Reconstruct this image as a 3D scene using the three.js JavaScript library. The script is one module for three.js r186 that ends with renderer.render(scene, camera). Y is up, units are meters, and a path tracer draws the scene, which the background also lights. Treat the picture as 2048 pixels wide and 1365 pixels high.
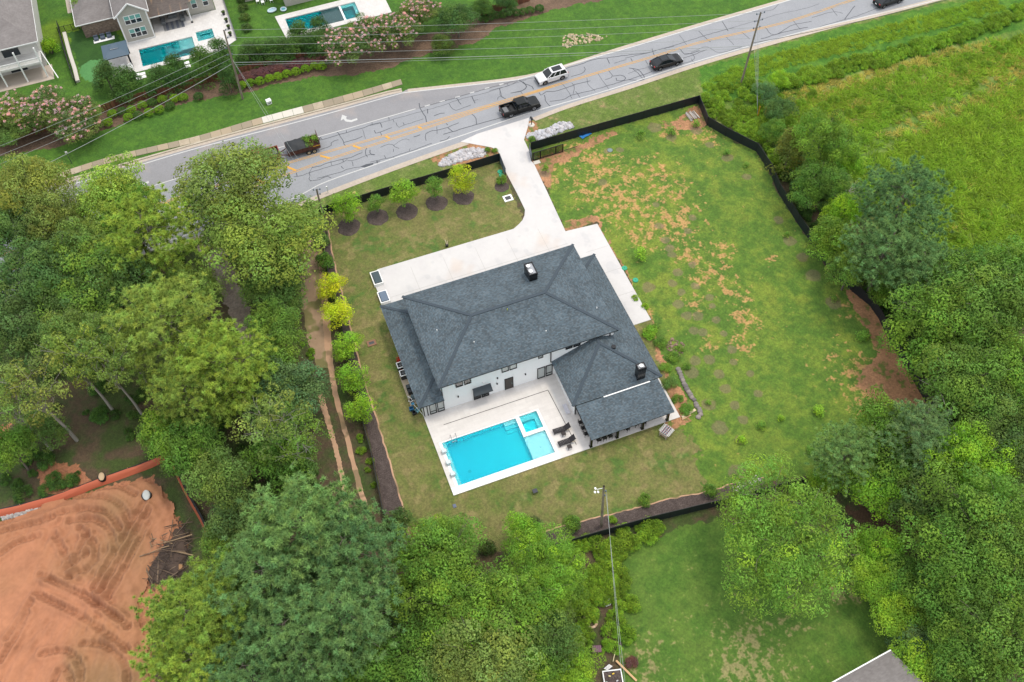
import * as THREE from 'three';
import { mergeGeometries } from 'three/addons/utils/BufferGeometryUtils.js';
import { RoundedBoxGeometry } from 'three/addons/geometries/RoundedBoxGeometry.js';

// ---------------------------------------------------------------- camera, sky, sun, exposure
const scene = new THREE.Scene();
const camera = new THREE.PerspectiveCamera(37.69, 1024 / 682, 1, 3000);
{
  const b = [0.935701,-0.021072,0.352163,0.300298,0.571472,-0.763702,-0.185158,0.820351,0.541055];
  camera.position.set(-24.00,100,66.00);
  camera.quaternion.setFromRotationMatrix(new THREE.Matrix4().makeBasis(
    new THREE.Vector3(b[0], b[1], b[2]), new THREE.Vector3(b[3], b[4], b[5]), new THREE.Vector3(b[6], b[7], b[8])));
}
const renderer = new THREE.WebGLRenderer({ antialias: true });
renderer.toneMapping = THREE.LinearToneMapping;
renderer.toneMappingExposure = 1.25;
renderer.shadowMap.enabled = true;
const sun = new THREE.DirectionalLight(0xfff4e2, 1.5);
sun.position.set(50, 150, -12); sun.target.position.set(0, 0, 0);
sun.castShadow = true; sun.shadow.radius = 22;
Object.assign(sun.shadow.camera, { left: -130, right: 130, top: 130, bottom: -130, near: 1, far: 400 });
sun.shadow.mapSize.set(4096, 4096);
scene.add(sun, sun.target);

// seeded random numbers and lattice noise
function rng(seed) { let a = seed >>> 0; return () => { a = (a + 0x6D2B79F5) | 0; let t = Math.imul(a ^ (a >>> 15), 1 | a); t = (t + Math.imul(t ^ (t >>> 7), 61 | t)) ^ t; return ((t ^ (t >>> 14)) >>> 0) / 4294967296; }; }
const LAT = new Float32Array(65536); { const r = rng(11); for (let i = 0; i < 65536; i++) LAT[i] = r(); }
function vn(x, y, per = 256) {
  let xi = Math.floor(x), yi = Math.floor(y); let fx = x - xi, fy = y - yi;
  fx = fx * fx * (3 - 2 * fx); fy = fy * fy * (3 - 2 * fy);
  const x0 = ((xi % per) + per) % per, x1 = (x0 + 1) % per, y0 = (((yi % per) + per) % per) << 8, y1 = ((((yi + 1) % per) + per) % per) << 8;
  const a = LAT[y0 + x0], b = LAT[y0 + x1], c = LAT[y1 + x0], d = LAT[y1 + x1];
  return a + (b - a) * fx + (c - a) * fy + (a - b - c + d) * fx * fy;
}
const fbm = (x, y, per) => (vn(x, y, per) * 4 + vn(x * 2 + 17, y * 2 + 5, per && per * 2) * 2 + vn(x * 4 + 3, y * 4 + 31, per && per * 4)) / 7;
const ss = (a, b, x) => { const t = Math.min(1, Math.max(0, (x - a) / (b - a))); return t * t * (3 - 2 * t); };
const lin = v => v <= 0.04045 ? v / 12.92 : Math.pow((v + 0.055) / 1.055, 2.4);
const srgb = v => v <= 0.0031308 ? v * 12.92 : 1.055 * Math.pow(v, 1 / 2.4) - 0.055;
// base colour whose lit appearance in open daylight is the given 8-bit value
const K = 1.5;
const alb = (r, g, b) => [lin(r / 255) / K, lin(g / 255) / K, lin(b / 255) / K];
const col = (r, g, b) => new THREE.Color().setRGB(...alb(r, g, b));

{ // overcast sky: bright veil, a little brighter overhead, soft cloud texture
  const w = 256, h = 128, d = new Float32Array(w * h * 4);
  for (let j = 0; j < h; j++) for (let i = 0; i < w; i++) {
    const el = (j + .5) / h * Math.PI - Math.PI / 2, s = Math.max(0, Math.sin(el));
    const c = 0.9 + 0.2 * fbm(i / w * 8, j / h * 10, 8);
    const L = (0.84 + 0.46 * s) * c, k = (j * w + i) * 4;
    d[k] = L * 0.97; d[k + 1] = L * 1.0; d[k + 2] = L * 1.06; d[k + 3] = 1;
  }
  const t = new THREE.DataTexture(d, w, h, THREE.RGBAFormat, THREE.FloatType);
  t.mapping = THREE.EquirectangularReflectionMapping; t.magFilter = t.minFilter = THREE.LinearFilter; t.needsUpdate = true;
  scene.background = t; scene.environment = t;
}

// ---------------------------------------------------------------- helpers
const used = {};
const numbered = n => { const k = used[n] = (used[n] ?? -1) + 1; return k ? n + '_' + String(k).padStart(3, '0') : n; };
function tag(o, label, category, group, kind) { if (label) o.userData.label = label; if (category) o.userData.category = category; if (group) o.userData.group = group; if (kind) o.userData.kind = kind; return o; }
function thing(name, label, category, [x, y, z] = [0, 0, 0], turn = 0, group) {
  const o = new THREE.Group(); o.name = numbered(name); o.position.set(x, y, z); o.rotation.y = turn; scene.add(o);
  return tag(o, label, category, group);
}
function mesh(name, geos, m, parent) {
  const g = Array.isArray(geos) ? (geos.length > 1 ? mergeGeometries(geos.map(q => q.index ? q.toNonIndexed() : q)) : geos[0]) : geos;
  const o = new THREE.Mesh(g, m); o.name = parent ? name : numbered(name); o.castShadow = o.receiveShadow = true; (parent || scene).add(o); return o;
}
function struct(name, geos, m) { const o = mesh(name, geos, m); o.userData.kind = 'structure'; return o; }
function dup(root, [x, y, z], turn, label, sc) {
  const r = root.clone(); r.name = numbered(root.name.replace(/_\d{3}$/, '')); r.userData = { ...root.userData }; scene.add(r); r.position.set(x, y, z); if (turn != null) r.rotation.y = turn;
  if (sc) r.scale.set(...(Array.isArray(sc) ? sc : [sc, sc, sc])); if (label) r.userData.label = label; return r;
}
const V = (x, y, z) => new THREE.Vector3(x, y, z);
// geometry: box by extents, tube through points, bar, disc, flat polygon, slab, ribbon
const B = (x0, x1, y0, y1, z0, z1) => new THREE.BoxGeometry(x1 - x0, y1 - y0, z1 - z0).translate((x0 + x1) / 2, (y0 + y1) / 2, (z0 + z1) / 2);
const BC = (w, h, d, x = 0, y = 0, z = 0) => new THREE.BoxGeometry(w, h, d).translate(x, y, z);
const RB = (w, h, d, r, x = 0, y = 0, z = 0) => new RoundedBoxGeometry(w, h, d, 2, r).translate(x, y, z);
const CY = (r0, r1, h, x = 0, y = 0, z = 0, n = 12) => new THREE.CylinderGeometry(r0, r1, h, n).translate(x, y, z);
function bar(p, q, w, h) { // box from p to q, w wide (level), h thick
  const d = q.clone().sub(p), L = d.length(), g = new THREE.BoxGeometry(w, h, L);
  g.applyMatrix4(new THREE.Matrix4().lookAt(p, q, V(0, 1, 0.0001))); const m = p.clone().add(q).multiplyScalar(.5); return g.translate(m.x, m.y, m.z);
}
function rod(p, q, r0, r1 = r0, n = 6) { const d = q.clone().sub(p), L = d.length(); const g = new THREE.CylinderGeometry(r1, r0, L, n); g.applyQuaternion(new THREE.Quaternion().setFromUnitVectors(V(0, 1, 0), d.normalize())); const m = p.clone().add(q).multiplyScalar(.5); return g.translate(m.x, m.y, m.z); }
const tube = (pts, r, seg = 24, n = 6) => new THREE.TubeGeometry(new THREE.CatmullRomCurve3(pts), seg, r, n);
function taper(pts, r0, r1, seg = 8, n = 6) { // tapered limb along a curve
  const c = new THREE.CatmullRomCurve3(pts), g = new THREE.TubeGeometry(c, seg, 1, n), p = g.attributes.position;
  for (let i = 0; i <= seg; i++) { const o = c.getPointAt(i / seg), r = r0 + (r1 - r0) * i / seg; for (let j = 0; j <= n; j++) { const k = i * (n + 1) + j; p.setXYZ(k, o.x + (p.getX(k) - o.x) * r, o.y + (p.getY(k) - o.y) * r, o.z + (p.getZ(k) - o.z) * r); } }
  return g;
}
function flat(poly, y, holes = []) {
  const s = new THREE.Shape(poly.map(p => new THREE.Vector2(p[0], -p[1])));
  for (const h of holes) s.holes.push(new THREE.Path(h.map(p => new THREE.Vector2(p[0], -p[1]))));
  return wuv(new THREE.ShapeGeometry(s).rotateX(-Math.PI / 2).translate(0, y, 0));
}
function slab(poly, y0, y1, holes = []) {
  const s = new THREE.Shape(poly.map(p => new THREE.Vector2(p[0], -p[1])));
  for (const h of holes) s.holes.push(new THREE.Path(h.map(p => new THREE.Vector2(p[0], -p[1]))));
  return wuv(new THREE.ExtrudeGeometry(s, { depth: y1 - y0, bevelEnabled: false }).rotateX(-Math.PI / 2).translate(0, y0, 0));
}
const rect = (x0, x1, z0, z1) => [[x0, z0], [x1, z0], [x1, z1], [x0, z1]];
function wuv(g) { // uv in metres by the way a face points
  const p = g.attributes.position, n = g.attributes.normal, uv = new Float32Array(p.count * 2);
  for (let i = 0; i < p.count; i++) { const ax = Math.abs(n.getX(i)), ay = Math.abs(n.getY(i)), az = Math.abs(n.getZ(i)); const x = p.getX(i), y = p.getY(i), z = p.getZ(i);
    if (ay >= ax && ay >= az) { uv[2 * i] = x; uv[2 * i + 1] = -z; } else if (ax > az) { uv[2 * i] = z; uv[2 * i + 1] = y; } else { uv[2 * i] = x; uv[2 * i + 1] = y; } }
  g.setAttribute('uv', new THREE.BufferAttribute(uv, 2)); return g;
}
function dense(path, step = 2) { // Catmull-Rom resample of an [x,z] path
  const c = new THREE.CatmullRomCurve3(path.map(p => V(p[0], 0, p[1])), false, 'centripetal'), n = Math.max(2, Math.round(c.getLength() / step));
  return c.getSpacedPoints(n).map(p => [p.x, p.z]);
}
function offset(path, d) { return path.map((p, i) => { const a = path[Math.max(0, i - 1)], b = path[Math.min(path.length - 1, i + 1)]; const dx = b[0] - a[0], dz = b[1] - a[1], l = Math.hypot(dx, dz) || 1; return [p[0] - dz / l * d, p[1] + dx / l * d]; }); }
function ribbon(path, w, y, y0) { // flat strip along a path; with y0 a solid kerb-like bar
  const a = offset(path, w / 2), b = offset(path, -w / 2); const poly = [...a, ...b.reverse()];
  return y0 == null ? flatStrip(a, b.reverse(), y) : slab(poly, y0, y);
}
function flatStrip(a, b, y) {
  const n = a.length, pos = [], idx = []; for (let i = 0; i < n; i++) { pos.push(a[i][0], y, a[i][1], b[i][0], y, b[i][1]); if (i) { const k = 2 * i; idx.push(k - 2, k - 1, k, k - 1, k + 1, k); } }
  const g = new THREE.BufferGeometry(); g.setAttribute('position', new THREE.Float32BufferAttribute(pos, 3)); g.setIndex(idx); g.computeVertexNormals();
  const nn = g.attributes.normal; if (nn.getY(0) < 0) { const id = g.index.array; for (let i = 0; i < id.length; i += 3) { const t = id[i]; id[i] = id[i + 1]; id[i + 1] = t; } g.computeVertexNormals(); }
  return wuv(g).toNonIndexed();
}
function poly3(pts) { // planar polygon in space, uv along and up the slope, facing up
  const P = pts.map(p => V(...p)), n = V(0, 0, 0); for (let i = 0; i < P.length; i++) { const a = P[i], b = P[(i + 1) % P.length]; n.x += (a.y - b.y) * (a.z + b.z); n.y += (a.z - b.z) * (a.x + b.x); n.z += (a.x - b.x) * (a.y + b.y); }
  n.normalize(); if (n.y < 0) { n.negate(); P.reverse(); }
  const e = V(0, 1, 0).cross(n); if (e.length() < 1e-4) e.set(1, 0, 0); e.normalize(); const s = n.clone().cross(e);
  const q = P.map(p => new THREE.Vector2(p.dot(e), p.dot(s))), tri = THREE.ShapeUtils.triangulateShape(q, []);
  const pos = [], uv = [], nor = []; for (const t of tri) for (const k of t) { pos.push(P[k].x, P[k].y, P[k].z); uv.push(q[k].x, q[k].y); nor.push(n.x, n.y, n.z); }
  const g = new THREE.BufferGeometry(); g.setAttribute('position', new THREE.Float32BufferAttribute(pos, 3)); g.setAttribute('normal', new THREE.Float32BufferAttribute(nor, 3)); g.setAttribute('uv', new THREE.Float32BufferAttribute(uv, 2)); return g;
}
// textures: fn(u, v) gives [r, g, b] as seen colours 0..255, or one value for bump
function ctex(size, metres, fn) {
  const d = new Uint8Array(size * size * 4);
  for (let j = 0; j < size; j++) for (let i = 0; i < size; i++) { const c = fn(i / size, j / size), k = (j * size + i) * 4; for (let q = 0; q < 3; q++) d[k + q] = Math.max(0, Math.min(255, 255 * srgb(lin(Math.min(255, Math.max(0, c[q])) / 255) / K))); d[k + 3] = 255; }
  return fin(d, size, metres, true);
}
function btex(size, metres, fn) {
  const d = new Uint8Array(size * size * 4); for (let j = 0; j < size; j++) for (let i = 0; i < size; i++) { const c = Math.max(0, Math.min(255, fn(i / size, j / size) * 255)), k = (j * size + i) * 4; d[k] = d[k + 1] = d[k + 2] = c; d[k + 3] = 255; }
  return fin(d, size, metres, false);
}
function fin(d, size, metres, colour) {
  const t = new THREE.DataTexture(d, size, size); t.magFilter = THREE.LinearFilter; t.minFilter = THREE.LinearMipmapLinearFilter; t.generateMipmaps = true; t.wrapS = t.wrapT = THREE.RepeatWrapping; t.repeat.set(1 / metres, 1 / metres); if (colour) t.colorSpace = THREE.SRGBColorSpace; t.needsUpdate = true; return t;
}
const std = (c, roughness = .8, extra = {}) => new THREE.MeshStandardMaterial({ color: Array.isArray(c) ? col(...c) : c, roughness, ...extra });
const tex = (map, roughness = .9, extra = {}) => new THREE.MeshStandardMaterial({ map, roughness, ...extra });

const M = {};
M.shingle = tex(ctex(512, 6, (u, v) => {
  const row = Math.floor(v * 40), off = LAT[row * 7 + 3], tabs = 26, tx = u * tabs + off * tabs, ti = Math.floor(tx) % tabs;
  const t = LAT[((row * 31) % 256) * 256 + (ti * 13 + row * 5) % 256], t2 = LAT[((row * 17 + 9) % 256) * 256 + (ti * 29 + 3) % 256];
  const edge = (v * 40 - row) < .28 ? .72 : 1, s = (.86 + .26 * t) * edge * (.88 + .24 * fbm(u * 5, v * 5, 5));
  return [(94 + 8 * t2) * s, (111 + 2 * t2) * s, (122 - 2 * t2) * s];
}), .92, { bumpMap: btex(256, 6, (u, v) => { const f = v * 40 - Math.floor(v * 40); return .3 + .7 * (1 - f); }), bumpScale: .012 });
M.ridge = std([72, 84, 94], .9);
M.black = std([28, 29, 31], .6);
M.gloss = std([20, 21, 23], .25);
M.white = std(new THREE.Color().setRGB(.8, .81, .82), .75);
M.offwhite = std(new THREE.Color().setRGB(.78, .78, .77), .6);
M.grey = std([120, 122, 124], .7);
M.metal = std([190, 192, 196], .35, { metalness: .8 });
M.concrete = tex(ctex(512, 12, (u, v) => { const n = fbm(u * 6, v * 6, 6), m = fbm(u * 40, v * 40, 40), s = ss(.58, .75, fbm(u * 3 + 7, v * 3 + 2, 3)); const o = ss(.6, .72, fbm(u * 9 + 1, v * 9 + 8, 9)); return [234 - 14 * n + 6 * m - 2 * s - 8 * o, 231 - 15 * n + 6 * m - 10 * s - 7 * o, 228 - 13 * n + 6 * m - 16 * s - 6 * o]; }), .85);
M.deck = tex(ctex(512, 9.6, (u, v) => {
  const r = Math.floor(v * 16), c = Math.floor(u * 8 + (r % 2) * .5), k = LAT[(r % 16) * 256 + ((c + 16) % 8)], fu = (u * 8 + (r % 2) * .5) % 1, fv = (v * 16) % 1, j = (fu < .02 || fv < .035) ? -5 : 0;
  const n = fbm(u * 30, v * 6, 6) + .8 * vn(u * 8, v * 40, 40), m = vn(u * 64, v * 128, 64); const b = 8 * k + 10 * n + 4 * m + j; return [228 + b, 222 + b, 217 + b];
}), .8);
M.coping = std(new THREE.Color().setRGB(.76, .75, .74), .75);
M.asphalt = tex(ctex(512, 10, (u, v) => { const n = fbm(u * 5, v * 5, 5), m = vn(u * 128, v * 128, 128), q = vn(u * 250, v * 250, 250); const b = 12 * n + 12 * m + 8 * q; return [152 + b, 154 + b, 159 + b]; }), .95);
M.asphalt2 = tex(ctex(512, 10, (u, v) => { const n = fbm(u * 5, v * 5, 5), m = vn(u * 128, v * 128, 128), s = ss(.55, .8, fbm(u * 3 + 3, v * 3, 3)); const b = 12 * n + 12 * m; return [148 + b + 22 * s, 147 + b + 12 * s, 150 + b + 4 * s]; }), .95);
M.paintw = tex(ctex(128, 3, (u, v) => { const m = vn(u * 40, v * 40, 40) * 22; return [232 - m, 232 - m, 230 - m]; }), .8);
M.painty = tex(ctex(128, 3, (u, v) => { const m = vn(u * 40, v * 40, 40); return [244 - 14 * m, 190 - 20 * m, 90 - 10 * m]; }), .8);
M.seal = std([84, 88, 96], .7);
M.sand = tex(ctex(256, 6, (u, v) => { const m = fbm(u * 24, v * 24, 24) * 34; return [196 + m * .7, 182 + m * .7, 168 + m * .6]; }), .95);
M.walk = tex(ctex(256, 6, (u, v) => { const m = fbm(u * 10, v * 10, 10) * 40, q = vn(u * 60, v * 60, 60) * 12; return [182 + m * .6 + q, 166 + m * .6 + q, 142 + m * .6 + q]; }), .95);
M.walknew = std([232, 226, 214], .9);
M.kerb = tex(ctex(256, 6, (u, v) => { const m = fbm(u * 12, v * 12, 12) * 34; return [188 + m, 176 + m, 156 + m]; }), .95);
M.mulch = tex(ctex(256, 3, (u, v) => { const m = vn(u * 40, v * 40, 40), n = fbm(u * 6, v * 6, 6), q = vn(u * 90, v * 90, 90); const b = 34 * (m - .5) + 30 * (n - .5) + 20 * q; return [84 + b, 72 + b * .95, 68 + b * .9]; }), 1, { bumpMap: btex(256, 3, (u, v) => vn(u * 50, v * 50, 50)), bumpScale: .03 });
M.bark = tex(ctex(128, 2, (u, v) => { const m = vn(u * 24, v * 5, 24) * 46; return [104 + m, 94 + m, 84 + m]; }), .95);
M.barkpale = tex(ctex(128, 2, (u, v) => { const m = vn(u * 20, v * 6, 20) * 46; return [150 + m, 145 + m, 134 + m]; }), .95);
M.pole = tex(ctex(128, 2, (u, v) => { const m = vn(u * 30, v * 2, 8) * 40; return [132 + m, 120 + m, 104 + m]; }), .95);
M.wood = tex(ctex(128, 2, (u, v) => { const m = vn(u * 30, v * 3, 8) * 40; return [176 + m, 146 + m, 110 + m]; }), .85);
M.wire = std([176, 182, 180], .45);
M.wiredark = std([72, 78, 80], .6);
M.glass = new THREE.MeshPhysicalMaterial({ color: 0xffffff, transmission: 1, thickness: 0, roughness: .03, ior: 1.45 });
M.pane = std([52, 60, 66], .06);
M.curtain = std([205, 212, 212], .9);
M.bluewater = null;

// ---------------------------------------------------------------- ground
const POOL = [-13.88, -4.93, 10.45, 16.24], LEDGE = [-4.93, -2.31, 13.12, 16.24], SPA = [-4.46, -2.31, 10.38, 12.66];
const POOLB = [-35.9, -27.6, -72.6, -68.3], SPAB = [-26.9, -24.3, -73.4, -71.0], POOLC = [-13.0, -1.6, -71.3, -67.4];
const R4 = a => rect(a[0], a[1], a[2], a[3]);
const roadUp = [[-65.16,-46.49],[-58.54,-47.29],[-54.17,-47.65],[-41.74,-47.93],[-32.53,-48.17],[-22.65,-48.36],[-8.62,-48.37],[-0.68,-47.97],[-0.07,-48.19],[6.31,-46.68],[14.74,-44.82],[16.55,-44.33],[19.33,-44.28],[33.99,-45.02],[46.97,-45.53],[61.69,-45.94],[74.21,-46.38],[93.17,-46.56]];
const roadLow = [[-66.04,-27.61],[-59.91,-28.54],[-48.56,-29.52],[-37.43,-30.27],[-28.64,-30.81],[-20.29,-31.35],[-17.39,-31.77],[-8.56,-32.88],[2.01,-33.89],[4.69,-34.1],[14.59,-35.16],[20.25,-35.7],[30.8,-36.18],[42.63,-36.91],[61.5,-37.13],[80.03,-36.81],[84.47,-36.61],[94.68,-36.57]];
const ZONES = [ // [zone, polygon] painted in order
  [3, [[-300, -300], [300, -300], [300, -60], ...[...roadUp].reverse(), [-300, -40]]],
  [8, [...roadLow, ...[[105.14,-36.52],[97.9,-27.1],[72.65,-29.67],[55.85,-30.33],[40.5,-29.47],[38.6,-29.55],[12.39,-29.51],[7.8,-29.24],[-16.03,-28.68],[-20.89,-28.87],[-35.5,-29.97],[-53.83,-27.42]]]],
  [4, [[42.12,-35.9],[61.02,-36.3],[79.47,-35.96],[93.91,-35.49],[119.75,-30.5],[110.67,9.71],[68.93,29.08],[57.88,19.97],[53.2,11.43],[50.14,4.93],[47.88,-3.41],[47.41,-15.67],[42.74,-18.61],[38.82,-26.18],[38.6,-29.55]]],
  [11, [[42.22,-36.1],[61.2,-36.61],[83.9,-35.77],[97.31,-32.72],[105.74,-25.22],[79.25,-26.36],[57.16,-26.82],[45.86,-27.31],[39.58,-29.27]]],
  [1, [[-16.03,-28.68],[7.7,-29.17],[6.78,-15.03],[12.88,-12.61],[17.25,3.96],[12.83,17.16],[13.05,21.8],[10.76,27.55],[4.24,27.38],[-8.6,26.78],[-17.13,23],[-20.88,21.06],[-20.58,16.04],[-20.68,4.43],[-20.23,-5.95],[-18.53,-24.15]]],
  [2, [[12.39,-29.51],[38.55,-29.46],[37.67,-24.87],[41.63,-17.57],[40.63,-9.61],[40.24,-3.88],[40.2,0.54],[39.98,4.73],[40.87,8.61],[41.64,13.41],[40.9,16.89],[40.74,20.01],[40.26,24.26],[39.95,27.54],[40.56,29.76],[30.78,32.73],[23.96,29.42],[17.87,28.04],[9.98,27.89],[12.79,21.7],[12.93,17.2],[15.65,3.33],[15.63,-13.67],[11.34,-13.87],[11.75,-21.83]]],
  [9, [[-1.73,29.56],[3.3,29.38],[11.96,29.93],[22.94,37.28],[21.34,43.72],[21.6,48.79],[20.86,54.24],[9.37,59.42],[-9.89,52.09],[-2.75,34.44]]],
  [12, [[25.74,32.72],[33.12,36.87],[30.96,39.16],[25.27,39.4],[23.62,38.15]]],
  // clay: building plot and bare patches
  [5, [[-72.53,-0.91],[-62.15,2.16],[-58.39,2.02],[-51.29,1.83],[-45.52,2.4],[-44.14,7.54],[-43.32,12.26],[-46.43,16.45],[-48.57,20.18],[-48.94,25.7],[-50.23,36.73],[-73.11,28.02]]],
  [5, [[-57.66,-2.99],[-55.67,-3.45],[-52.86,-1.13],[-51.96,0.57],[-54.51,1.24],[-57.17,0.54]]],
  [5, [[-63.46,-10.83],[-60.11,-10.24],[-60.49,-8.96],[-63.63,-8.07]]],
  [13, [[40.8,6.96],[41.23,8.84],[41.95,13.37],[41.22,16.93],[41.07,20.14],[40.59,24.39],[40.16,27.62],[37.78,26.98],[34.96,24.15],[33.92,21.11],[35.79,18.76],[38.66,18.12],[39.46,14.65],[39.58,11.28]]],
  [13, [[11.55,-27.32],[12.6,-27.73],[17.83,-27.96],[21.06,-28.38],[25.07,-28.73],[25.48,-27.91],[19.71,-27],[16.93,-25.79],[14.63,-25.67],[12.22,-21.54],[11.64,-22.28]]],
  [13, [[11.93,-15.81],[16.1,-15.1],[15.93,-5.06],[15.73,-0.81],[15.53,3.29],[15.03,7.9],[14.27,12.22],[14.85,17.59],[12.85,17.38],[13.06,14.72],[14.01,9.06],[15.65,3.33],[15.63,-13.67],[11.34,-13.87]]],
  [13, [[0.68,-35.49],[4.2,-34.83],[7.7,-32.03],[8.08,-30.39],[5.11,-30],[-0.38,-31.16],[-1.22,-33.06]]],
  [13, [[14.53,-35.41],[16.1,-34.1],[13.01,-31.08],[12.53,-31.81]]],
  [13, [[10.99,17.02],[13.02,17.02],[14.43,17.14],[14.72,17.97],[10.22,18.62]]],
  [13, [[36.44,-28.6],[38.31,-28.98],[38.11,-24.8],[36.01,-24.55],[31.96,-26.73],[31.74,-27.92],[34.61,-27.32]]],
  // tracks and paths through the wood on the left
  [10, [[-34.71,-34.37],[-32.19,-33.37],[-31.35,-27.39],[-30.84,-21.81],[-30.35,-16.46],[-30.05,-10.61],[-30.04,-5.15],[-31.44,-5.69],[-31.92,-10.55],[-32.86,-16.61],[-33.54,-22.88],[-34.42,-28.62]]],
  // mulch: borders inside the fence, straw beds across the road
  [15, [[-61.25,-57.33],[-57.86,-56.61],[-52.39,-55.71],[-48.23,-55.34],[-42.77,-56.46],[-38.68,-57.29],[-33.44,-58.04],[-27.61,-57.44],[-22.49,-56.78],[-17.17,-56.77],[-11.19,-56.04],[-6.92,-54.56],[-2.43,-53.83],[4.97,-54.67],[9.03,-54.78],[14.3,-54.68],[16.64,-56.59],[24.84,-57.22],[31.65,-57.15],[36.09,-56.43],[34.53,-59.85],[25.03,-62.06],[19.52,-61.02],[10.56,-59.32],[-10.05,-60.52],[-22.35,-61.05],[-32.95,-61.01],[-42.98,-60.39],[-44.17,-59.5],[-57.66,-59.46],[-61.11,-59.64]]],
  // artificial turf and putting green beside the patio
  [16, [[-45.92,-81.03],[-41.74,-81.45],[-38.31,-78.46],[-38.59,-73.63],[-40.72,-71.97],[-42.4,-67.71],[-44.89,-68.72],[-45.24,-74.05]]],
  [17, [[-45,-72.2],[-43.88,-72.75],[-42.05,-72.88],[-41.5,-71.78],[-41.54,-68.58],[-42.9,-66.71],[-44.89,-68.72],[-45.4,-70.75]]],
];
const RINGS = [ // straw rings round saplings, px radius turned into metres
  ...[[23.17,-10.2,0.8],[22.82,-6.18,0.8],[24.4,-13.73,0.6],[26.32,-8.01,0.7],[27.92,-9.92,0.7],[22.03,-2.2,0.9],[17.52,-1.39,1.1],[22.59,-5.09,0.7],[20.6,-0.85,0.8],[21.02,0.86,0.7],[23.11,0.57,0.8],[23.97,2.87,0.7],[24.29,-2.63,0.7],[20.73,7.36,0.8],[21.26,4.97,0.9],[19.84,2.42,1],[20.03,4.4,0.9],[21.19,4.69,0.5],[23.66,4.17,0.6],[19.81,6.76,0.8],[23.07,6.25,0.7],[23,8.49,0.6],[22.83,10.89,0.8],[19.62,11.26,0.9],[18,10.78,0.9],[19.75,13.46,0.9],[16.82,12.08,1.1],[22.11,12.63,0.6],[19.49,15.61,0.9],[16.64,16.85,1.1],[19.46,18.02,0.8],[16.46,20.07,1.2],[19.4,20.08,0.8],[22.74,17.62,0.7],[23.21,14.81,0.6],[37.18,-17.99,0.8],[38.12,-13.81,0.8],[38.3,-5.31,0.9],[37.78,-1.52,1.1],[37.92,1.43,1],[37.67,4.6,1.3],[37.82,9.18,1.3],[31.93,-24.56,1],[35.78,-24.42,1.1],[36.27,-21.2,0.8],[37.65,-18.01,0.8],[22.47,-25.46,0.8],[24.17,-24.99,0.7],[19.4,-20.18,0.8],[30.64,-27.26,1.3],[12.68,-24.9,1.2],[15.58,25.83,1.3],[13.43,9.45,0.8],[17.84,22.29,0.7],[22.85,-7.72,0.8]],
];
const DARKRINGS = [[-15.16,-25.25,1.55],[-11.08,-25.45,1.5],[-7.17,-24.95,1.5],[-2.91,-25.01,1.5],[0.85,-24.69,1.5],[6.28,-24.52,1]];
const CLAYB = [[19.3,-26.95,3],[20.03,-22.47,5],[20.86,-17.6,6],[21.79,-14.77,6],[23.74,-11.11,5],[24.13,-8.14,4],[25.33,-4,4],[26.21,-0.11,4],[26.76,3.55,3],[26.55,7.22,3],[27.13,-15.09,4],[26.01,-19.06,5],[18.94,-14.94,4],[26.58,-10.93,4],[20.79,-9.46,3],[28.7,-3.57,2.5],[24.03,10.65,2],[20.67,9.33,1.5],[34.39,18.59,4],[34.7,22.45,4],[33.86,0.27,1],[36.08,-22.35,3],[32.17,-25.55,2],[15.27,-25.41,4],[12.92,-23.28,3],[22.06,2.54,2],[39.09,10.93,2.5],[14.96,3.06,2],[17.27,-19.53,4]];
const PATCH9 = [[-2.47,41.68,3],[6.74,45.22,5],[11.96,42.91,2.5],[7.7,43.45,3],[19.25,42.35,2]];
const GX0 = -80, GZ0 = -106, GS = 190, GN = 2048;
const zone = new Uint8Array(GN * GN);
function raster(poly, val) {
  const P = poly.map(p => [(p[0] - GX0) / GS * GN, (p[1] - GZ0) / GS * GN]); let y0 = GN, y1 = 0; for (const p of P) { y0 = Math.min(y0, p[1]); y1 = Math.max(y1, p[1]); }
  for (let y = Math.max(0, Math.floor(y0)); y <= Math.min(GN - 1, y1); y++) { const xs = []; for (let i = 0; i < P.length; i++) { const a = P[i], b = P[(i + 1) % P.length]; if ((a[1] <= y + .5) !== (b[1] <= y + .5)) xs.push(a[0] + (y + .5 - a[1]) / (b[1] - a[1]) * (b[0] - a[0])); } xs.sort((a, b) => a - b); for (let k = 0; k + 1 < xs.length; k += 2) for (let x = Math.max(0, Math.ceil(xs[k] - .5)); x < Math.min(GN, xs[k + 1] - .5); x++) zone[y * GN + x] = val; }
}
for (const [v, p] of ZONES) raster(p, v);
const circle = (x, z, r, n = 20) => Array.from({ length: n }, (_, i) => [x + Math.cos(i / n * 6.2832) * r, z + Math.sin(i / n * 6.2832) * r]);

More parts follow.
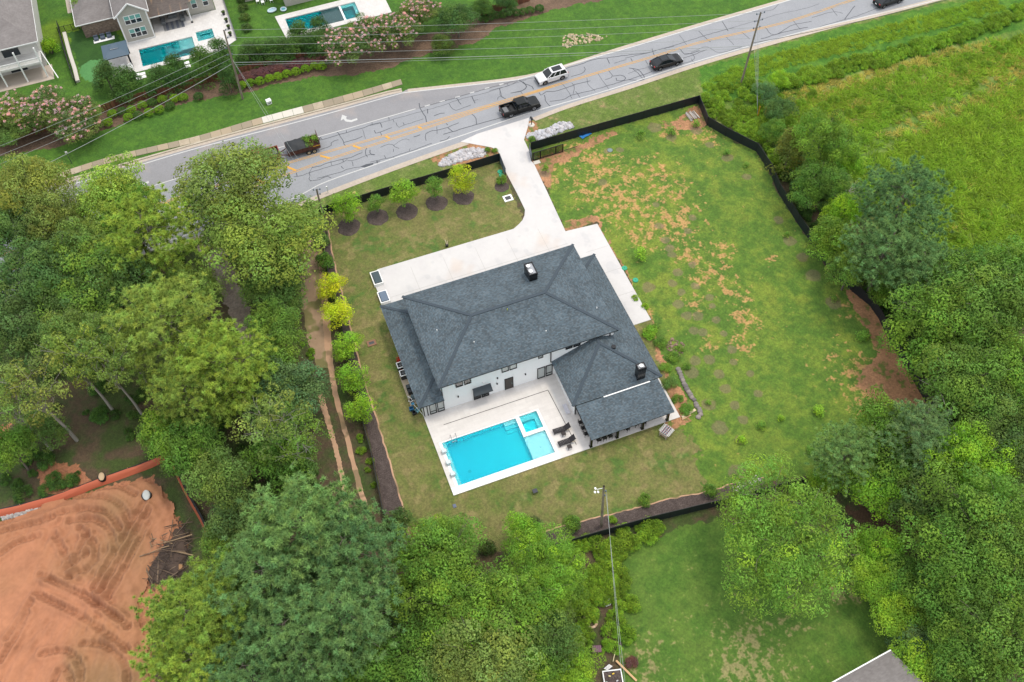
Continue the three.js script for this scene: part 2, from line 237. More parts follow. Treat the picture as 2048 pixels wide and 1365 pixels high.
const inPoly = (p, x, z) => { let c = false; for (let i = 0, j = p.length - 1; i < p.length; j = i++) if ((p[i][1] > z) !== (p[j][1] > z) && x < (p[j][0] - p[i][0]) * (z - p[i][1]) / (p[j][1] - p[i][1]) + p[i][0]) c = !c; return c; };
{
  const d = new Uint8Array(GN * GN * 4);
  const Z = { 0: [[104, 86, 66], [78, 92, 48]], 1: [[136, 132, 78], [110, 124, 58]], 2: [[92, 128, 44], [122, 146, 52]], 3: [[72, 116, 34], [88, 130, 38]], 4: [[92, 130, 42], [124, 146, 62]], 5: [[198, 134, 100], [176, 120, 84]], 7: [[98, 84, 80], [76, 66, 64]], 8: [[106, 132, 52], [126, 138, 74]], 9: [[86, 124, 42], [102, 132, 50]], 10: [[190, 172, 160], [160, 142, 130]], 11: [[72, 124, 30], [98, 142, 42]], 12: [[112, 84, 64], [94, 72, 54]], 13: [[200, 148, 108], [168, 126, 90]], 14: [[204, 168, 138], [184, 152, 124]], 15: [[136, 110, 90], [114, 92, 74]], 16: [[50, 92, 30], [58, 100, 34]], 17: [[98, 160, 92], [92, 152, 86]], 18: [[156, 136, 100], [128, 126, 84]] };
  const mix = (a, b, t) => [a[0] + (b[0] - a[0]) * t, a[1] + (b[1] - a[1]) * t, a[2] + (b[2] - a[2]) * t];
  const CL = [212, 160, 108], TAN = [164, 146, 100], DG = [86, 120, 50];
  for (let j = 0; j < GN; j++) for (let i = 0; i < GN; i++) {
    const x = GX0 + (i + .5) / GN * GS, z = GZ0 + (j + .5) / GN * GS;
    const wx = (vn(x * .9, z * .9) - .5) * 7 + (vn(x * 3.1, z * 3.1) - .5) * 5, wz = (vn(x * .9 + 50, z * .9) - .5) * 7 + (vn(x * 3.1 + 9, z * 3.1 + 50) - .5) * 5;
    const ww = x > 9 && x < 26 && z > 16 && z < 42 ? 60 * (fbm(x * .22, z * .22) - .5) + 26 * (fbm(x * .9, z * .9) - .5) : 0; const zz = zone[Math.min(GN - 1, Math.max(0, Math.round(j + wz))) * GN + Math.min(GN - 1, Math.max(0, Math.round(i + wx + ww)))];
    const n1 = vn(x * 6.3, z * 6.3), n2 = fbm(x * .55, z * .55), n3 = fbm(x * .11 + 9, z * .11), n0 = LAT[(j * 131 & 255) * 256 + (i * 57 + j * 31 & 255)], n4 = fbm(x * 1.7 + 3, z * 1.7);
    const p = Z[zz]; let c = mix(p[0], p[1], ss(.3, .7, n2 * .6 + n4 * .4));
    if (zz === 1) { c = mix(c, DG, .75 * ss(.6, .72, n4 * .4 + n2 * .6)); c = mix(c, TAN, .55 * ss(.56, .74, fbm(x * .8 + 40, z * .8 + 9))); }
    if (zz === 2) { let q = 0; for (const b of CLAYB) { const dx = x - b[0], dz = z - b[1], e = (dx * dx + dz * dz) / (b[2] * b[2]); if (e < 3) q = Math.max(q, Math.exp(-e)); } const t = fbm(x * 1.6 + 20, z * 1.6 + 60); c = mix(c, [146, 156, 58], .5 * ss(.5, .75, n3 * .5 + n2 * .5)); c = mix(c, CL, .85 * ss(.8 - .34 * q, 1.0 - .34 * q, t * .75 + n1 * .25 + .045)); c = mix(c, p[0], 0); }
    if (zz === 8) c = mix(c, [176, 144, 108], .7 * ss(.62, .76, n2 * .5 + n4 * .5));
    if (zz === 9) { let q = 0; for (const b of PATCH9) { const e = ((x - b[0]) ** 2 + (z - b[1]) ** 2) / (b[2] * b[2]); if (e < 4) q = Math.max(q, Math.exp(-e)); } c = mix(c, [170, 150, 112], .7 * ss(.74 - .34 * q, .9 - .34 * q, n4 * .7 + n1 * .3)); }
    if (zz === 2 || zz === 13) { let q = 0; for (const b of RINGS) { const dx = x - b[0], dz = z - b[1]; if (dx < 2 && dx > -2 && dz < 2 && dz > -2) { const e = Math.hypot(dx, dz) / (b[2] * .8) + (n4 - .5) * .5; q = Math.max(q, 1 - ss(.8, 1.1, e)); } } if (q > 0) c = mix(c, mix([162, 140, 112], [122, 110, 92], n1), q * .62); }
    if (zz === 4) c = mix(c, [156, 160, 92], .7 * ss(.6, .72, fbm(x * .05 + 1, z * .25 + 4)));
    if (zz === 3) { const st = vn(x * .02 + 30, (z + x * .02) * .9); c = mix(c, [78, 124, 34], .4 * st); if (x < 12 && x > -70 && z < -77) c = mix(c, [136, 160, 32], .6 * ss(.4, .6, n3)); }
    if (zz === 0) { c = mix(c, [74, 96, 38], .7 * ss(.45, .6, n2 * .5 + n3 * .5)); }
    if (zz === 13) c = mix(c, [104, 128, 52], .8 * ss(.55, .66, n4 * .6 + n2 * .4));
    if (zz === 14) c = mix(c, [120, 112, 76], .6 * ss(.56, .7, n4 * .5 + n2 * .5));
    const gr = (zz === 16 || zz === 17) ? .4 : 1, s = 1 + gr * (.20 * (n1 - .5) + .16 * (n0 - .5) + .12 * (n4 - .5)), k = (j * GN + i) * 4;
    for (let q = 0; q < 3; q++) d[k + q] = Math.max(0, Math.min(255, 255 * srgb(lin(Math.min(255, c[q] * s) / 255) / K))); d[k + 3] = 255;
  }
  const t = new THREE.DataTexture(d, GN, GN); t.magFilter = THREE.LinearFilter; t.minFilter = THREE.LinearMipmapLinearFilter; t.generateMipmaps = true; t.colorSpace = THREE.SRGBColorSpace; t.needsUpdate = true;
  const bump = btex(512, 4, (u, v) => .6 * vn(u * 60, v * 60, 60) + .4 * vn(u * 128, v * 128, 128));
  bump.repeat.set(GS / 4, GS / 4);
  const g = flat(rect(GX0, GX0 + GS, GZ0, GZ0 + GS), 0, [R4(POOL), R4(LEDGE), R4(SPA), R4(POOLB), R4(SPAB), R4(POOLC)]);
  const p = g.attributes.position, uv = g.attributes.uv; for (let i = 0; i < p.count; i++) uv.setXY(i, (p.getX(i) - GX0) / GS, (p.getZ(i) - GZ0) / GS);
  struct('ground', g, new THREE.MeshStandardMaterial({ map: t, roughness: 1, bumpMap: bump, bumpScale: .05 }));
}
{ // land beyond the view
  const far = tex(ctex(256, 40, (u, v) => { const n = fbm(u * 8, v * 8, 8), m = vn(u * 100, v * 100, 100); return [76 + 30 * n + 14 * m, 108 + 24 * n + 14 * m, 44 + 12 * n + 8 * m]; }), 1);
  const R = 1500, h = rect(GX0, GX0 + GS, GZ0, GZ0 + GS); struct('far_land', flat(rect(-R, R, -R, R), -.01, [h]), far);
}

// ---------------------------------------------------------------- dirt track and mulch borders
M.track = tex(ctex(512, 8, (u, v) => { const n = fbm(u * 6, v * 6, 6), m = fbm(u * 30, v * 30, 30), k = ss(.56, .7, fbm(u * 5 + 3, v * 5 + 1, 5)); return [196 + 20 * n + 14 * m - 50 * k, 156 + 16 * n + 14 * m - 34 * k, 126 + 14 * n + 12 * m - 34 * k]; }), 1);
M.trackworn = tex(ctex(512, 8, (u, v) => { const n = fbm(u * 6, v * 6, 6), m = fbm(u * 30, v * 30, 30), k = ss(.5, .64, fbm(u * 5 + 3, v * 5 + 1, 5)); return [168 + 20 * n + 14 * m - 44 * k, 140 + 16 * n + 14 * m - 22 * k, 114 + 14 * n + 12 * m - 40 * k]; }), 1);
const rough = (p, s, a = .14) => { const r = rng(s), c = new THREE.CatmullRomCurve3(p.map(q => V(q[0], 0, q[1])), false, 'centripetal'); return c.getSpacedPoints(70).map(v => [v.x, v.z]).map(q => [q[0] + (r() - .5) * a * 2, q[1] + (r() - .5) * a * 2]); };
struct('dirt_track', flatStrip(rough([[-22.02,-26.48],[-23.06,-20.5],[-23.8,-16.42],[-24.38,-12.44],[-24.72,-8.51],[-24.65,-5.8],[-24.62,-4.94]], 3, .12), rough([[-19.05,-25.3],[-20.17,-19.35],[-20.95,-15.3],[-21.53,-11.32],[-22.32,-7.57],[-22.85,-5.1],[-23.05,-4.32]], 4, .1), .006), M.trackworn);
struct('wheel_rut', flatStrip(rough([[-19.42,-25.44],[-20.65,-19.54],[-21.49,-15.51],[-22.23,-11.59],[-22.95,-7.82],[-23.48,-4.1],[-23.89,0.26],[-24.06,4.54],[-24.24,8.65],[-24.48,12.9],[-24.48,14.52]], 5, .07), rough([[-18.68,-25.15],[-19.93,-19.26],[-20.72,-15.2],[-21.36,-11.25],[-22.09,-7.48],[-22.8,-3.84],[-23.28,0.5],[-23.53,4.75],[-23.71,8.86],[-23.91,13.12],[-23.91,14.74]], 6, .07), .011), M.track);
struct('wheel_rut', flatStrip(rough([[-25.59,-1.14],[-25.6,3.59],[-25.65,6.03],[-25.78,8.73],[-25.98,11],[-26.14,12.26]], 7, .07), rough([[-24.89,-1.02],[-25.01,3.6],[-25.11,6.24],[-25.25,8.94],[-25.45,11.21],[-25.62,12.46]], 8, .07), .011), M.track);

{
  const L = [[-18.87,-25.98],[-19.69,-19.16],[-20.06,-13.24],[-20.49,-6.85],[-20.91,-0.81],[-21.35,4.89],[-21.64,8.63],[-22.05,12.86],[-22.46,16.59],[-22.18,21.29]], R = [[-17.94,-25.61],[-18.63,-19.63],[-19.03,-13.68],[-19.5,-7.26],[-19.88,-1.16],[-20.07,4.82],[-20.16,9.21],[-20.31,12.87],[-20.43,16.1],[-20.9,21.3]];
  struct('mulch_border', flatStrip(rough(L, 11, .04), rough(R, 12, .08), .012), M.mulch); struct('clay_edging', ribbon(rough(R, 12, .08), .36, .008), M.track);
  const U = [[-10.14,24.85],[-7.52,24.76],[-3.57,25.04],[-0.77,25.37],[3.2,25.77],[7.2,26.17],[11.14,26.8],[15.28,27.1],[18.13,27.55]], D = [[-10.29,26.73],[-8.31,26.77],[-4.41,27.07],[-1.59,27.24],[2.36,27.59],[6.32,28],[10.3,28.46],[14.33,28.88],[17.27,29.11]];
  struct('mulch_border', flatStrip(rough(U, 13, .08), rough(D, 14, .03), .012), M.mulch); struct('clay_edging', ribbon(rough(U, 13, .08), .3, .008), M.track);
}
// ---------------------------------------------------------------- road
struct('road', flat([...roadUp, ...[...roadLow].reverse()], .02), M.asphalt);
{ // older asphalt of the turn lane
  const up = [[-65.17,-46.4],[-58.55,-47.19],[-54.17,-47.55],[-41.75,-47.83],[-32.55,-48.07],[-22.67,-48.26],[-8.64,-48.27],[-0.71,-47.86],[-0.1,-48.09],[6.27,-46.57],[14.7,-44.72],[16.07,-43.92]], lo = [[15.46,-43.57],[10.04,-43.87],[-0.05,-43.54],[-6.99,-43.4],[-11.71,-43.3],[-20.32,-43.17],[-31.82,-42.71],[-47.03,-42.01],[-58.98,-41.35],[-65.42,-40.91]];
  struct('turn_lane', flat([...up, ...lo], .024), M.asphalt2);
}
{ // sandy shoulder along the lower edge
  const p = dense([[-66.03,-27.85],[-59.89,-28.79],[-48.53,-29.78],[-37.39,-30.53],[-28.59,-31.07],[-20.22,-31.62],[-17.32,-32.04],[-8.48,-33.16],[2.1,-34.17],[4.79,-34.38]]); struct('road_shoulder', ribbon(p, .9, .027), M.sand);
  struct('road_shoulder', ribbon(dense([[15.24,-35.23],[20.33,-35.89],[30.89,-36.38],[42.73,-37.11],[61.62,-37.34],[80.1,-36.92],[94.84,-36.78]]), .8, .027), M.sand);
  struct('road_shoulder', ribbon(dense([[0.11,-48],[6.27,-46.57],[14.7,-44.72],[19.29,-44.18],[33.94,-44.91],[46.91,-45.42],[61.63,-45.83],[74.14,-46.27]]), .6, .027), M.sand);
}
const paintmark = (n, path, w, m, y = .03) => struct(n, ribbon(path.length > 2 ? dense(path, 1.5) : path, w, y), m);
paintmark('edge_line', [[-65.97,-29.08],[-59.8,-30.04],[-48.38,-30.97],[-37.18,-31.75],[-28.33,-32.31],[-19.83,-33.24],[-16.92,-34.19],[-9.4,-34.98],[4.21,-35.97],[8.89,-36.34],[15.21,-36.75],[27.6,-36.95],[43.09,-37.82],[61.93,-37.86],[82.6,-36.84],[94.84,-36.78]], .17, M.paintw);
paintmark('edge_line', [[-65.2,-45.73],[-58.6,-46.52],[-54.23,-46.97],[-48.19,-47.09],[-41.35,-47.25],[-31.42,-47.62],[-16.35,-47.54],[-0.74,-47.76]], .17, M.paintw);
paintmark('edge_line', [[-0.74,-47.76],[16.27,-44.02]], .2, M.paintw, .034);
paintmark('edge_line', [[16.22,-44.1],[19.25,-44.07],[24.94,-44.33],[33.75,-44.48],[46.7,-44.98],[60.04,-45.39],[73.93,-45.93]], .2, M.paintw);
paintmark('lane_line', [[0.01,-43.75],[-6.94,-43.56],[-11.67,-43.45],[-20.27,-43.36],[-31.79,-42.9],[-47.02,-42.1],[-58.96,-41.53]], .15, M.paintw);
for (const d of [[[1.42,-43.77],[2.21,-43.78]], [[3.74,-43.84],[4.52,-43.84]], [[6.17,-43.89],[6.9,-43.87]], [[8.51,-43.95],[9.18,-43.96]], [[10.89,-44.09],[11.54,-44.02]], [[13.19,-43.99],[13.82,-44.02]], [[13.16,-44.1],[13.8,-44.08]]]) paintmark('lane_dash', d, .17, M.paintw);
{
  const U = dense([[90.42,-42.57],[71.92,-41.76],[59.91,-40.9],[44.97,-41.56],[37.09,-41.25],[23.52,-40.91],[16.74,-40.69],[9.91,-40.44],[-0.89,-40.17],[-7.95,-40.04],[-15.07,-39.99],[-21.08,-39.87],[-32.47,-39.19],[-47.48,-38.3],[-59.27,-37.37],[-65.61,-36.81]]);
  const L = dense([[90.42,-42.57],[71.92,-41.76],[59.91,-40.9],[44.97,-41.56],[37.09,-41.25],[23.52,-40.91],[16.66,-40.49],[9.77,-40.04],[-1.17,-39.28],[-8.28,-38.87],[-14.17,-38.46],[-20.35,-37.81],[-32.93,-36.68],[-47.84,-35.42],[-59.49,-34.29],[-65.76,-33.69]]);
  for (const [p, s] of [[U, 1], [L, -1]]) { paintmark('centre_line', offset(p, .14 * s + (s < 0 ? .004 : 0)), .095, M.painty, s > 0 ? .03 : .034); paintmark('centre_line', offset(p, -.14 * s), .095, M.painty, s > 0 ? .038 : .042); }
  for (const b of [[[-20.41,-39.39],[-19.24,-37.99]], [[-15.39,-39.59],[-14.21,-38.58]], [[-10.53,-39.78],[-9.67,-38.89]], [[-5.69,-39.89],[-5.28,-39.29]], [[-0.8,-39.96],[-0.41,-39.53]], [[-25.46,-39.34],[-24.2,-37.7]], [[-37.37,-38.65],[-35.66,-36.69]]]) paintmark('median_bar', b, .36, M.painty, .046);
}
{ // turn arrows
  const a = [[-10.84,-45.44],[-10.31,-46.57],[-9.73,-45.87],[-9.97,-45.74],[-9.92,-45.34],[-9.36,-44.96],[-8.48,-45.07],[-8.52,-44.66],[-9.48,-44.54],[-10.18,-44.94],[-10.37,-45.59]]; struct('turn_arrow', flat(a, .034), M.paintw);
  const dx = a[0][0], dz = a[0][1], q = [-41.18,-44.09]; struct('turn_arrow', flat(a.map(p => [p[0] - dx + q[0], p[1] - dz + q[1]]), .034), M.paintw);
}
{ // sealed cracks
  const A = [
    [[-7.14,-42.86],[-5.75,-42.82],[-3.62,-42.84],[-1.49,-42.86],[0.43,-42.89],[2.35,-42.91],[4.31,-43.02],[6.3,-43.21],[8.01,-43.24],[9.68,-43.11],[11.68,-43.22],[13.44,-43.34],[15.36,-43.49],[17.25,-43.56]], [[0.9,-44.75],[0.68,-43.68],[0.71,-42.95],[0.81,-41.85],[0.67,-40.5]], [[1.61,-43.03],[1.4,-42.14]], [[0.75,-43.73],[1.41,-43.74],[2.84,-43.7],[3.83,-43.75],[6.01,-43.78],[8.24,-43.88],[10.45,-43.9],[11.94,-43.95],[14.42,-43.96],[16.17,-44]],
    [[-6.86,-41.62],[-6.89,-41.11],[-6.16,-41.03],[-4.33,-41.26]], [[-6.11,-40.97],[-6.18,-40.14]], [[-5.59,-42.76],[-5.64,-41.79]], [[-3.44,-42.07],[-3.52,-41.05],[-2.38,-41.12],[-1.06,-41.19],[0.4,-41.31]], [[-4.19,-43.51],[-4.24,-42.96]], [[-3.68,-42.86],[-3.73,-42.18]], [[-2.59,-41.67],[-2.53,-41.17]], [[2,-41.28],[3.07,-41.47],[3.68,-41.31]], [[4.94,-42.94],[5.14,-41.38],[6.37,-41.29],[7.77,-41.5]], [[6.31,-43.75],[6.45,-42.21]], [[8.54,-43.17],[8.43,-42.35],[8.52,-41.63]], [[8.39,-42.22],[9.18,-42.23]], [[12.86,-43.26],[12.52,-41.51],[11.98,-41.55],[11.8,-41.13]], [[14.07,-41.71],[15.47,-41.51],[16.43,-41.76],[16.76,-42.28],[16.63,-43.25]], [[12.63,-41.47],[12.93,-40.8]],
    [[-6.97,-38.06],[-5.82,-38.22],[-5.22,-37.93],[-5.21,-37.55],[-4.63,-36.82]], [[-5.19,-37.63],[-4.47,-38.1],[-3.82,-38.31],[-2.92,-38.24],[-2.68,-37.89]], [[-5.35,-37.1],[-5.57,-36.53]], [[-1.97,-38.28],[-0.97,-38.31]], [[-0.22,-38.26],[-0.52,-37.53],[-0.58,-36.84]], [[-0.21,-38.29],[0.78,-38.46],[1.57,-38.36],[3.21,-38.3],[3.97,-38.47],[4.9,-38.58]], [[1.69,-39.01],[1.28,-37.62]], [[3.18,-38.24],[3.52,-37.19]], [[2.14,-37.23],[3.52,-37.19],[5.23,-37.28],[7.13,-37.29],[8.57,-37.32],[10.02,-37.34],[11.95,-37.36]], [[7.3,-39.62],[7.54,-38.78],[7.17,-37.33]], [[1.23,-36.06],[2.23,-36.08],[2.8,-36.45]], [[3.2,-39.17],[3.26,-38.76]], [[-9.18,-35.74],[-7.5,-35.65],[-5.82,-35.55],[-4.39,-35.72],[-3.23,-35.72],[-1.8,-35.88],[-0.82,-36.04],[0.02,-36.12]], [[-6.97,-36.29],[-6.98,-35.68]], [[-8.25,-35.62],[-8.25,-35.04]], [[-3.14,-36.22],[-3.47,-35.72]], [[-5.82,-35.55],[-5.67,-35.08]], [[-8.52,-38.04],[-8.74,-37.3],[-8.17,-36.87]],
    [[-14.68,-42.63],[-13.62,-42.58],[-11.74,-42.73],[-10.4,-42.73],[-8.21,-42.77],[-6.85,-42.93],[-5.64,-42.87]], [[-11.97,-43.36],[-11.74,-42.73],[-11.74,-42.09],[-11.53,-41.26],[-11.62,-40.66],[-11.49,-40.08]], [[-14.43,-43.33],[-14.37,-42.72]], [[-10.63,-43.25],[-10.69,-42.74]], [[-15.08,-40.79],[-13.39,-41],[-13.2,-41.56],[-12.18,-41.78]], [[-11.54,-40.94],[-10.18,-40.93],[-8.76,-41.1]], [[-8.38,-42.45],[-8.48,-41.31],[-8.5,-40.47]], [[-6.83,-41.73],[-6.82,-41.02],[-6.16,-41.08]], [[-6.7,-43.46],[-6.79,-42.9]],
    [[-17.06,-37.71],[-16.02,-37.66],[-15.08,-37.79],[-14.15,-37.82],[-12.61,-37.77],[-11.8,-37.6],[-10.6,-37.85],[-9.64,-37.98]], [[-17.61,-36.92],[-17.18,-37.51],[-16.94,-37.92]], [[-19.81,-37],[-18.74,-36.82],[-17.61,-36.92],[-15.91,-37],[-14.34,-37.08],[-12.71,-37.14],[-12.05,-37.5]], [[-19.33,-37.56],[-19.38,-36.93]], [[-17.61,-36.92],[-17.62,-36.47],[-17.92,-35.79],[-17.85,-35.26]], [[-14.29,-38.09],[-14.31,-37.17]], [[-12.62,-37.73],[-12.71,-37.14]], [[-12.03,-37.28],[-11.27,-36.98],[-9.44,-37.17],[-8.69,-37.29],[-8.15,-36.92]], [[-11.51,-36.87],[-11.57,-35.87]], [[-8.82,-38.59],[-9.26,-37.93],[-9.26,-36.79]], [[-13.16,-36.51],[-12.98,-35.88]], [[-17.79,-35.34],[-16.68,-35.09],[-15.93,-35.3],[-15.38,-35.28],[-15.08,-34.81]], [[-16.86,-35.47],[-15.18,-35.5],[-13.24,-35.43],[-12.85,-35.57],[-11.66,-35.55],[-10.64,-35.4],[-9.59,-35.38],[-8.66,-35.42],[-7.8,-35.48]], [[-8.3,-35.68],[-8.26,-35.06]], [[-9.56,-38.26],[-9.75,-38.34]],
    [[12.92,-43.24],[12.49,-41.62],[12.92,-40.85]], [[11.43,-43.36],[14.68,-43.38],[16.13,-43.77],[18.97,-43.48]], [[14.05,-41.71],[15.61,-41.56],[16.77,-42.05],[16.62,-43.33]], [[16.21,-43.99],[16.74,-42.8],[17.42,-42.03],[17.51,-41.22]], [[15.61,-41.56],[15.65,-40.82]], [[14.34,-44.01],[14.26,-43.56]], [[18.01,-40.22],[18.09,-39.59],[19.25,-40.08],[19.91,-39.7],[22.03,-39.68],[23.92,-39.89],[26.02,-39.77]], [[21.85,-40.85],[22.09,-39.42],[21.98,-37.19]], [[18.51,-39.43],[18.21,-37.88],[18.54,-36.69]], [[18.71,-37.92],[20.82,-37.54],[21.95,-37.91],[23.56,-37.86],[26.15,-37.78],[29.49,-37.88],[33.91,-38.05],[35.33,-38.22]], [[23.3,-40.38],[23.27,-39.3],[22.51,-38.17]], [[23.1,-38.53],[23.17,-36.94]], [[25.74,-40.49],[25.38,-39.06],[25.76,-37.45]], [[27.68,-40.94],[27.71,-39.09],[27.8,-36.87]], [[29.4,-40.87],[29.41,-39.38],[28.08,-39.18]], [[29.46,-39.48],[30.89,-39.15],[31.13,-38.19],[29.68,-38.29],[29.81,-38.97]], [[32.93,-39.94],[33.3,-38.55],[33.43,-37.02]], [[31.88,-39.12],[33.16,-39.34],[35.01,-39.34]], [[35.49,-40.91],[35.45,-39.91]], [[23.68,-43.69],[26.41,-43.83],[28.83,-43.99],[30.36,-43.62],[33.33,-43.05],[36.88,-42.25]], [[23.69,-41.7],[25.55,-41.81],[26.21,-42.16],[26.31,-42.99]], [[30.31,-43.51],[30.2,-42.3]], [[30.86,-42.08],[32.94,-42.19]], [[37.53,-42.89],[37.23,-41.34]], [[33.61,-42.18],[33.6,-41.42]], [[39.31,-42.29],[41.01,-42.25]], [[41.5,-41.14],[41.61,-39.95],[44.1,-39.83]], [[41.71,-40.16],[42.75,-39.48],[42.37,-38.37],[40,-38.07]],
    [[32.85,-42.49],[36.68,-42.39],[41.95,-42.45],[46.73,-42.74],[51.47,-42.83]], [[46.05,-44.03],[46.31,-41.92],[46.55,-41.08]], [[42.86,-44.32],[42.84,-41.59]], [[37.61,-42.98],[37.12,-41.24]], [[50.47,-44.78],[50.2,-42.34]], [[31.39,-37.87],[33.53,-37],[33.64,-39.3],[32.47,-40.25]], [[42.68,-39.95],[45.48,-40.28],[46.49,-38.4],[50.4,-38.28]], [[49.28,-41.21],[49.52,-39.13]], [[51.47,-42.83],[56.27,-42.92],[59.77,-43.04],[63.05,-42.75],[66.61,-42.87]], [[52.03,-41.34],[52.36,-39.45]], [[55.91,-41.02],[56.1,-38.93],[60.02,-39.85],[63.27,-39.55]], [[60.73,-41.1],[60.66,-38.58]], [[60.19,-37.77],[65.8,-38.01],[70.68,-38.07],[74.51,-38.58]], [[67.79,-41.33],[67.62,-39.32]], [[63.76,-40.38],[67.85,-40.26],[68.71,-39.39]], [[54.01,-38.78],[58.1,-38.87],[62,-38.54]], [[42.08,-38.74],[42.03,-37.32]], [[37.17,-39.3],[41,-39.18],[45.17,-39.67]], [[68.23,-38.04],[71.41,-40.38]], [[55.8,-45.19],[59.12,-44.35],[60.68,-45.29]],
  ];
  const r = rng(5);
  A.forEach(p => { const q = []; const dd = dense(p, .6); for (const a of dd) q.push([a[0] + (r() - .5) * .1, a[1] + (r() - .5) * .1]); if (q.length > 1) struct('crack_seal', ribbon(q, .055 + .075 * r(), .028), M.seal); });
  struct('tar_patch', flat([[-10.71,-35.42],[-9.82,-35.58],[-8.72,-35.44],[-8.95,-35.13],[-10.01,-34.89]], .029), M.seal);
}
{ // sidewalk slabs, kerb and gutter on the far side
  const up = dense([[-62.44,-48.54],[-54.33,-49.55],[-43.27,-50.5],[-30.97,-50.05],[-21.64,-50.42],[-8.04,-50.47],[-0.1,-50.71]], 1.53), lo = dense([[-62.37,-47.33],[-54.31,-48.31],[-43.29,-49.34],[-31.05,-48.83],[-21.68,-49.09],[-8.43,-49.04],[-0.2,-49.55]], 1.53);
  const s = thing('sidewalk', 'concrete sidewalk of square slabs along the far kerb', 'sidewalk'); s.userData.kind = 'structure'; delete s.userData.category;
  const r = rng(8), mats = [M.walk, std([190, 172, 146], .95), std([172, 158, 136], .95)]; const n = Math.min(up.length, lo.length);
  for (let i = 0; i + 1 < n; i++) { const t = .012, A = up[i], Bq = up[i + 1], C = lo[i + 1], D = lo[i]; const pal = A[0] > -21.9 && A[0] < -16.2; const f = (p, q) => [p[0] + (q[0] - p[0]) * t, p[1] + (q[1] - p[1]) * t]; mesh('slab', slab([f(A, Bq), f(Bq, A), f(C, D), f(D, C)], 0, .07 + r() * .015), pal ? M.walknew : mats[Math.floor(r() * 3)], s); }
  const k = dense([[-65.15,-46.87],[-58.51,-47.68],[-54.13,-48.04],[-41.68,-48.33],[-32.46,-48.58],[-22.57,-48.72],[-8.53,-48.69],[-1.62,-48.7],[-0.66,-48.55]]);
  struct('kerb', ribbon(k, .3, .14, -.05), M.kerb); struct('gutter', ribbon(offset(k, .4), .5, .03), M.sand);
}
// ---------------------------------------------------------------- driveway
const DRIVE = [...[[3.9,-34.84],[6.68,-35.47],[14.68,-35.79],[14.09,-34.47],[12.4,-31.86],[12.3,-29.65],[11.82,-27.63],[11.99,-26.93],[11.75,-21.83]], [11.34, -13.85], [15.75, -13.5], [15.65, 3.33], [11, 3.33], [11, -6], [-13, -6], [-13.3, -8], ...[[-13.68,-16.8],[5.11,-16.77],[6.08,-17.28],[6.77,-17.77],[7.3,-18.42],[7.75,-19.39],[7.82,-22.6],[7.78,-27.17],[8.21,-30.76],[7.7,-32.03],[7.18,-32.45]]];
struct('driveway', slab(DRIVE, -.1, .06), M.concrete);
{ const j = []; for (let x = -9.5; x < 11; x += 4.4) j.push(ribbon([[x, -15.6 + (x + 13.7) * 0], [x, -6.9]], .03, .063)); j.push(ribbon([[-13.3, -11.8], [10.8, -11.8]], .03, .066)); for (const z of [-9.5, -5.5, -1.5]) j.push(ribbon([[12.4, z], [15.6, z]], .03, .063)); struct('saw_cut_joint', j, std([188, 184, 178], .95)); }
struct('side_path', slab([[11.9, 3.4], [12.75, 3.4], [12.85, 17.1], [12.9, 17.1], [12.9, 6.0], [12.9, 3.36], [11.9, 3.36]].slice(0, 2).concat([[12.75, 6.3], [11.9, 6.3]]), -.1, .075), M.walknew);
// ---------------------------------------------------------------- pool terrace
struct('pool_deck', slab(rect(-14.75, 12.85, 6.2, 17.18), -.12, .1, [R4(POOL), R4(LEDGE), R4(SPA)].map((p, i) => i === 0 ? [[-13.88, 10.45], [-4.93, 10.45], [-4.93, 13.12], [-2.31, 13.12], [-2.31, 16.24], [-13.88, 16.24]] : i === 1 ? null : p).filter(Boolean)), M.deck);
{ // white coping, proud of the deck
  const o = .34, P = [[-13.88, 10.45], [-4.93, 10.45], [-4.93, 13.12], [-2.31, 13.12], [-2.31, 16.24], [-13.88, 16.24]];
  struct('pool_coping', slab([[-13.88 - o, 10.45 - o * .4], [-4.93, 10.45 - o * .4], [-4.93, 10.2], [-2.31 + o, 10.2], [-2.31 + o, 17.17], [-14.74, 17.17], [-14.74, 16.24], [-13.88 - o, 16.24]].map(p => [p[0], p[1]]), .08, .118, [P, R4(SPA)]), M.coping);
}
M.tilepool = std(new THREE.Color().setRGB(.86, .92, .94), .7);
M.plaster = std(new THREE.Color().setRGB(.86, .8, .84), .7);
M.water = new THREE.MeshPhysicalMaterial({ color: 0xffffff, transmission: 1, thickness: 1, roughness: .02, ior: 1.33, bumpMap: btex(256, 3, (u, v) => fbm(u * 10, v * 10, 10)), bumpScale: .012, attenuationColor: new THREE.Color().setRGB(.03, .82, .92), attenuationDistance: 1.7 });
function basin(name, label, [x0, x1, z0, z1], depth, wl, extra, mat, open) {
  const t = thing(name, label, 'pool', [(x0 + x1) / 2, 0, (z0 + z1) / 2]); const cx = (x0 + x1) / 2, cz = (z0 + z1) / 2; x0 -= cx; x1 -= cx; z0 -= cz; z1 -= cz;
  mesh('floor', B(x0, x1, -depth - .15, -depth, z0, z1), mat, t); const w = [...(open === 'left' ? [] : [B(x0 - .15, x0 - .001, -depth - .15, -.004, z0 - .15, z1 + .15)]), B(x0, x1, -depth - .15, -.004, z0 - .15, z0 - .001), B(x0, x1, -depth - .15, -.004, z1 + .001, z1 + .15)]; if (open !== 'right') w.push(B(x1 + .001, x1 + .15, -depth - .15, -.004, z0 - .15, z1 + .15)); mesh('wall', w, mat, t);
  if (extra) extra(t, x0, x1, z0, z1);
  return t;
}

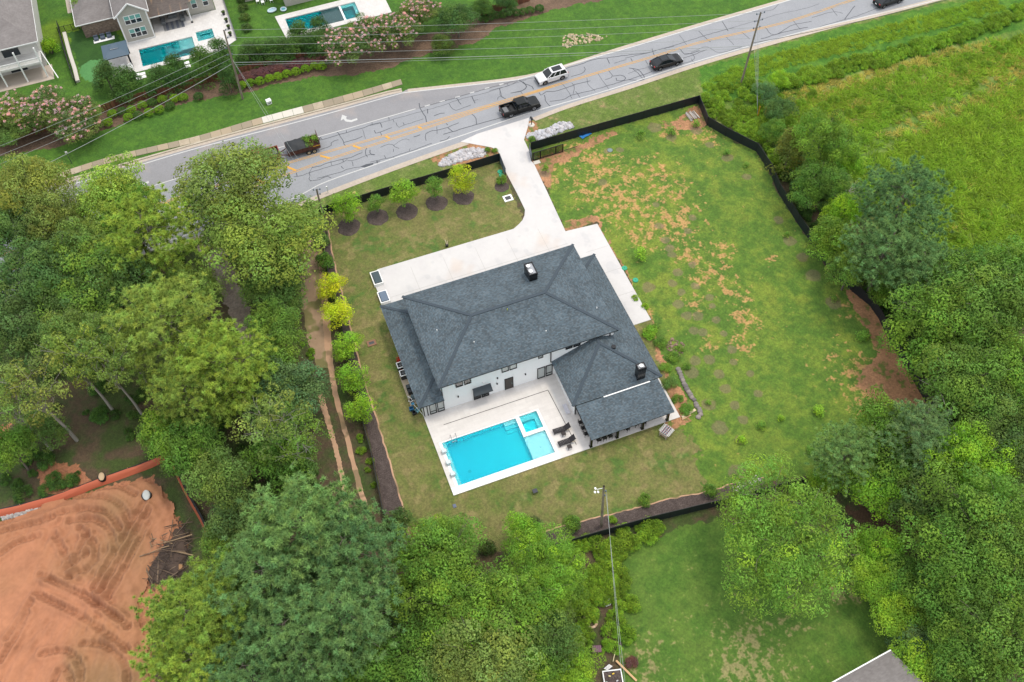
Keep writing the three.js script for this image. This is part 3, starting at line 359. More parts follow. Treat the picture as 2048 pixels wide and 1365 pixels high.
// pools of the main house
{
  const t = basin('swimming_pool', 'long turquoise swimming pool with white coping behind the white house', POOL, 2.1, 0, (t, x0, x1, z0, z1) => {
    { const f = B(x0, x1, -2.1, -1.15, z0, z1), p = f.attributes.position; for (let i = 0; i < p.count; i++) if (p.getY(i) > -1.5) p.setY(i, p.getX(i) > 0 ? -.95 : -1.55); f.computeVertexNormals(); mesh('sloped_floor', f, M.tilepool, t); }
    mesh('bench', B(x0, x0 + .42, -2.05, -.32, z0, z1), M.tilepool, t);
    for (let k = 0; k < 4; k++) mesh('step', B(x1 - 1.45, x1, -1.55, -.3 - k * .28, z0 + k * .42, z0 + (k + 1) * .42), M.tilepool, t);
    for (const [x, z] of [[-1.9, z0 + .03], [1.6, z0 + .03]]) mesh('pool_light', CY(.09, .09, .05, 0, 0, 0).rotateX(Math.PI / 2).translate(x, -.5, z), M.offwhite, t);
    for (const z of [1.1, 2.3]) mesh('drain', CY(.2, .2, .05, x0 + 1.9, -1.42, z), M.offwhite, t);
    mesh('tile_band', [B(x0, x1, -.22, -.004, z0, z0 + .003), B(x0, x0 + .003, -.22, -.004, z0 + .003, z1), B(x0 + .003, x1, -.22, -.004, z1 - .003, z1)], std(new THREE.Color().setRGB(.12, .34, .42), .4), t);
    mesh('water', wuv(B(x0 + .004, x1 - .004, -2.09, -.03, z0 + .004, z1 - .004)), M.water, t);
    mesh('divider', B(x1 - .001, x1 + .02, -2.1, -.3, 13.12 - 13.345, z1), M.tilepool, t);
  }, M.tilepool, 'right');
  mesh('wall', [B(4.475, 4.6, -2.25, -.004, -2.895, -.225)], M.tilepool, t);
  basin('tanning_ledge', 'shallow pale blue tanning ledge beside the deep pool', LEDGE, .28, 0, (t, x0, x1, z0, z1) => { mesh('water', wuv(B(x0 + .024, x1 - .004, -.275, -.03, z0 + .004, z1 - .004)), M.water, t); mesh('inlet', CY(.04, .04, .02, .1, -.27, .2), M.black, t); }, M.plaster, 'left');
  basin('spa', 'square raised spa with bench in the corner of the pool', SPA, .95, 0, (t, x0, x1, z0, z1) => {
    mesh('bench', [B(x0, x1, -.95, -.42, z0, z0 + .62), B(x1 - .5, x1, -.95, -.42, z0 + .62, z1), B(x0, x0 + .12, -.95, -.42, z0 + .62, z1), B(x0 + .12, x1 - .5, -.95, -.42, z1 - .14, z1)], M.tilepool, t);
    mesh('spa_light', CY(.09, .09, .05).rotateX(Math.PI / 2).translate(-.3, -.62, z0 + .66), M.offwhite, t);
    mesh('water', wuv(B(x0 + .004, x1 - .004, -.94, -.02, z0 + .004, z1 - .004)), M.water, t);
  }, M.tilepool);
}
// ---------------------------------------------------------------- the white house
{
  const H = thing('white_house', 'large two-storey white house with slate blue hipped shingle roofs', 'house', [0, 0, 0]);
  const wall = (...a) => mesh('wall', wuv(B(...a)), M.white, H);
  wall(-12.15, 8.95, -.3, 5.5, -6.6, 6.35); wall(-14.7, -12.152, -.3, 2.7, -8.35, 6.348); wall(8.952, 11.85, -.3, 2.7, -6.3, 6.35); wall(1.6, 11.848, -.3, 2.7, 6.352, 12.4);
  const E1 = 5.65, E0 = 2.85, R = (name, planes) => { const m = mesh(name, planes.map(poly3), M.shingle, H); return m; };
  // upper roof
  const ra = [-6.2, 7.5, -.1], rb = [2.9, 7.5, -.1], c1 = [-12.62, E1, -7.07], c2 = [9.42, E1, -7.07], c3 = [9.42, E1, 6.82], c4 = [-12.62, E1, 6.82];
  const up = R('upper_roof', [[c4, c3, rb, ra], [c1, c2, rb, ra], [c1, c4, ra], [c2, c3, rb]]);
  mesh('fascia', B(-12.6, 9.4, E1 - .19, E1 - .004, -7.05, 6.8), M.black, H);
  const cap = (par, a, b) => mesh('ridge_cap', bar(V(...a), V(...b), .34, .05).translate(0, .02, 0), M.ridge, par);
  for (const [a, b] of [[c1, ra], [c4, ra], [c2, rb], [c3, rb], [ra, rb]]) cap(up, a, b);
  // left wing
  const l1 = [-15.22, E0, -8.82], l2 = [-15.22, E0, 6.82], l3 = [-12.15, 3.771, 3.75], l4 = [-12.15, 3.771, -5.75];
  const lw = R('left_wing_roof', [[l1, l2, l3, l4], [l2, [-12.15, E0, 6.82], l3], [l1, [-9, E0, -8.82], [-9, 3.516, -6.6], [-12.15, 3.516, -6.6], l4]]);
  cap(lw, l1, l4); cap(lw, l2, l3);
  mesh('fascia', [B(-15.2, -12.16, E0 - .17, E0 - .004, -8.8, 6.8), B(-12.16, -9, E0 - .17, E0 - .004, -8.8, -6.61)], M.black, H);
  // right strip and annex
  const p = [6.72, 5.082, 7.32], q = [6.72, 5.082, 6.35], r1 = [12.3, E0, -6.77], r2 = [12.3, E0, 12.9], r3 = [1.14, E0, 12.9], r4 = [1.14, E0, 6.35], r5 = [8.95, 4.19, -3.42];
  const rw = R('annex_roof', [[r1, r2, p, q, [8.95, 4.19, 6.35], r5], [r1, [8.95, E0, -6.77], r5], [r4, r3, p, q], [r3, r2, p]]);
  for (const [a, b] of [[r1, r5], [r2, p], [r3, p], [q, p]]) cap(rw, a, b);
  mesh('fascia', [B(8.96, 12.28, E0 - .17, E0 - .004, -6.75, 6.36), B(1.16, 12.28, E0 - .17, E0 - .004, 6.361, 12.88)], M.black, H);
  // porch
  const y1 = 2.79, y2 = 2.4, pr = R('porch_roof', [[[1.5, y1, 12.95], [11.72, y1, 12.95], [11.72, y2, 17.45], [1.5, y2, 17.45]]]);
  mesh('porch_ceiling', [B(1.52, 11.7, 2.22, 2.39, 17.25, 17.43), B(1.52, 1.7, 2.22, 2.34, 12.9, 17.25), B(11.5, 11.7, 2.22, 2.34, 12.9, 17.25)], M.black, H);
  mesh('porch_ceiling', poly3([[1.52, y1 - .06, 12.96], [11.7, y1 - .06, 12.96], [11.7, y2 - .06, 17.42], [1.52, y2 - .06, 17.42]]), M.black, H);
  mesh('flashing', bar(V(4.9, 2.86, 13.02), V(10.7, 2.86, 13.02), .14, .03), M.offwhite, H);
  for (const x of [1.72, 4.95, 8.1, 11.25]) mesh('porch_post', [B(x - .13, x + .13, .1, 2.3, 16.9, 17.16), B(x - .17, x + .17, .1, .3, 16.86, 17.175)], M.gloss, H);
  // chimneys
  const ch = (x0, x1, z0, z1, yb, yt, n, dx) => { const c = mesh('chimney', [B(x0, x1, yb, yt - .12, z0, z1), B(x0 - .05, x1 + .05, yt - .28, yt - .2, z0 - .05, z1 + .05)], M.gloss, H);
    mesh('rim', [B(x0 - .03, x1 + .03, yt - .12, yt, z0 - .03, z0 + .1), B(x0 - .03, x1 + .03, yt - .12, yt, z1 - .1, z1 + .03), B(x0 - .03, x0 + .1, yt - .12, yt, z0 + .1, z1 - .1), B(x1 - .1, x1 + .03, yt - .12, yt, z0 + .1, z1 - .1)], M.gloss, c);
    mesh('cap_pan', B(x0 + .1, x1 - .1, yt - .12, yt - .09, z0 + .1, z1 - .1), M.metal, c);
    for (let k = 0; k < n; k++) mesh('flue_cap', [CY(.19, .19, .14, (x0 + x1) / 2 - dx, yt - .03, z0 + (z1 - z0) * (k + .6) / (n + .2)), CY(.24, .24, .03, (x0 + x1) / 2 - dx, yt + .06, z0 + (z1 - z0) * (k + .6) / (n + .2))], M.offwhite, c); };
  ch(2.0, 3.0, -4.55, -2.7, 6.0, 8.05, 2, .16); ch(9.32, 10.28, 11.7, 12.48, 2.9, 5.3, 1, 0);
  // vents
  for (const [x, y, z, m] of [[8.09, 6.0, 3.3, 0], [-10.4, 6.25, -.3, 0], [-7.03, 6.64, 3.08, 0], [1.25, 6.28, 4.42, 0], [-2.05, 7.3, .6, 1]]) mesh('vent_pipe', CY(.05, .05, .34, x, y + .1, z), m ? std([190, 200, 60], .6) : M.offwhite, H);
  mesh('roof_vent', [CY(.2, .26, .22, 8.15, 4.6, 8.2), CY(.28, .24, .1, 8.15, 4.76, 8.2)], M.gloss, H);
  // windows of the back wall
  const win = (x0, x1, y0, y1, z, cur, split) => { const w = mesh('window', [B(x0, x1, y0, y0 + .09, z, z + .09), B(x0, x1, y1 - .09, y1, z, z + .09), B(x0, x0 + .08, y0 + .09, y1 - .09, z, z + .09), B(x1 - .08, x1, y0 + .09, y1 - .09, z, z + .09), ...(split ? [B(x0 + .08, x1 - .08, y0 + split, y0 + split + .07, z, z + .07)] : [])], M.black, H);
    mesh('pane', B(x0 + .08, x1 - .08, y0 + .09, y1 - .09, z + .035, z + .04), M.glass, w); mesh('curtain', B(x0 + .08, x1 - .08, y0 + .09, y1 - .09, z + .004, z + .012), cur ? M.curtain : M.pane, w); return w; };
  const Zb = 6.352;
  win(-13.95, -13.1, .12, 2.2, Zb, 1, .5); win(-13.0, -12.16, .12, 2.2, Zb, 1, .5);
  win(-10.54, -9.68, 3.98, 5.3, Zb, 0); win(-9.52, -8.68, 3.98, 5.3, Zb, 0);
  win(-8.58, -7.68, .16, 2.0, Zb, 0, .4); win(-7.6, -6.68, .16, 2.0, Zb, 0, .4);
  win(-4.98, -4.12, 3.97, 5.3, Zb, 1); win(-4.02, -3.12, 3.97, 5.3, Zb, 1);
  win(-.6, .38, .17, 2.35, Zb, 1); win(.46, 1.32, .17, 2.35, Zb, 1, .5);
  win(-.48, .12, 4.4, 5.3, Zb, 1); win(2.92, 3.76, 4.42, 5.3, Zb, 0); win(3.88, 4.78, 4.42, 5.3, Zb, 0);
  const d = mesh('door', B(-4.62, -3.71, .1, 2.28, Zb, Zb + .06), std([74, 66, 62], .6), H); mesh('handle', CY(.02, .02, .3, -3.82, 1.15, Zb + .1), M.metal, d);
  mesh('door_frame', [B(-4.7, -4.622, .1, 2.36, Zb, Zb + .09), B(-3.708, -3.63, .1, 2.36, Zb, Zb + .09), B(-4.622, -3.708, 2.284, 2.36, Zb, Zb + .09)], M.black, H);
  mesh('awning', [poly3([[-8.62, 2.62, 6.4], [-6.42, 2.62, 6.4], [-6.42, 2.25, 7.25], [-8.72, 2.25, 7.25]]), poly3([[-8.62, 2.56, 6.4], [-6.42, 2.56, 6.4], [-6.42, 2.19, 7.25], [-8.72, 2.19, 7.25]]), B(-8.72, -6.42, 2.17, 2.26, 7.22, 7.26), bar(V(-8.6, 2.6, 6.38), V(-8.68, 2.22, 7.24), .05, .12), bar(V(-6.46, 2.6, 6.38), V(-6.46, 2.22, 7.24), .05, .12)], std([54, 66, 74], .6), H);
  for (const [x, y, m] of [[-5.55, 3.22, 0], [-5.63, 2.07, 0], [-10.41, 2.05, 0], [-2.1, 2.11, 0], [-7.25, 3.25, 1]]) mesh('wall_light', CY(.09, .09, .18, x, y, Zb + .09), m ? M.offwhite : M.black, H);
  for (const [x, y0, y1, z] of [[1.08, 2.9, 5.5, Zb + .05], [-14.62, 0, 2.7, Zb + .05], [-12.2, 3.2, 5.5, Zb + .05], [8.5, 3.9, 5.5, Zb + .05], [1.72, .1, 2.7, 12.46], [-14.2, .1, 2.7, Zb + .05]]) mesh('downspout', B(x - .05, x + .05, y0, y1, z - .05, z + .05), M.black, H);
  // front: garage doors and entry, front porch posts (far side)
  for (const x of [-10.4, -6.4]) mesh('garage_door', B(x - 1.3, x + 1.3, .06, 2.4, -6.66, -6.602), M.black, H);
  mesh('door', B(-1.2, .2, .06, 2.3, -6.66, -6.602), std([74, 66, 62], .6), H);
  for (const x of [-3.5, 3, 6]) { const w = mesh('window', B(x - .7, x + .7, 3.6, 5.1, -6.68, -6.602), M.black, H); mesh('pane', B(x - .6, x + .6, 3.7, 5.0, -6.69, -6.681), M.pane, w); }
  for (const z of [-3, 1]) { const w = mesh('window', B(-14.76, -14.702, 1, 2.2, z - .6, z + .6), M.black, H); mesh('pane', B(-14.77, -14.761, 1.1, 2.1, z - .5, z + .5), M.pane, w); const w2 = mesh('window', B(11.852, 11.91, 1, 2.2, z - .6, z + .6), M.black, H); mesh('pane', B(11.911, 11.92, 1.1, 2.1, z - .5, z + .5), M.pane, w2); }
}
// ---------------------------------------------------------------- neighbours across the road
M.roofgrey = tex(ctex(256, 5, (u, v) => { const row = Math.floor(v * 34), t = LAT[(row * 37 % 256) * 256 + (Math.floor(u * 18 + LAT[row] * 18) * 11 & 255)], n = fbm(u * 5, v * 5, 5); const s = 12 * t + 24 * n; return [122 + s, 116 + s, 114 + s]; }), .95);
M.roofworn = tex(ctex(256, 5, (u, v) => { const row = Math.floor(v * 30), t = LAT[(row * 37 % 256) * 256 + (Math.floor(u * 12 + LAT[row] * 12) * 11 & 255)], n = fbm(u * 16, v * 2.5, 5), k = ss(.5, .75, n); return [106 + 12 * t + 60 * k, 96 + 12 * t + 40 * k, 92 + 10 * t + 18 * k]; }), .95);
M.siding = tex(ctex(128, 2, (u, v) => { const f = (v * 10) % 1; return f < .12 ? [176, 172, 162] : [206, 202, 190]; }), .8);
M.sidingw = tex(ctex(128, 2, (u, v) => { const f = (v * 10) % 1; return f < .12 ? [206, 204, 198] : [236, 234, 228]; }), .8);
M.stone = tex(ctex(256, 3, (u, v) => { const n = vn(u * 12, v * 18, 36), m = fbm(u * 20, v * 20, 20); return [116 + 50 * n + 20 * m, 100 + 44 * n + 20 * m, 90 + 38 * n + 18 * m]; }), .95);
M.patio = tex(ctex(256, 6, (u, v) => { const n = fbm(u * 20, v * 20, 20) * 22, r = Math.floor(v * 10), k = LAT[(r * 256) + Math.floor(u * 10 + (r % 2) * .5)] * 10, j = ((u * 10 + (r % 2) * .5) % 1 < .04 || (v * 10) % 1 < .04) ? -14 : 0; return [226 + n * .6 + k + j, 222 + n * .6 + k + j, 218 + n * .6 + k + j]; }), .85);
M.cyan = std([130, 200, 190], .25); M.frame = M.offwhite;
function sash(par, x0, x1, y0, y1, z, lit = 1) { // white double-hung window with its panes
  const w = mesh('window', [B(x0 - .07, x1 + .07, y0 - .07, y0, z, z + .07), B(x0 - .07, x1 + .07, y1, y1 + .07, z, z + .07), B(x0 - .07, x0, y0, y1, z, z + .07), B(x1, x1 + .07, y0, y1, z, z + .07), B(x0, x1, (y0 + y1) / 2 - .03, (y0 + y1) / 2 + .03, z, z + .06)], M.frame, par);
  mesh('pane', B(x0, x1, (y0 + y1) / 2 + .03, y1, z + .006, z + .02), lit ? M.cyan : M.pane, w); mesh('pane', B(x0, x1, y0, (y0 + y1) / 2 - .03, z + .006, z + .02), M.pane, w);
}
{ // beige gabled house
  const T = thing('beige_house', 'two-storey beige gabled house with brown porch roof beside its pool', 'house', [-35, 0, -76]); const X = 35, Zz = 76;
  const b = (x0, x1, y0, y1, z0, z1) => B(x0 + X, x1 + X, y0, y1, z0 + Zz, z1 + Zz), P = a => a.map(p => [p[0] + X, p[1], p[2] + Zz]);
  mesh('wall', wuv(b(-37.35, -32.95, -.2, 5.35, -86, -74.65)), M.siding, T);
  const gable = new THREE.Shape([[-37.35 + X, 5.35], [-32.95 + X, 5.35], [-35.15 + X, 7.0]].map(p => new THREE.Vector2(...p))); mesh('gable', wuv(new THREE.ExtrudeGeometry(gable, { depth: .3, bevelEnabled: false }).translate(0, 0, -74.953 + Zz)), M.siding, T);
  const rf = mesh('roof', [poly3(P([[-37.75, 5.05, -74.3], [-35.15, 7.05, -74.3], [-35.15, 7.05, -86], [-37.75, 5.05, -86]])), poly3(P([[-32.55, 5.05, -74.3], [-35.15, 7.05, -74.3], [-35.15, 7.05, -86], [-32.55, 5.05, -86]]))], M.roofgrey, T);
  mesh('rake_trim', [bar(V(-37.75 + X, 5.0, -74.3 + Zz), V(-35.15 + X, 7.0, -74.3 + Zz), .12, .2), bar(V(-32.55 + X, 5.0, -74.3 + Zz), V(-35.15 + X, 7.0, -74.3 + Zz), .12, .2), b(-37.8, -37.7, 4.9, 5.04, -86, -74.3), b(-32.6, -32.5, 4.9, 5.04, -86, -74.3)], M.frame, rf);
  const z = -74.65 + Zz + .004; for (const x of [-36.4, -35.55, -34.7]) { sash(T, x + X, x + .72 + X, 3.35, 4.75, z); sash(T, x + X + .05, x + .77 + X, .95, 2.4, z, x !== -35.55); }
  mesh('corner_board', [b(-37.4, -37.2, 0, 5.3, -74.64, -74.6), b(-33.1, -32.9, 0, 5.3, -74.64, -74.6), b(-37.4, -32.9, 0, .25, -74.64, -74.61)], M.frame, T);
  // left low wing
  mesh('wall', wuv(b(-43.2, -37.36, -.2, 2.7, -88, -78.6)), M.stone, T);
  const lr = mesh('roof', [poly3(P([[-43.9, 2.75, -78.2], [-37.36, 2.75, -78.2], [-37.36, 4.8, -83], [-41.0, 4.8, -83]])), poly3(P([[-43.9, 2.75, -78.2], [-41, 4.8, -83], [-41, 4.8, -90], [-43.9, 2.75, -90]]))], M.roofgrey, T); mesh('gutter', [b(-43.95, -37.38, 2.6, 2.74, -78.24, -78.14), b(-43.97, -43.87, 2.6, 2.74, -90, -78.2)], M.frame, lr);
  // main body, covered porch, right wing
  mesh('wall', wuv(b(-32.94, -23.0, -.2, 5.6, -92, -80.6)), M.siding, T);
  mesh('wall', wuv(b(-27.3, -22.9, -.2, 3.9, -84, -77.95)), M.siding, T);
  const pr = mesh('porch_roof', [poly3(P([[-32.9, 2.75, -75.9], [-26.75, 2.75, -75.9], [-27.2, 4.6, -81], [-32.9, 4.6, -81]])), poly3(P([[-27.6, 3.0, -76.6], [-22.6, 3.9, -77.6], [-22.6, 5.1, -84], [-27.6, 5.1, -84]].map(p => p)))], M.roofworn, T);
  mesh('gutter', [b(-32.9, -26.75, 2.6, 2.74, -75.95, -75.85)], M.frame, pr);
  mesh('porch_post', b(-27.0, -26.85, 0, 2.7, -76.1, -75.95), M.frame, T); mesh('post_base', b(-27.08, -26.77, .05, .3, -76.18, -75.87), M.black, T);
  for (const x of [-26.2, -24.4]) sash(T, x + X, x + .75 + X, 1.2, 2.7, -77.95 + Zz + .004);
  const bay = mesh('bay_window', wuv(new THREE.CylinderGeometry(1.9, 1.9, 2.6, 8, 1).translate(-30 + X, 4.6, -80.6 + Zz)), M.siding, T); for (const a of [-.7, 0, .7]) mesh('pane', new THREE.BoxGeometry(.75, 1.2, .05).translate(0, 4.7, 1.84).applyMatrix4(new THREE.Matrix4().makeRotationY(a)).translate(-30 + X, 0, -80.6 + Zz), M.pane, bay);
  mesh('roof', [poly3(P([[-33, 5.6, -80.2], [-22.6, 5.6, -80.2], [-25, 8, -86], [-32, 8, -86]])), poly3(P([[-33, 5.6, -92], [-22.6, 5.6, -92], [-25, 8, -86], [-32, 8, -86]]))], M.roofgrey, T);
}
{
  struct('neighbour_patio', slab([[-40.9, -74.75], [-37.3, -74.75], [-37.3, -74.55], [-32.9, -74.55], [-32.9, -80.2], [-27.4, -80.2], [-27.4, -77.8], [-22.8, -77.8], [-22.8, -86], [-21.2, -86], [-21.2, -69.2], [-24, -67.6], [-40.4, -67.3]], -.1, .07, [R4(POOLB), R4(SPAB)]), M.patio);
  struct('neighbour_pool_surround', slab([[-14.4, -72.5], [3.2, -72.6], [3.2, -66.5], [-13.9, -66.3]], -.1, .07, [R4(POOLC)]), M.patio);
  M.waterdeep = new THREE.MeshPhysicalMaterial({ color: 0xffffff, transmission: 1, thickness: 1, roughness: .02, ior: 1.33, attenuationColor: new THREE.Color().setRGB(.03, .62, .66), attenuationDistance: 1.5 });
  M.pebble = std(new THREE.Color().setRGB(.5, .58, .58), .7);
  basin('neighbour_pool', 'teal swimming pool beside the beige gabled house', POOLB, 1.4, 0, (t, x0, x1, z0, z1) => { mesh('ledge', B(x1 - 2.2, x1, -1.4, -.3, z0, z0 + 2.4), M.pebble, t); mesh('step', [B(x1 - 2.7, x1 - 2.2, -1.4, -.6, z0, z0 + 2.4), B(x1 - 3.1, x1 - 2.7, -1.4, -.9, z0, z0 + 2.4)], M.pebble, t); mesh('water', B(x0 + .004, x1 - .004, -1.39, -.1, z0 + .004, z1 - .004), M.waterdeep, t); }, M.pebble);
  basin('neighbour_spa', 'small square spa at the end of the beige house pool', SPAB, .8, 0, (t, x0, x1, z0, z1) => { mesh('bench', [B(x0, x1, -.8, -.4, z0, z0 + .5), B(x0, x0 + .5, -.8, -.4, z0 + .5, z1), B(x1 - .5, x1, -.8, -.4, z0 + .5, z1), B(x0 + .5, x1 - .5, -.8, -.4, z1 - .5, z1)], M.pebble, t); mesh('water', B(x0 + .004, x1 - .004, -.79, -.08, z0 + .004, z1 - .004), M.waterdeep, t); }, M.pebble);
  basin('hedged_pool', 'teal pool with built-in spa behind the flowering hedge', POOLC, 1.4, 0, (t, x0, x1, z0, z1) => { mesh('ledge', B(x1 - 5.6, x1 - 2.7, -1.4, -.25, z0, z1), M.grey, t); mesh('spa_wall', [B(x1 - 2.7, x1 - 2.4, -1.4, -.02, z0, z1), B(x1 - 2.4, x1, -1.4, -.35, z0, z0 + .5), B(x1 - .5, x1, -1.4, -.35, z0 + .5, z1)], M.coping, t); mesh('water', B(x0 + .004, x1 - .004, -1.39, -.1, z0 + .004, z1 - .004), M.waterdeep, t); }, M.pebble);
}
{ // grey-roofed house, corner only in view
  const T = thing('grey_roof_house', 'white house with grey hipped roof and two-level back porch', 'house', [-56, 0, -78]); const X = 56, Zz = 78, P = a => a.map(p => [p[0] + X, p[1], p[2] + Zz]), b = (x0, x1, y0, y1, z0, z1) => B(x0 + X, x1 + X, y0, y1, z0 + Zz, z1 + Zz);
  mesh('wall', wuv(b(-70, -49.6, -.2, 5.5, -95, -74.2)), M.sidingw, T);
  mesh('roof', [poly3(P([[-75, 5.6, -72.6], [-49, 5.6, -72.6], [-55, 8.4, -80], [-69, 8.4, -80]])), poly3(P([[-49, 5.6, -72.6], [-49, 5.6, -96], [-55, 8.4, -90], [-55, 8.4, -80]])), poly3(P([[-75, 5.6, -96], [-49, 5.6, -96], [-55, 8.4, -90], [-69, 8.4, -90]]))], M.roofgrey, T);
  mesh('fascia', [b(-75, -49.05, 5.42, 5.59, -72.65, -72.55), b(-49.08, -48.96, 5.42, 5.59, -96, -72.6)], M.frame, T);
  mesh('porch_floor', b(-75, -49.6, 2.55, 2.8, -74.2, -71.4), M.sidingw, T); mesh('slab', b(-75, -48.9, -.1, .06, -74.2, -70.6), M.sand, T);
  const rl = mesh('railing', [b(-75, -49.65, 3.62, 3.7, -71.5, -71.42), b(-75, -49.65, 2.9, 2.96, -71.5, -71.42)], M.frame, T); for (let x = -62; x < -49.7; x += .16) mesh('baluster', b(x, x + .04, 2.96, 3.62, -71.48, -71.44), M.frame, rl);
  for (const x of [-49.75, -52.7, -55.7, -58.7, -61.7]) mesh('porch_post', b(x - .1, x + .1, 0, 5.45, -71.5, -71.3), M.frame, T);
  mesh('stair_rail', [bar(V(-49.5 + X, 2.8, -74 + Zz), V(-48.2 + X, .5, -69.9 + Zz), .12, .25)], M.frame, T);
  for (const [x, y] of [[-53.5, 3.0], [-56.8, 3.0], [-59.8, 3], [-53.6, .2], [-57.5, .2]]) mesh('screen', b(x - 1.2, x + 1.2, y, y + 2.1, -74.19, -74.14), M.pane, T);
  for (const z of [-90, -85, -79]) { const w = mesh('window', b(-49.6, -49.54, 3, 4.6, z - .5, z + .5), M.frame, T); mesh('pane', b(-49.539, -49.53, 3.1, 4.5, z - .42, z + .42), M.pane, w); }
}
{ // house behind the hedge, only its back corner in view
  const T = thing('hedged_house', 'pale grey house corner with white windows behind the far pool', 'house', [-9, 0, -76]); const X = 9, Zz = 76, P = a => a.map(p => [p[0] + X, p[1], p[2] + Zz]), b = (x0, x1, y0, y1, z0, z1) => B(x0 + X, x1 + X, y0, y1, z0 + Zz, z1 + Zz);
  mesh('wall', wuv(b(-12.2, -7.4, -.2, 5.4, -86, -74.3)), M.siding, T); mesh('wall', wuv(b(-18, -12.202, -.2, 2.7, -90, -78)), M.siding, T); mesh('wall', wuv(b(-7.398, 4, -.2, 5.4, -90, -78.5)), M.siding, T);
  for (const x of [-11.2, -10.25, -9.3]) { sash(T, x + X, x + .75 + X, 1.1, 2.5, -74.3 + Zz + .004, 0); sash(T, x + X, x + .75 + X, 3.4, 4.8, -74.3 + Zz + .004, 1); }
  mesh('roof', [poly3(P([[-12.6, 5.2, -73.9], [-9.8, 7.2, -73.9], [-9.8, 7.2, -88], [-12.6, 5.2, -88]])), poly3(P([[-7, 5.2, -73.9], [-9.8, 7.2, -73.9], [-9.8, 7.2, -88], [-7, 5.2, -88]])), poly3(P([[-18.4, 2.7, -77.6], [-12.2, 2.7, -77.6], [-12.2, 4.4, -84], [-18.4, 4.4, -84]])), poly3(P([[-7.4, 5.4, -78], [4.4, 5.4, -78], [4.4, 7.8, -84], [-7.4, 7.8, -84]]))], M.roofgrey, T);
}
{ // grey shingled outbuilding at the lower edge
  const c = [[19.15,49.52],[12.41,50.19],[19.65,53.16]], a = c[0], bq = c[1], e = c[2]; const T = thing('garden_house', 'low house with plain grey shingle roof at the bottom edge', 'house', [a[0], 0, a[1]]);
  const u1 = V(bq[0] - a[0], 0, bq[1] - a[1]).normalize(), v1 = V(e[0] - a[0], 0, e[1] - a[1]).normalize(), at = (s, t, y) => [u1.x * s + v1.x * t, y, u1.z * s + v1.z * t];
  mesh('roof', [poly3([at(0, 0, 3), at(11, 0, 3), at(11, 4.5, 4.6), at(0, 4.5, 4.6)]), poly3([at(0, 9, 3), at(11, 9, 3), at(11, 4.5, 4.6), at(0, 4.5, 4.6)])], M.roofgrey, T);
  mesh('gutter', bar(V(...at(0, -.06, 2.97)), V(...at(11, -.06, 2.97)), .12, .1), M.frame, T);
  mesh('wall', slab([at(.4, .4, 0), at(10.6, .4, 0), at(10.6, 8.6, 0), at(.4, 8.6, 0)].map(p => [p[0], p[2]]), -.2, 2.9), M.siding, T);
}

// ---------------------------------------------------------------- vegetation
// leaves: folded diamonds spread through clumps; a tree is trunk (with limbs) and crown
function leafCloud(clumps, per, size, seed, opt = {}) {
  const r = rng(seed), n = clumps.reduce((a, c) => a + Math.round(2 * per * c[3] * c[3]), 0), pos = new Float32Array(n * 9), colr = new Float32Array(n * 9); let k = 0;
  const q = new THREE.Vector3(), t = new THREE.Vector3(), b = new THREE.Vector3(), nn = new THREE.Vector3();
  for (const c of clumps) {
    const m = Math.round(2 * per * c[3] * c[3]), tone = (opt.tone0 ?? .66) + r() * (opt.toneR ?? .68), warm = r(), tip = c[4] || 0;
    for (let i = 0; i < m; i++) {
      const u = r() * 1.5 - .5, a = r() * 6.2832, s = Math.sqrt(1 - u * u); nn.set(s * Math.cos(a), u, s * Math.sin(a));
      const rad = c[3] * (r() < .1 ? 1.05 + .4 * r() : .62 + .46 * Math.sqrt(r())); q.set(c[0] + nn.x * rad, c[1] + nn.y * rad * (opt.flat ?? .75), c[2] + nn.z * rad);
      nn.x += (r() - .5) * 1.1; nn.y += .3 + (r() - .5) * .9; nn.z += (r() - .5) * 1.1; nn.normalize();
      t.set(r() - .5, r() - .5, r() - .5).cross(nn).normalize(); b.crossVectors(nn, t);
      const L = size * .8 * (.6 + .8 * r()), w = L * (opt.wide ?? .55) * 1.1;
      pos.set([q.x + t.x * L, q.y + t.y * L, q.z + t.z * L, q.x - t.x * L * .7 + b.x * w, q.y - t.y * L * .7 + b.y * w, q.z - t.z * L * .7 + b.z * w, q.x - t.x * L * .7 - b.x * w, q.y - t.y * L * .7 - b.y * w, q.z - t.z * L * .7 - b.z * w], k * 9);
      const g = tone * (.78 + .44 * r()), wr = 1 + .3 * (warm - .5) + .16 * (r() - .5), cr = tip ? [g * 1.5, g * 1.3, g * .8] : [g * wr, g, g * (1.1 - .3 * warm)];
      for (let v = 0; v < 3; v++) colr.set(cr, k * 9 + v * 3); k++;
    }
  }
  const g = new THREE.BufferGeometry(); g.setAttribute('position', new THREE.BufferAttribute(pos, 3)); g.setAttribute('color', new THREE.BufferAttribute(colr, 3)); g.computeVertexNormals(); return g;
}
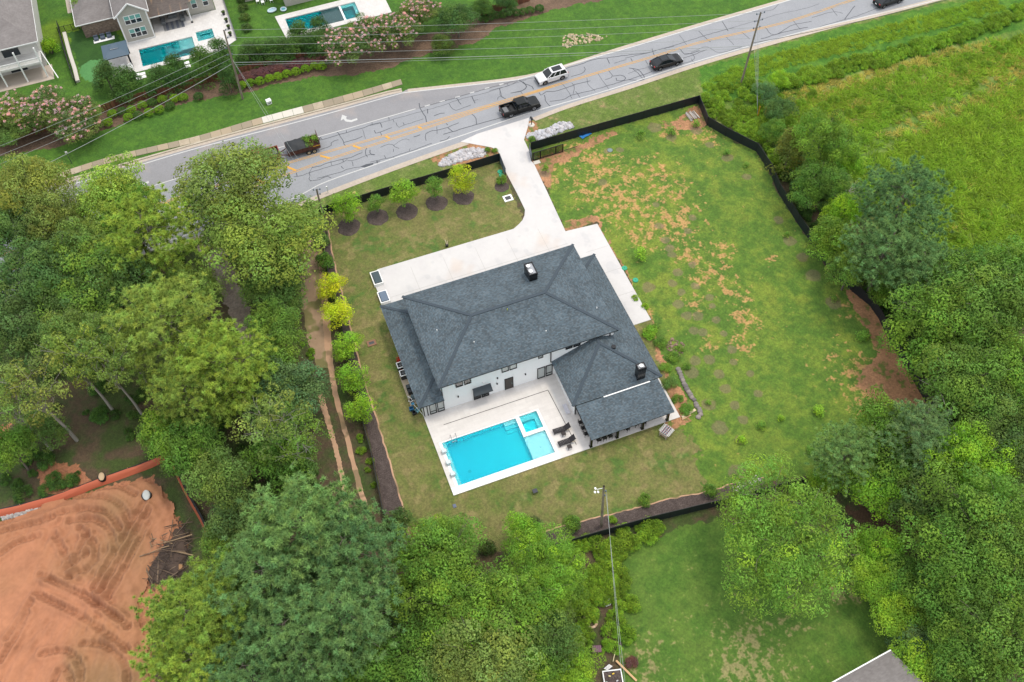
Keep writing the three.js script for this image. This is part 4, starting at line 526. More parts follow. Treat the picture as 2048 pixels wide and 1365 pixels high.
function needleCloud(tufts, seed) { // pine: radial sprays of long thin needles bunched at twig ends
  const r = rng(seed), per = 40, pos = new Float32Array(tufts.length * per * 9), cl = new Float32Array(tufts.length * per * 9); let k = 0;
  const d = new THREE.Vector3(), s = new THREE.Vector3();
  for (const t of tufts) { const tone = .7 + .6 * r(), w0 = r();
    for (let i = 0; i < per; i++) { d.set(r() - .5, r() * .9 - .15, r() - .5).normalize(); s.set(r() - .5, r() - .5, r() - .5).cross(d).normalize().multiplyScalar(t[3] * .1); const L = t[3] * (.75 + .5 * r());
      pos.set([t[0] + s.x, t[1] + s.y, t[2] + s.z, t[0] - s.x, t[1] - s.y, t[2] - s.z, t[0] + d.x * L, t[1] + d.y * L, t[2] + d.z * L], k * 9);
      const g = tone * (.8 + .4 * r()); for (let v = 0; v < 3; v++) cl.set([g * (.9 + .25 * w0), g, g * (1.05 - .2 * w0)], k * 9 + v * 3); k++; } }
  const g = new THREE.BufferGeometry(); g.setAttribute('position', new THREE.BufferAttribute(pos, 3)); g.setAttribute('color', new THREE.BufferAttribute(cl, 3)); g.computeVertexNormals(); return g;
}
function broadClumps(R, H, base, n, cr, seed, tips) { // clumps over a lobed dome: a few big lobes, each of many clumps
  const r = rng(seed), out = [], lobes = [], nl = 7 + Math.floor(r() * 4);
  lobes.push([0, H - R * .55, 0, R * .62]); for (let i = 0; i < nl; i++) { const a = i / nl * 6.2832 + r(), d = R * (.45 + .3 * r()), y = base + (H - base) * (.25 + .5 * r()); lobes.push([Math.cos(a) * d, y, Math.sin(a) * d, R * (.36 + .2 * r())]); }
  const area = lobes.reduce((s, l) => s + l[3] * l[3], 0);
  for (const l of lobes) { const m = Math.max(4, Math.round(n * l[3] * l[3] / area)), ph = r() * 6; for (let i = 0; i < m; i++) { const u = -.35 + 1.32 * (i + .5 + (r() - .5) * .8) / m, a = i * 2.39996 + ph + (r() - .5) * .5, s = Math.sqrt(Math.max(0, 1 - u * u)), q = l[3] * (.84 + .26 * r()); out.push([l[0] + s * Math.cos(a) * q, Math.max(base * .8, l[1] + u * q * .82), l[2] + s * Math.sin(a) * q, cr * (.6 + .62 * r()) * (tips ? .9 : 1), tips && r() < tips && u > .1 ? 1 : 0]); } }
  return [out, lobes];
}
function limbs(H, lobes, r0, seed, lean = 0) {
  const r = rng(seed), g = [], top = H * .72; g.push(taper([V(0, -.2, 0), V(lean * .2 + (r() - .5) * .3, H * .25, (r() - .5) * .3), V(lean * .55, H * .5, 0), V(lean, top, 0)], r0, r0 * .35, 8, 7));
  for (const l of lobes) { const y = Math.min(top * .9, Math.max(H * .22, l[1] * .62)); g.push(taper([V(lean * y / top, y, 0), V(l[0] * .45 + lean * .5, (y + l[1]) / 2 + .4, l[2] * .45), V(l[0] * .95, l[1], l[2] * .95)], r0 * .42, r0 * .08, 6, 5)); }
  for (const l of lobes) for (let k = 0; k < 3; k++) { const a = r() * 6.28, e = V(l[0] + Math.cos(a) * l[3] * .95, l[1] + l[3] * (.15 + .6 * r()), l[2] + Math.sin(a) * l[3] * .95); g.push(taper([V(l[0] * .7, l[1] - l[3] * .3, l[2] * .7), V((l[0] + e.x) / 2, (l[1] + e.y) / 2 + .2, (l[2] + e.z) / 2), e], r0 * .16, r0 * .05, 5, 4)); }
  return mergeGeometries(g);
}
const leafMat = (c, tr = .42) => { const m = new THREE.MeshPhysicalMaterial({ color: col(...c).multiply(new THREE.Color().setRGB(1.62, 1.46, 1.26)), vertexColors: true, roughness: .95, transmission: tr, thickness: 0, side: THREE.DoubleSide, specularIntensity: .3 }); return m; };
const LEAF = {
  oak: leafMat([128, 160, 80]), oakolive: leafMat([132, 154, 82]), green: leafMat([112, 156, 64]), dark: leafMat([98, 136, 74]), bright: leafMat([134, 184, 58]), lime: leafMat([184, 206, 50]), pine: leafMat([116, 160, 104], .25), pineb: leafMat([138, 174, 82], .25), cedar: leafMat([98, 116, 60], .15), pecan: leafMat([118, 168, 66]), crape: leafMat([100, 130, 70]), pink: leafMat([226, 186, 206], .3), hedge: leafMat([76, 116, 58]), box: leafMat([120, 166, 46]), loro: leafMat([110, 80, 86]), weed: leafMat([122, 168, 58]), teal: leafMat([98, 140, 90]), magnolia: leafMat([88, 118, 60]), deep: leafMat([106, 150, 62]), field: leafMat([138, 182, 66], .4), fieldd: leafMat([184, 188, 112], .4),
};
const KIND = {}; // geometry for each kind, three shapes each
const variants = (k, n, f) => KIND[k] = Array.from({ length: n }, (_, i) => { const v = f(i), p = v.crown.attributes.position, a = []; let h = 0; for (let j = 0; j < p.count; j += 3) { a.push(Math.hypot(p.getX(j), p.getZ(j))); h = Math.max(h, p.getY(j)); } a.sort((s, t) => s - t); v.R = a[Math.floor(a.length * .95)]; v.H = h; return v; });
variants('oak', 3, i => { const [c, l] = broadClumps(6, 13, 4, 110, 1.35, 100 + i); return { crown: leafCloud(c, 66, .2, 200 + i, { flat: .8 }), trunk: limbs(13, l, .42, 300 + i), R: 6, H: 13 }; });
variants('broad', 3, i => { const [c, l] = broadClumps(3.4, 8, 1.8, 70, 1.0, 130 + i); return { crown: leafCloud(c, 95, .165, 230 + i), trunk: limbs(8, l, .2, 330 + i), R: 3.4, H: 8 }; });
variants('pecan', 1, i => { const [c, l] = broadClumps(6.6, 12, 2.6, 230, 1.2, 160 + i, .07); return { crown: leafCloud(c, 70, .2, 260 + i, { wide: .35 }), trunk: limbs(12, l, .4, 360 + i), R: 6.6, H: 12 }; });
variants('sparse', 3, i => { const [c, l] = broadClumps(4.6, 15, 9.5, 30, .95, 190 + i); return { crown: leafCloud(c, 56, .2, 290 + i), trunk: limbs(15, l, .3, 390 + i, -1.2), R: 4.6, H: 15 }; });
variants('pine', 3, i => { // rounded loblolly crown on a long stem
  const r = rng(500 + i), t = [], g = [taper([V(0, -.2, 0), V(.1, 6, 0), V(-.1, 11, .1), V(0, 15.4, 0)], .34, .06, 8, 7)];
  for (let k = 0; k < 46; k++) { const f = k / 45, y = 6.6 + f * 9.6, L = (5.0 * Math.sqrt(Math.max(.04, 1 - Math.pow((y - 9.8) / 7.2, 2)))) * (.72 + .4 * r()), a = k * 2.39996 + r() * .4, e = V(Math.cos(a) * L, y + .5 + L * .18, Math.sin(a) * L); g.push(taper([V(0, y, 0), V(e.x * .5, y + .1, e.z * .5), e], 0.05, .012, 4, 4));
    for (let m = 0; m < 30; m++) { const s = .25 + .78 * Math.sqrt(r()), w = L * .24; t.push([e.x * s + (r() - .5) * 2 * w, y + (.5 + L * .18) * s + (r() - .35) * .95, e.z * s + (r() - .5) * 2 * w, 0.3 + .16 * r()]); } }
  for (let m = 0; m < 60; m++) { const a = r() * 6.28, q = 1.5 * Math.sqrt(r()); t.push([Math.cos(a) * q, 16.6 + .5 * r() - q * .5, Math.sin(a) * q, .34 + .14 * r()]); }
  return { crown: needleCloud(t, 520 + i), trunk: mergeGeometries(g), R: 5.2, H: 16.8 };
});
variants('young', 3, i => { const r = rng(600 + i), c = []; for (let k = 0; k < 46; k++) { const y = 1.3 + 3.1 * Math.pow(r(), .9), w = 1.35 * Math.sin(Math.PI * Math.min(1, (y - .9) / 3.9)) + .2, a = r() * 6.2832, d = w * Math.sqrt(r()); c.push([Math.cos(a) * d, y, Math.sin(a) * d, .36 + .24 * r(), r() < .12 ? 0 : 0]); } const g = [taper([V(0, -.1, 0), V(.04, 1.6, 0), V(0, 4, 0)], .07, .02, 5, 6)]; for (let k = 0; k < 9; k++) { const a = k * 2.4, y = 1.1 + k * .28; g.push(taper([V(0, y, 0), V(Math.cos(a) * .5, y + .45, Math.sin(a) * .5), V(Math.cos(a) * .95, y + .9, Math.sin(a) * .95)], .03, .008, 4, 4)); } return { crown: leafCloud(c, 190, .1, 620 + i), trunk: mergeGeometries(g), R: 1.5, H: 4.6 }; });
variants('crape', 2, i => { const [c, l] = broadClumps(2.9, 5, 1.2, 70, .78, 640 + i); const f = []; const r = rng(660 + i); for (const k of c) if (r() < .8) for (let m = 0; m < 5; m++) { const a = r() * 6.28; f.push([k[0] + Math.cos(a) * k[3] * .7, k[1] + k[3] * (.45 + .4 * r()), k[2] + Math.sin(a) * k[3] * .7, 0.1 + .1 * r()]); } return { crown: leafCloud(c, 230, .12, 670 + i), blossom: leafCloud(f, 700, .07, 680 + i, { tone0: .85, toneR: .3 }), trunk: limbs(5, l, .13, 690 + i), R: 2.9, H: 5 }; });
variants('cone', 2, i => { const r = rng(700 + i), c = []; for (let k = 0; k < 56; k++) { const f = Math.pow(r(), .8), y = .4 + f * 4.2, w = 1.35 * (1 - f * .75), a = r() * 6.2832; c.push([Math.cos(a) * w, y, Math.sin(a) * w, .42 + .16 * r()]); } return { crown: leafCloud(c, 170, .12, 720 + i, { wide: .4 }), trunk: taper([V(0, -.1, 0), V(0, 2, 0), V(0, 4.2, 0)], .1, .02, 4, 5), R: 1.6, H: 4.9 }; });
variants('shrub', 3, i => { const r = rng(740 + i), c = []; for (let k = 0; k < 26; k++) { const u = r(), a = r() * 6.2832, s = Math.sqrt(1 - u * u) * (.75 + .3 * r()); c.push([Math.cos(a) * s * .9, .3 + u * .75, Math.sin(a) * s * .9, .3 + .16 * r()]); } const g = []; for (let k = 0; k < 5; k++) { const a = k * 1.256; g.push(taper([V(0, -.05, 0), V(Math.cos(a) * .25, .35, Math.sin(a) * .25), V(Math.cos(a) * .6, .8, Math.sin(a) * .6)], .03, .01, 3, 4)); } return { crown: leafCloud(c, 260, .1, 760 + i), trunk: mergeGeometries(g), R: 1.15, H: 1.4 }; });
variants('ball', 1, i => { const r = rng(780 + i), c = []; for (let k = 0; k < 90; k++) { const u = r() * 1.3 - .3, a = r() * 6.2832, s = Math.sqrt(1 - u * u); c.push([Math.cos(a) * s * .8, .75 + u * .7, Math.sin(a) * s * .8, .2]); } return { crown: leafCloud(c, 620, .07, 790 + i, { tone0: .88, toneR: .24 }), trunk: taper([V(0, -.05, 0), V(0, .3, 0), V(0, .7, 0)], .05, .02, 3, 5), R: 1, H: 1.6 }; });
variants('sapling', 2, i => { const r = rng(800 + i), c = []; for (let k = 0; k < 14; k++) { const y = .35 + r() * 1.1, a = r() * 6.2832, w = .34 * (1.4 - y * .6); c.push([Math.cos(a) * w * r(), y, Math.sin(a) * w * r(), .2]); } return { crown: leafCloud(c, 420, .07, 820 + i), trunk: taper([V(0, -.05, 0), V(0, .7, 0), V(.03, 1.3, 0)], .025, .008, 3, 5), R: .5, H: 1.6 }; });
const rv = rng(4242), TINT = {};
const tint = (leaf) => { const k = leaf + Math.floor(rv() * 4); if (!TINT[k]) { const i = +k.slice(-1), m = LEAF[leaf].clone(), f = [[1, 1, 1], [1.14, 1.08, .96], [.86, .9, .95], [1.06, .98, 1.1]][i]; m.color.r *= f[0]; m.color.g *= f[1]; m.color.b *= f[2]; TINT[k] = m; } return TINT[k]; };
function plant(name, label, category, group, kind, leaf, x, z, R, H, bark = M.bark, lean) {
  const k = KIND[kind], v = k[Math.floor(rv() * k.length)], t = thing(name, label, category, [x, 0, z], rv() * 6.2832, group);
  t.scale.set(R / v.R, H / v.H, R / v.R); mesh('trunk', v.trunk, bark, t); const c = mesh('crown', v.crown, tint(leaf), t); c.userData.kind = 'stuff'; if (v.blossom) { const b = mesh('blossom', v.blossom, LEAF.pink, t); b.userData.kind = 'stuff'; }
  if (lean != null) { t.rotation.y = lean; }
  return t;
}
// trees: [name, kind, leaf, label, [x, z] of the crown's middle, radius, height]; positions were found from the crown at two thirds of its height
const T = (n, k, leaf, label, p, R, H, o = {}) => plant(n, label, o.cat || 'tree', o.group, k, leaf, p[0], p[1], R, H, o.bark, o.lean);
const WL = { group: 'trees of the wood left of the track' };
T('oak_tree', 'oak', 'oak', 'spreading bright green oak overhanging the road and trailer', [[-28.62,-27.35]][0], 7.4, 14.5, WL);
T('oak_tree', 'oak', 'oak', 'broad oak with bare pale limb above the dirt track', [[-25.14,-19.66]][0], 7.2, 13, WL);
T('understory_tree', 'broad', 'dark', 'dark understory tree under the overhanging oak', [[-26.76,-14.7]][0], 3.8, 7, WL);
T('understory_tree', 'broad', 'dark', 'dark low tree at the top of the dirt track', [[-25.1,-18.26]][0], 2.6, 5.5, WL);
T('oak_tree', 'oak', 'oakolive', 'olive brown oak nearest the left edge above the road', [[-51.83,-37.72]][0], 5.2, 14, WL);
T('oak_tree', 'oak', 'dark', 'dark oak covering the road end at the left edge', [[-54.8,-31.89]][0], 4.6, 13, WL);
T('oak_tree', 'oak', 'oak', 'green oak over the road end, second from left edge', [[-46.5,-26.96]][0], 4.2, 12, WL);
T('oak_tree', 'oak', 'oakolive', 'olive oak in front of the crossed wires, second from left edge', [[-49.5,-31.52]][0], 4.6, 13, WL);
T('oak_tree', 'oak', 'pineb', 'dense round oak hiding the road below the flowering hedge', [[-42.09,-32.46]][0], 5.4, 14, WL);
T('pine_tree', 'pine', 'pineb', 'tall pine standing over the hidden yellow road lines', [[-38.4,-22.73]][0], 5.6, 16, WL);
T('oak_tree', 'oak', 'green', 'green oak left of the gravel path by the road', [[-40.62,-27.99]][0], 4.6, 13, WL);
T('oak_tree', 'oak', 'dark', 'blue-green oak at the left edge below the olive oaks', [[-52.59,-23.5]][0], 6, 13.5, WL);
T('oak_tree', 'oak', 'green', 'mid green oak in the middle of the upper left wood', [[-47.81,-20.01]][0], 6, 13, WL);
T('oak_tree', 'oak', 'dark', 'dark oak beside the gravel path bend', [[-43.67,-19.22]][0], 5, 12.5, WL);
T('oak_tree', 'oak', 'dark', 'dark crown at left edge with reddish twigs below it', [[-55.26,-16.8]][0], 5, 12, WL);
T('oak_tree', 'oak', 'oak', 'pale crowned oak with forked grey limbs in the wood', [[-47.5,-10.77]][0], 4.4, 14, { ...WL, bark: M.barkpale });
T('pine_tree', 'pine', 'pineb', 'big light green pine right of the gravel path', [[-39.02,-8.13]][0], 6.4, 16, WL);
T('pine_tree', 'pine', 'pineb', 'light green pine leaning over the gravel path end', [[-34.22,-1.29]][0], 5.4, 15, WL);
T('pine_tree', 'pine', 'pineb', 'pine with open crown below the two big light pines', [[-38.37,0.52]][0], 3.8, 14, WL);
T('oak_tree', 'oak', 'oak', 'dark mixed oak left of the gravel path middle', [[-35.44,-16.82]][0], 3.2, 10, WL);
T('understory_tree', 'broad', 'green', 'bright leafy tree between gravel path and dirt track', [[-27.74,-9.85]][0], 3.3, 7, WL);
T('understory_tree', 'broad', 'green', 'rounded green tree left of the track opposite the lime maples', [[-28.27,-5.44]][0], 3.4, 7, WL);
T('understory_tree', 'broad', 'teal', 'blue-green tree crowding the track where it narrows', [[-27.76,0.73]][0], 3.7, 8.5, WL);
T('understory_tree', 'broad', 'dark', 'dark tree below the narrowing of the track', [[-29.69,1.98]][0], 4, 8.5, WL);
T('oak_tree', 'sparse', 'oak', 'thin crowned tree with bare pale branches beside the ruts', [[-31,6.71]][0], 4, 12, { ...WL, bark: M.barkpale, lean: 0 });
T('oak_tree', 'sparse', 'green', 'thin yellowish tree above the two wheel ruts', [[-29.01,8.82]][0], 3.5, 11, { ...WL, bark: M.barkpale });
T('understory_tree', 'broad', 'green', 'yellow-green tree left of the lower wheel ruts', [[-31.34,9.07]][0], 3.6, 8, WL);
T('understory_tree', 'broad', 'dark', 'dark tree tucked beside the left wheel rut', [[-29.38,9.27]][0], 2.4, 6, WL);
T('leaning_tree', 'sparse', 'oakolive', 'leaning grey trunked tree over the orange silt fence', [[-53.04,-5.24]][0], 4, 15, { ...WL, bark: M.barkpale, lean: .4 });
T('leaning_tree', 'sparse', 'oak', 'slim leaning tree near the left edge above the clay', [[-55.89,-5.02]][0], 3.4, 14, { ...WL, bark: M.barkpale, lean: .7 });
T('leaning_tree', 'sparse', 'oak', 'leaning tree with long bare trunk in the clearing', [[-48.48,-7.54]][0], 3.4, 15.5, { ...WL, bark: M.barkpale, lean: .5 });
T('leaning_tree', 'sparse', 'oak', 'second bare trunk leaning right of the clearing', [[-45.29,-5.59]][0], 3.2, 15.5, { ...WL, bark: M.barkpale, lean: .45 });
T('understory_tree', 'broad', 'green', 'loose green tree above the end of the silt fence', [[-42.09,1.2]][0], 3.2, 9, WL);
T('understory_tree', 'broad', 'green', 'wispy tree over the silt fence corner', [[-39.72,4.76]][0], 3.4, 10, WL);
T('understory_tree', 'broad', 'oak', 'mid green tree right of the rusty fence line', [[-37.65,9.41]][0], 3.6, 9.5, WL);
T('understory_tree', 'broad', 'dark', 'dark tree between rusty fence and the big pines', [[-36.77,13.04]][0], 3.2, 7, WL);
T('understory_tree', 'broad', 'green', 'bright low tree below the brush pile', [[-39.26,14.92]][0], 2.4, 5, WL);
T('understory_tree', 'broad', 'green', 'small green tree at the left edge above the silt fence', [[-58.56,-3.16]][0], 3, 8, WL);
T('understory_tree', 'broad', 'dark', 'low tree at the left edge above the bare clay patch', [[-56.09,-5.5]][0], 3, 6, WL);
T('understory_tree', 'broad', 'dark', 'dark tree at the lower end of the gravel path', [[-33.71,-1.66]][0], 3, 6.5, WL);
T('oak_tree', 'oak', 'dark', 'dark oak between the blue-green oak and pale crowned oak', [[-50.97,-18.97]][0], 4.6, 11, WL);
const PB = { group: 'tall pines at the lower left' };
T('pine_tree', 'pine', 'pine', 'largest blue-green pine beside the wheel ruts end', [[-30.41,21.25]][0], 5.8, 16.5, PB);
T('pine_tree', 'pine', 'pine', 'blue-green pine right of the largest pine, near the fence corner', [[-27.06,24.46]][0], 5.0, 15.5, PB);
T('pine_tree', 'pine', 'pine', 'blue-green pine in the middle of the pine stand', [[-34.62,24.72]][0], 5.5, 16, PB);
T('pine_tree', 'pine', 'pine', 'pine at the lower right of the pine stand', [[-29.4,29.56]][0], 5.2, 15, PB);
T('pine_tree', 'pine', 'pine', 'pine nearest the bottom edge in the pine stand', [[-34.14,29.86]][0], 5, 14.5, PB);
T('pine_tree', 'pine', 'pineb', 'brighter green pine overhanging the bare clay plot', [[-42.18,25.52]][0], 5.2, 14.5, PB);
T('pine_tree', 'pine', 'pineb', 'bright pine between the clay plot and blue-green pines', [[-38.99,25.22]][0], 4.6, 14, PB);
T('pine_tree', 'pine', 'pineb', 'bright pine at the bottom edge beside the clay', [[-42.59,29.22]][0], 5, 13, PB);
T('pine_tree', 'pine', 'pine', 'pine at the bottom edge under the stand', [[-38.5,31.75]][0], 4.4, 13, PB);
const BT = { group: 'trees between the back fence and lower edge' };
T('pecan_tree', 'oak', 'green', 'round green tree against the corner of the back fence', [[-18.87,26.65]][0], 5, 10.5, BT);
T('pecan_tree', 'oak', 'green', 'green tree right of the pines at the lower edge', [[-19.4,31.34]][0], 5, 10.5, BT);
T('pecan_tree', 'pecan', 'pecan', 'yellow tipped tree just outside the back fence mulch', [[-9.26,30.48]][0], 4.6, 9, BT);
T('pecan_tree', 'oak', 'green', 'wide tree in the middle of the lower grove', [[-15.54,33.35]][0], 5.2, 10.5, BT);
T('pecan_tree', 'oak', 'oak', 'pale green tree lowest in the grove', [[-18.76,36.72]][0], 5.2, 10.5, BT);
T('pecan_tree', 'broad', 'green', 'tree left of the pale lowest tree at bottom edge', [[-24.57,34.32]][0], 3.8, 8, BT);
T('pecan_tree', 'broad', 'green', 'leafy tree below the pines by the bottom edge', [[-29.15,33.07]][0], 4, 8, BT);
T('understory_tree', 'broad', 'bright', 'lime green bush tree leaning on the back fence', [[-9.85,25.7]][0], 2.4, 5.5, BT);
T('understory_tree', 'broad', 'bright', 'small yellow-green tree at the mulch corner', [[-18.17,22.96]][0], 2.6, 6, BT);
T('understory_tree', 'broad', 'dark', 'dark tree between the pines and the grove', [[-23.88,28.04]][0], 2.8, 6, BT);
T('understory_tree', 'broad', 'dark', 'dark tree above the debris garden', [[-11.27,36.86]][0], 3.2, 7.5, BT);
T('understory_tree', 'broad', 'bright', 'bright lime shrub tree at the bottom edge by the debris', [[-10.05,40.36]][0], 2.6, 4.5, BT);
T('understory_tree', 'broad', 'green', 'low green tree at the foot of the grove', [[-14.26,39.22]][0], 3, 7, BT);
T('understory_tree', 'broad', 'green', 'bushy tree left of the stone ring', [[-8.56,32.84]][0], 2.6, 5.5, BT);
T('pecan_tree', 'pecan', 'pecan', 'great spreading pecan tree with yellow tips on the back lawn', [[13.59,37.46]][0], 7.4, 12, { group: 'trees round the back lawn' });
const RB2 = { group: 'trees at the lower right corner' };
[['bright', [[23.71,39.87]][0], 2.6, 5, 'bright green thicket top just right of the great pecan'], ['bright', [[21.11,42.6]][0], 2.6, 5, 'bright leafy thicket beside the pecan shade'], ['green', [[24.19,43.22]][0], 2.6, 5.2, 'green thicket clump right of the bright leafy one'], ['bright', [[21.8,46.46]][0], 2.6, 5, 'bright thicket clump above the grey garden roof'], ['green', [[24.03,47.85]][0], 2.4, 5, 'green thicket clump in the dark gap'], ['bright', [[21.2,51.23]][0], 2.7, 5, 'lime thicket touching the grey garden roof'], ['green', [[23.53,53.14]][0], 2.6, 5, 'green thicket at the bottom edge right of the roof'], ['teal', [[21.86,49.41]][0], 2.2, 4.5, 'blue-green thicket between the lime clumps']].forEach(([l, p, R, H, lab]) => T('thicket', 'broad', l, lab, p, R, H, { group: 'thicket right of the back lawn' }));
T('elm_tree', 'oak', 'deep', 'large elm at the right edge above the corner', [[30.94,43.49]][0], 6.4, 12.5, RB2);
T('elm_tree', 'oak', 'deep', 'elm below the large one at the right edge', [[27.89,46.79]][0], 5, 11, RB2);
T('elm_tree', 'oak', 'deep', 'elm in the bottom right corner', [[27.15,53.2]][0], 5.4, 11.5, RB2);
T('elm_tree', 'oak', 'deep', 'elm between the thicket and the corner elm', [[24.66,52.55]][0], 3.8, 9, RB2);
T('elm_tree', 'oak', 'deep', 'elm cut by the right edge below the light green tree', [[32.61,47.43]][0], 4.6, 12, RB2);
T('oak_tree', 'oak', 'bright', 'light green tree standing over dark shade at the right edge', [[35.36,37.05]][0], 4.6, 11, RB2);
T('pine_tree', 'pine', 'pine', 'round pine nearest the corner of the lawn', [[24.57,30.77]][0], 3.4, 9.5, RB2);
T('pine_tree', 'pine', 'pine', 'taller pine behind the round pine by the fence', [[31.28,32.01]][0], 3.9, 12, RB2);
T('oak_tree', 'broad', 'green', 'pale tipped tree at the end of the red soil strip', [[30.04,29.3]][0], 3.4, 10.5, RB2);
T('oak_tree', 'broad', 'green', 'green tree between the two pines at the lawn corner', [[28.3,32.54]][0], 3.6, 9, RB2);
T('oak_tree', 'broad', 'bright', 'yellow-green tree in front of the shaded bare soil', [[26.4,34.15]][0], 3.4, 7, RB2);
T('oak_tree', 'broad', 'dark', 'dark tree right of the shaded bare soil', [[30.03,37.24]][0], 3.8, 9, RB2);
T('oak_tree', 'broad', 'dark', 'dark tree cut by the right edge beside the light green tree', [[40.41,37.82]][0], 4, 10, RB2);
T('understory_tree', 'broad', 'bright', 'small bright shrub tree at the back fence end', [[23.19,30.87]][0], 1.8, 4, RB2);
T('understory_tree', 'broad', 'green', 'green tree under the great oaks near the soil strip end', [[35.9,32.39]][0], 2.6, 7, RB2);
const RW = { group: 'oaks and pines outside the right fence' };
T('oak_tree', 'oak', 'deep', 'great oak touching the curve of the right fence', [[42.69,21.03]][0], 6.2, 13, RW);
T('oak_tree', 'oak', 'deep', 'great oak at the right edge, middle of the wood', [[46.58,21.87]][0], 6.4, 14, RW);
T('oak_tree', 'oak', 'deep', 'oak at the right edge bordering the meadow', [[53.08,19.05]][0], 5.2, 13, RW);
T('oak_tree', 'oak', 'deep', 'oak below the great oak by the right fence', [[40.73,28.44]][0], 5.4, 12.5, RW);
T('oak_tree', 'oak', 'deep', 'oak cut by the right edge beside the pale branches', [[45.5,29.28]][0], 5.4, 13, RW);
T('oak_tree', 'oak', 'dark', 'dark oak beyond the pale dead branches', [[42.29,33.4]][0], 4.6, 11, RW);
T('oak_tree', 'oak', 'deep', 'oak on the meadow side of the great oak', [[46.88,17.37]][0], 4.8, 12, RW);
T('pine_tree', 'pine', 'pine', 'tall soft pine standing against the meadow', [[46.97,5.06]][0], 5.2, 15, RW);
T('pine_tree', 'pine', 'pine', 'pine below the tall soft pine', [[42.15,9.83]][0], 4.6, 13, RW);
T('pine_tree', 'pine', 'pine', 'grey-green pine between the lower pine and great oak', [[44.45,13.12]][0], 4, 12, RW);
T('oak_tree', 'oak', 'deep', 'rounded tree behind the upper fence corner', [[45.86,-9.55]][0], 4.2, 11.5, RW);
T('oak_tree', 'oak', 'deep', 'leafy tree under the rounded tree by the fence', [[42.67,-5.3]][0], 3.6, 8, RW);
T('cedar_tree', 'cone', 'cedar', 'dark brownish cedar squeezed beside the fence bend', [[43.32,-12.9]][0], 2.4, 8, RW);
T('understory_tree', 'broad', 'bright', 'lime crowned sapling tree behind the rounded tree', [[49.23,-7.53]][0], 1.9, 6.5, RW);
T('understory_tree', 'broad', 'bright', 'yellow-green tree beside the bare grey twigs', [[43.7,-0.17]][0], 2.6, 7.5, RW);
T('understory_tree', 'broad', 'bright', 'yellow-green tree on the meadow edge above the pine', [[50.06,-2.83]][0], 2.2, 6, RW);
T('understory_tree', 'broad', 'green', 'green tree against the fence below the lime trees', [[40.33,2.91]][0], 2.9, 7, RW);
T('understory_tree', 'broad', 'green', 'dark green tree against the fence by the straw rings', [[39.79,7.87]][0], 2.7, 6.5, RW);
T('understory_tree', 'broad', 'green', 'low tree outside the fence where it curves', [[43.22,11.29]][0], 2.2, 5, RW);
T('understory_tree', 'broad', 'dark', 'dark low tree left of the great oak at the fence', [[45.37,13.37]][0], 2.2, 5, RW);
T('understory_tree', 'broad', 'teal', 'blue-green bush tree near the leaning pole', [[46.94,-25.57]][0], 1.9, 4, RW);
T('understory_tree', 'broad', 'dark', 'dark bush tree right of the yellow guy markers', [[47.13,-21.58]][0], 2.2, 4, RW);
T('understory_tree', 'broad', 'bright', 'bright bush tree at the start of the hedge row', [[50.41,-27.66]][0], 1.6, 3.6, RW);
T('understory_tree', 'broad', 'green', 'green bush tree between guy markers and the cedar', [[44.19,-18.43]][0], 1.8, 4, RW);
// young trees in mulch rings
const YG = 'young trees along the front fence', YP = [['bright', 2.0, 5.2, [[-14.81,-26.11]][0], 'young tree nearest the oak, first along the front fence'], ['green', 1.2, 3.4, [[-10.97,-26.14]][0], 'small dense young tree, second along the front fence'], ['bright', 2.0, 5.0, [[-7.17,-25.76]][0], 'wide young tree, third along the front fence'], ['green', 1.3, 4.2, [[-2.85,-25.6]][0], 'slim young tree, fourth along the front fence'], ['lime', 1.85, 4.8, [[1.02,-25.33]][0], 'yellow-lime young tree, fifth along the front fence']];
for (const [l, R, H, p, lab] of YP) plant('young_tree', lab, 'tree', YG, 'young', l, p[0], p[1], R, H);
plant('palm_shrub', 'small green shrub in a mulch ring beside the driveway gate', 'shrub', undefined, 'shrub', 'green', ...[[6.56,-25.19]][0], .75, 1.5);
const YM = 'lime maples along the left mulch border'; [['lime', 1.9, 4.4, [[-20.18,-14.27]][0], 'topmost'], ['lime', 1.95, 4.4, [[-20.35,-9.78]][0], 'second'], ['bright', 1.95, 4.4, [[-20.65,-4.73]][0], 'third'], ['bright', 1.9, 4.4, [[-21.06,-0.11]][0], 'fourth'], ['bright', 1.8, 4.2, [[-21.49,4.16]][0], 'lowest']].forEach(([l, R, H, p, o]) => plant('maple_tree', o + ' of five lime maples in the left mulch border', 'tree', YM, 'young', l, p[0], p[1], R, H));
plant('border_shrub', 'dark shrub at the upper end of the left border', 'shrub', undefined, 'shrub', 'dark', ...[[-19.45,-23.78]][0], 1.3, 2.2);
plant('border_shrub', 'green shrub above the topmost lime maple', 'shrub', undefined, 'shrub', 'green', ...[[-19.72,-19.9]][0], 1.2, 2.2);
plant('magnolia_shrub', 'dark magnolia at the lower left corner of the border', 'shrub', undefined, 'shrub', 'magnolia', ...[[-21.37,18.36]][0], 1.5, 2.6);
plant('magnolia_shrub', 'dark rounded shrub in the mulch below the pool lawn', 'shrub', undefined, 'shrub', 'magnolia', ...[[-8.19,23.99]][0], 1.15, 2);
plant('magnolia_shrub', 'green shrub in the mulch left of the yard pole', 'shrub', undefined, 'shrub', 'green', ...[[-4.13,25.22]][0], 1.1, 1.8);
plant('magnolia_shrub', 'dark flowering shrub at the left end of the bottom mulch', 'shrub', undefined, 'shrub', 'magnolia', ...[[-13.5,24.38]][0], 1.0, 1.8);
plant('border_shrub', 'low bright tuft beside the yard pole', 'shrub', undefined, 'shrub', 'bright', ...[[0.37,26.21]][0], .5, .8);
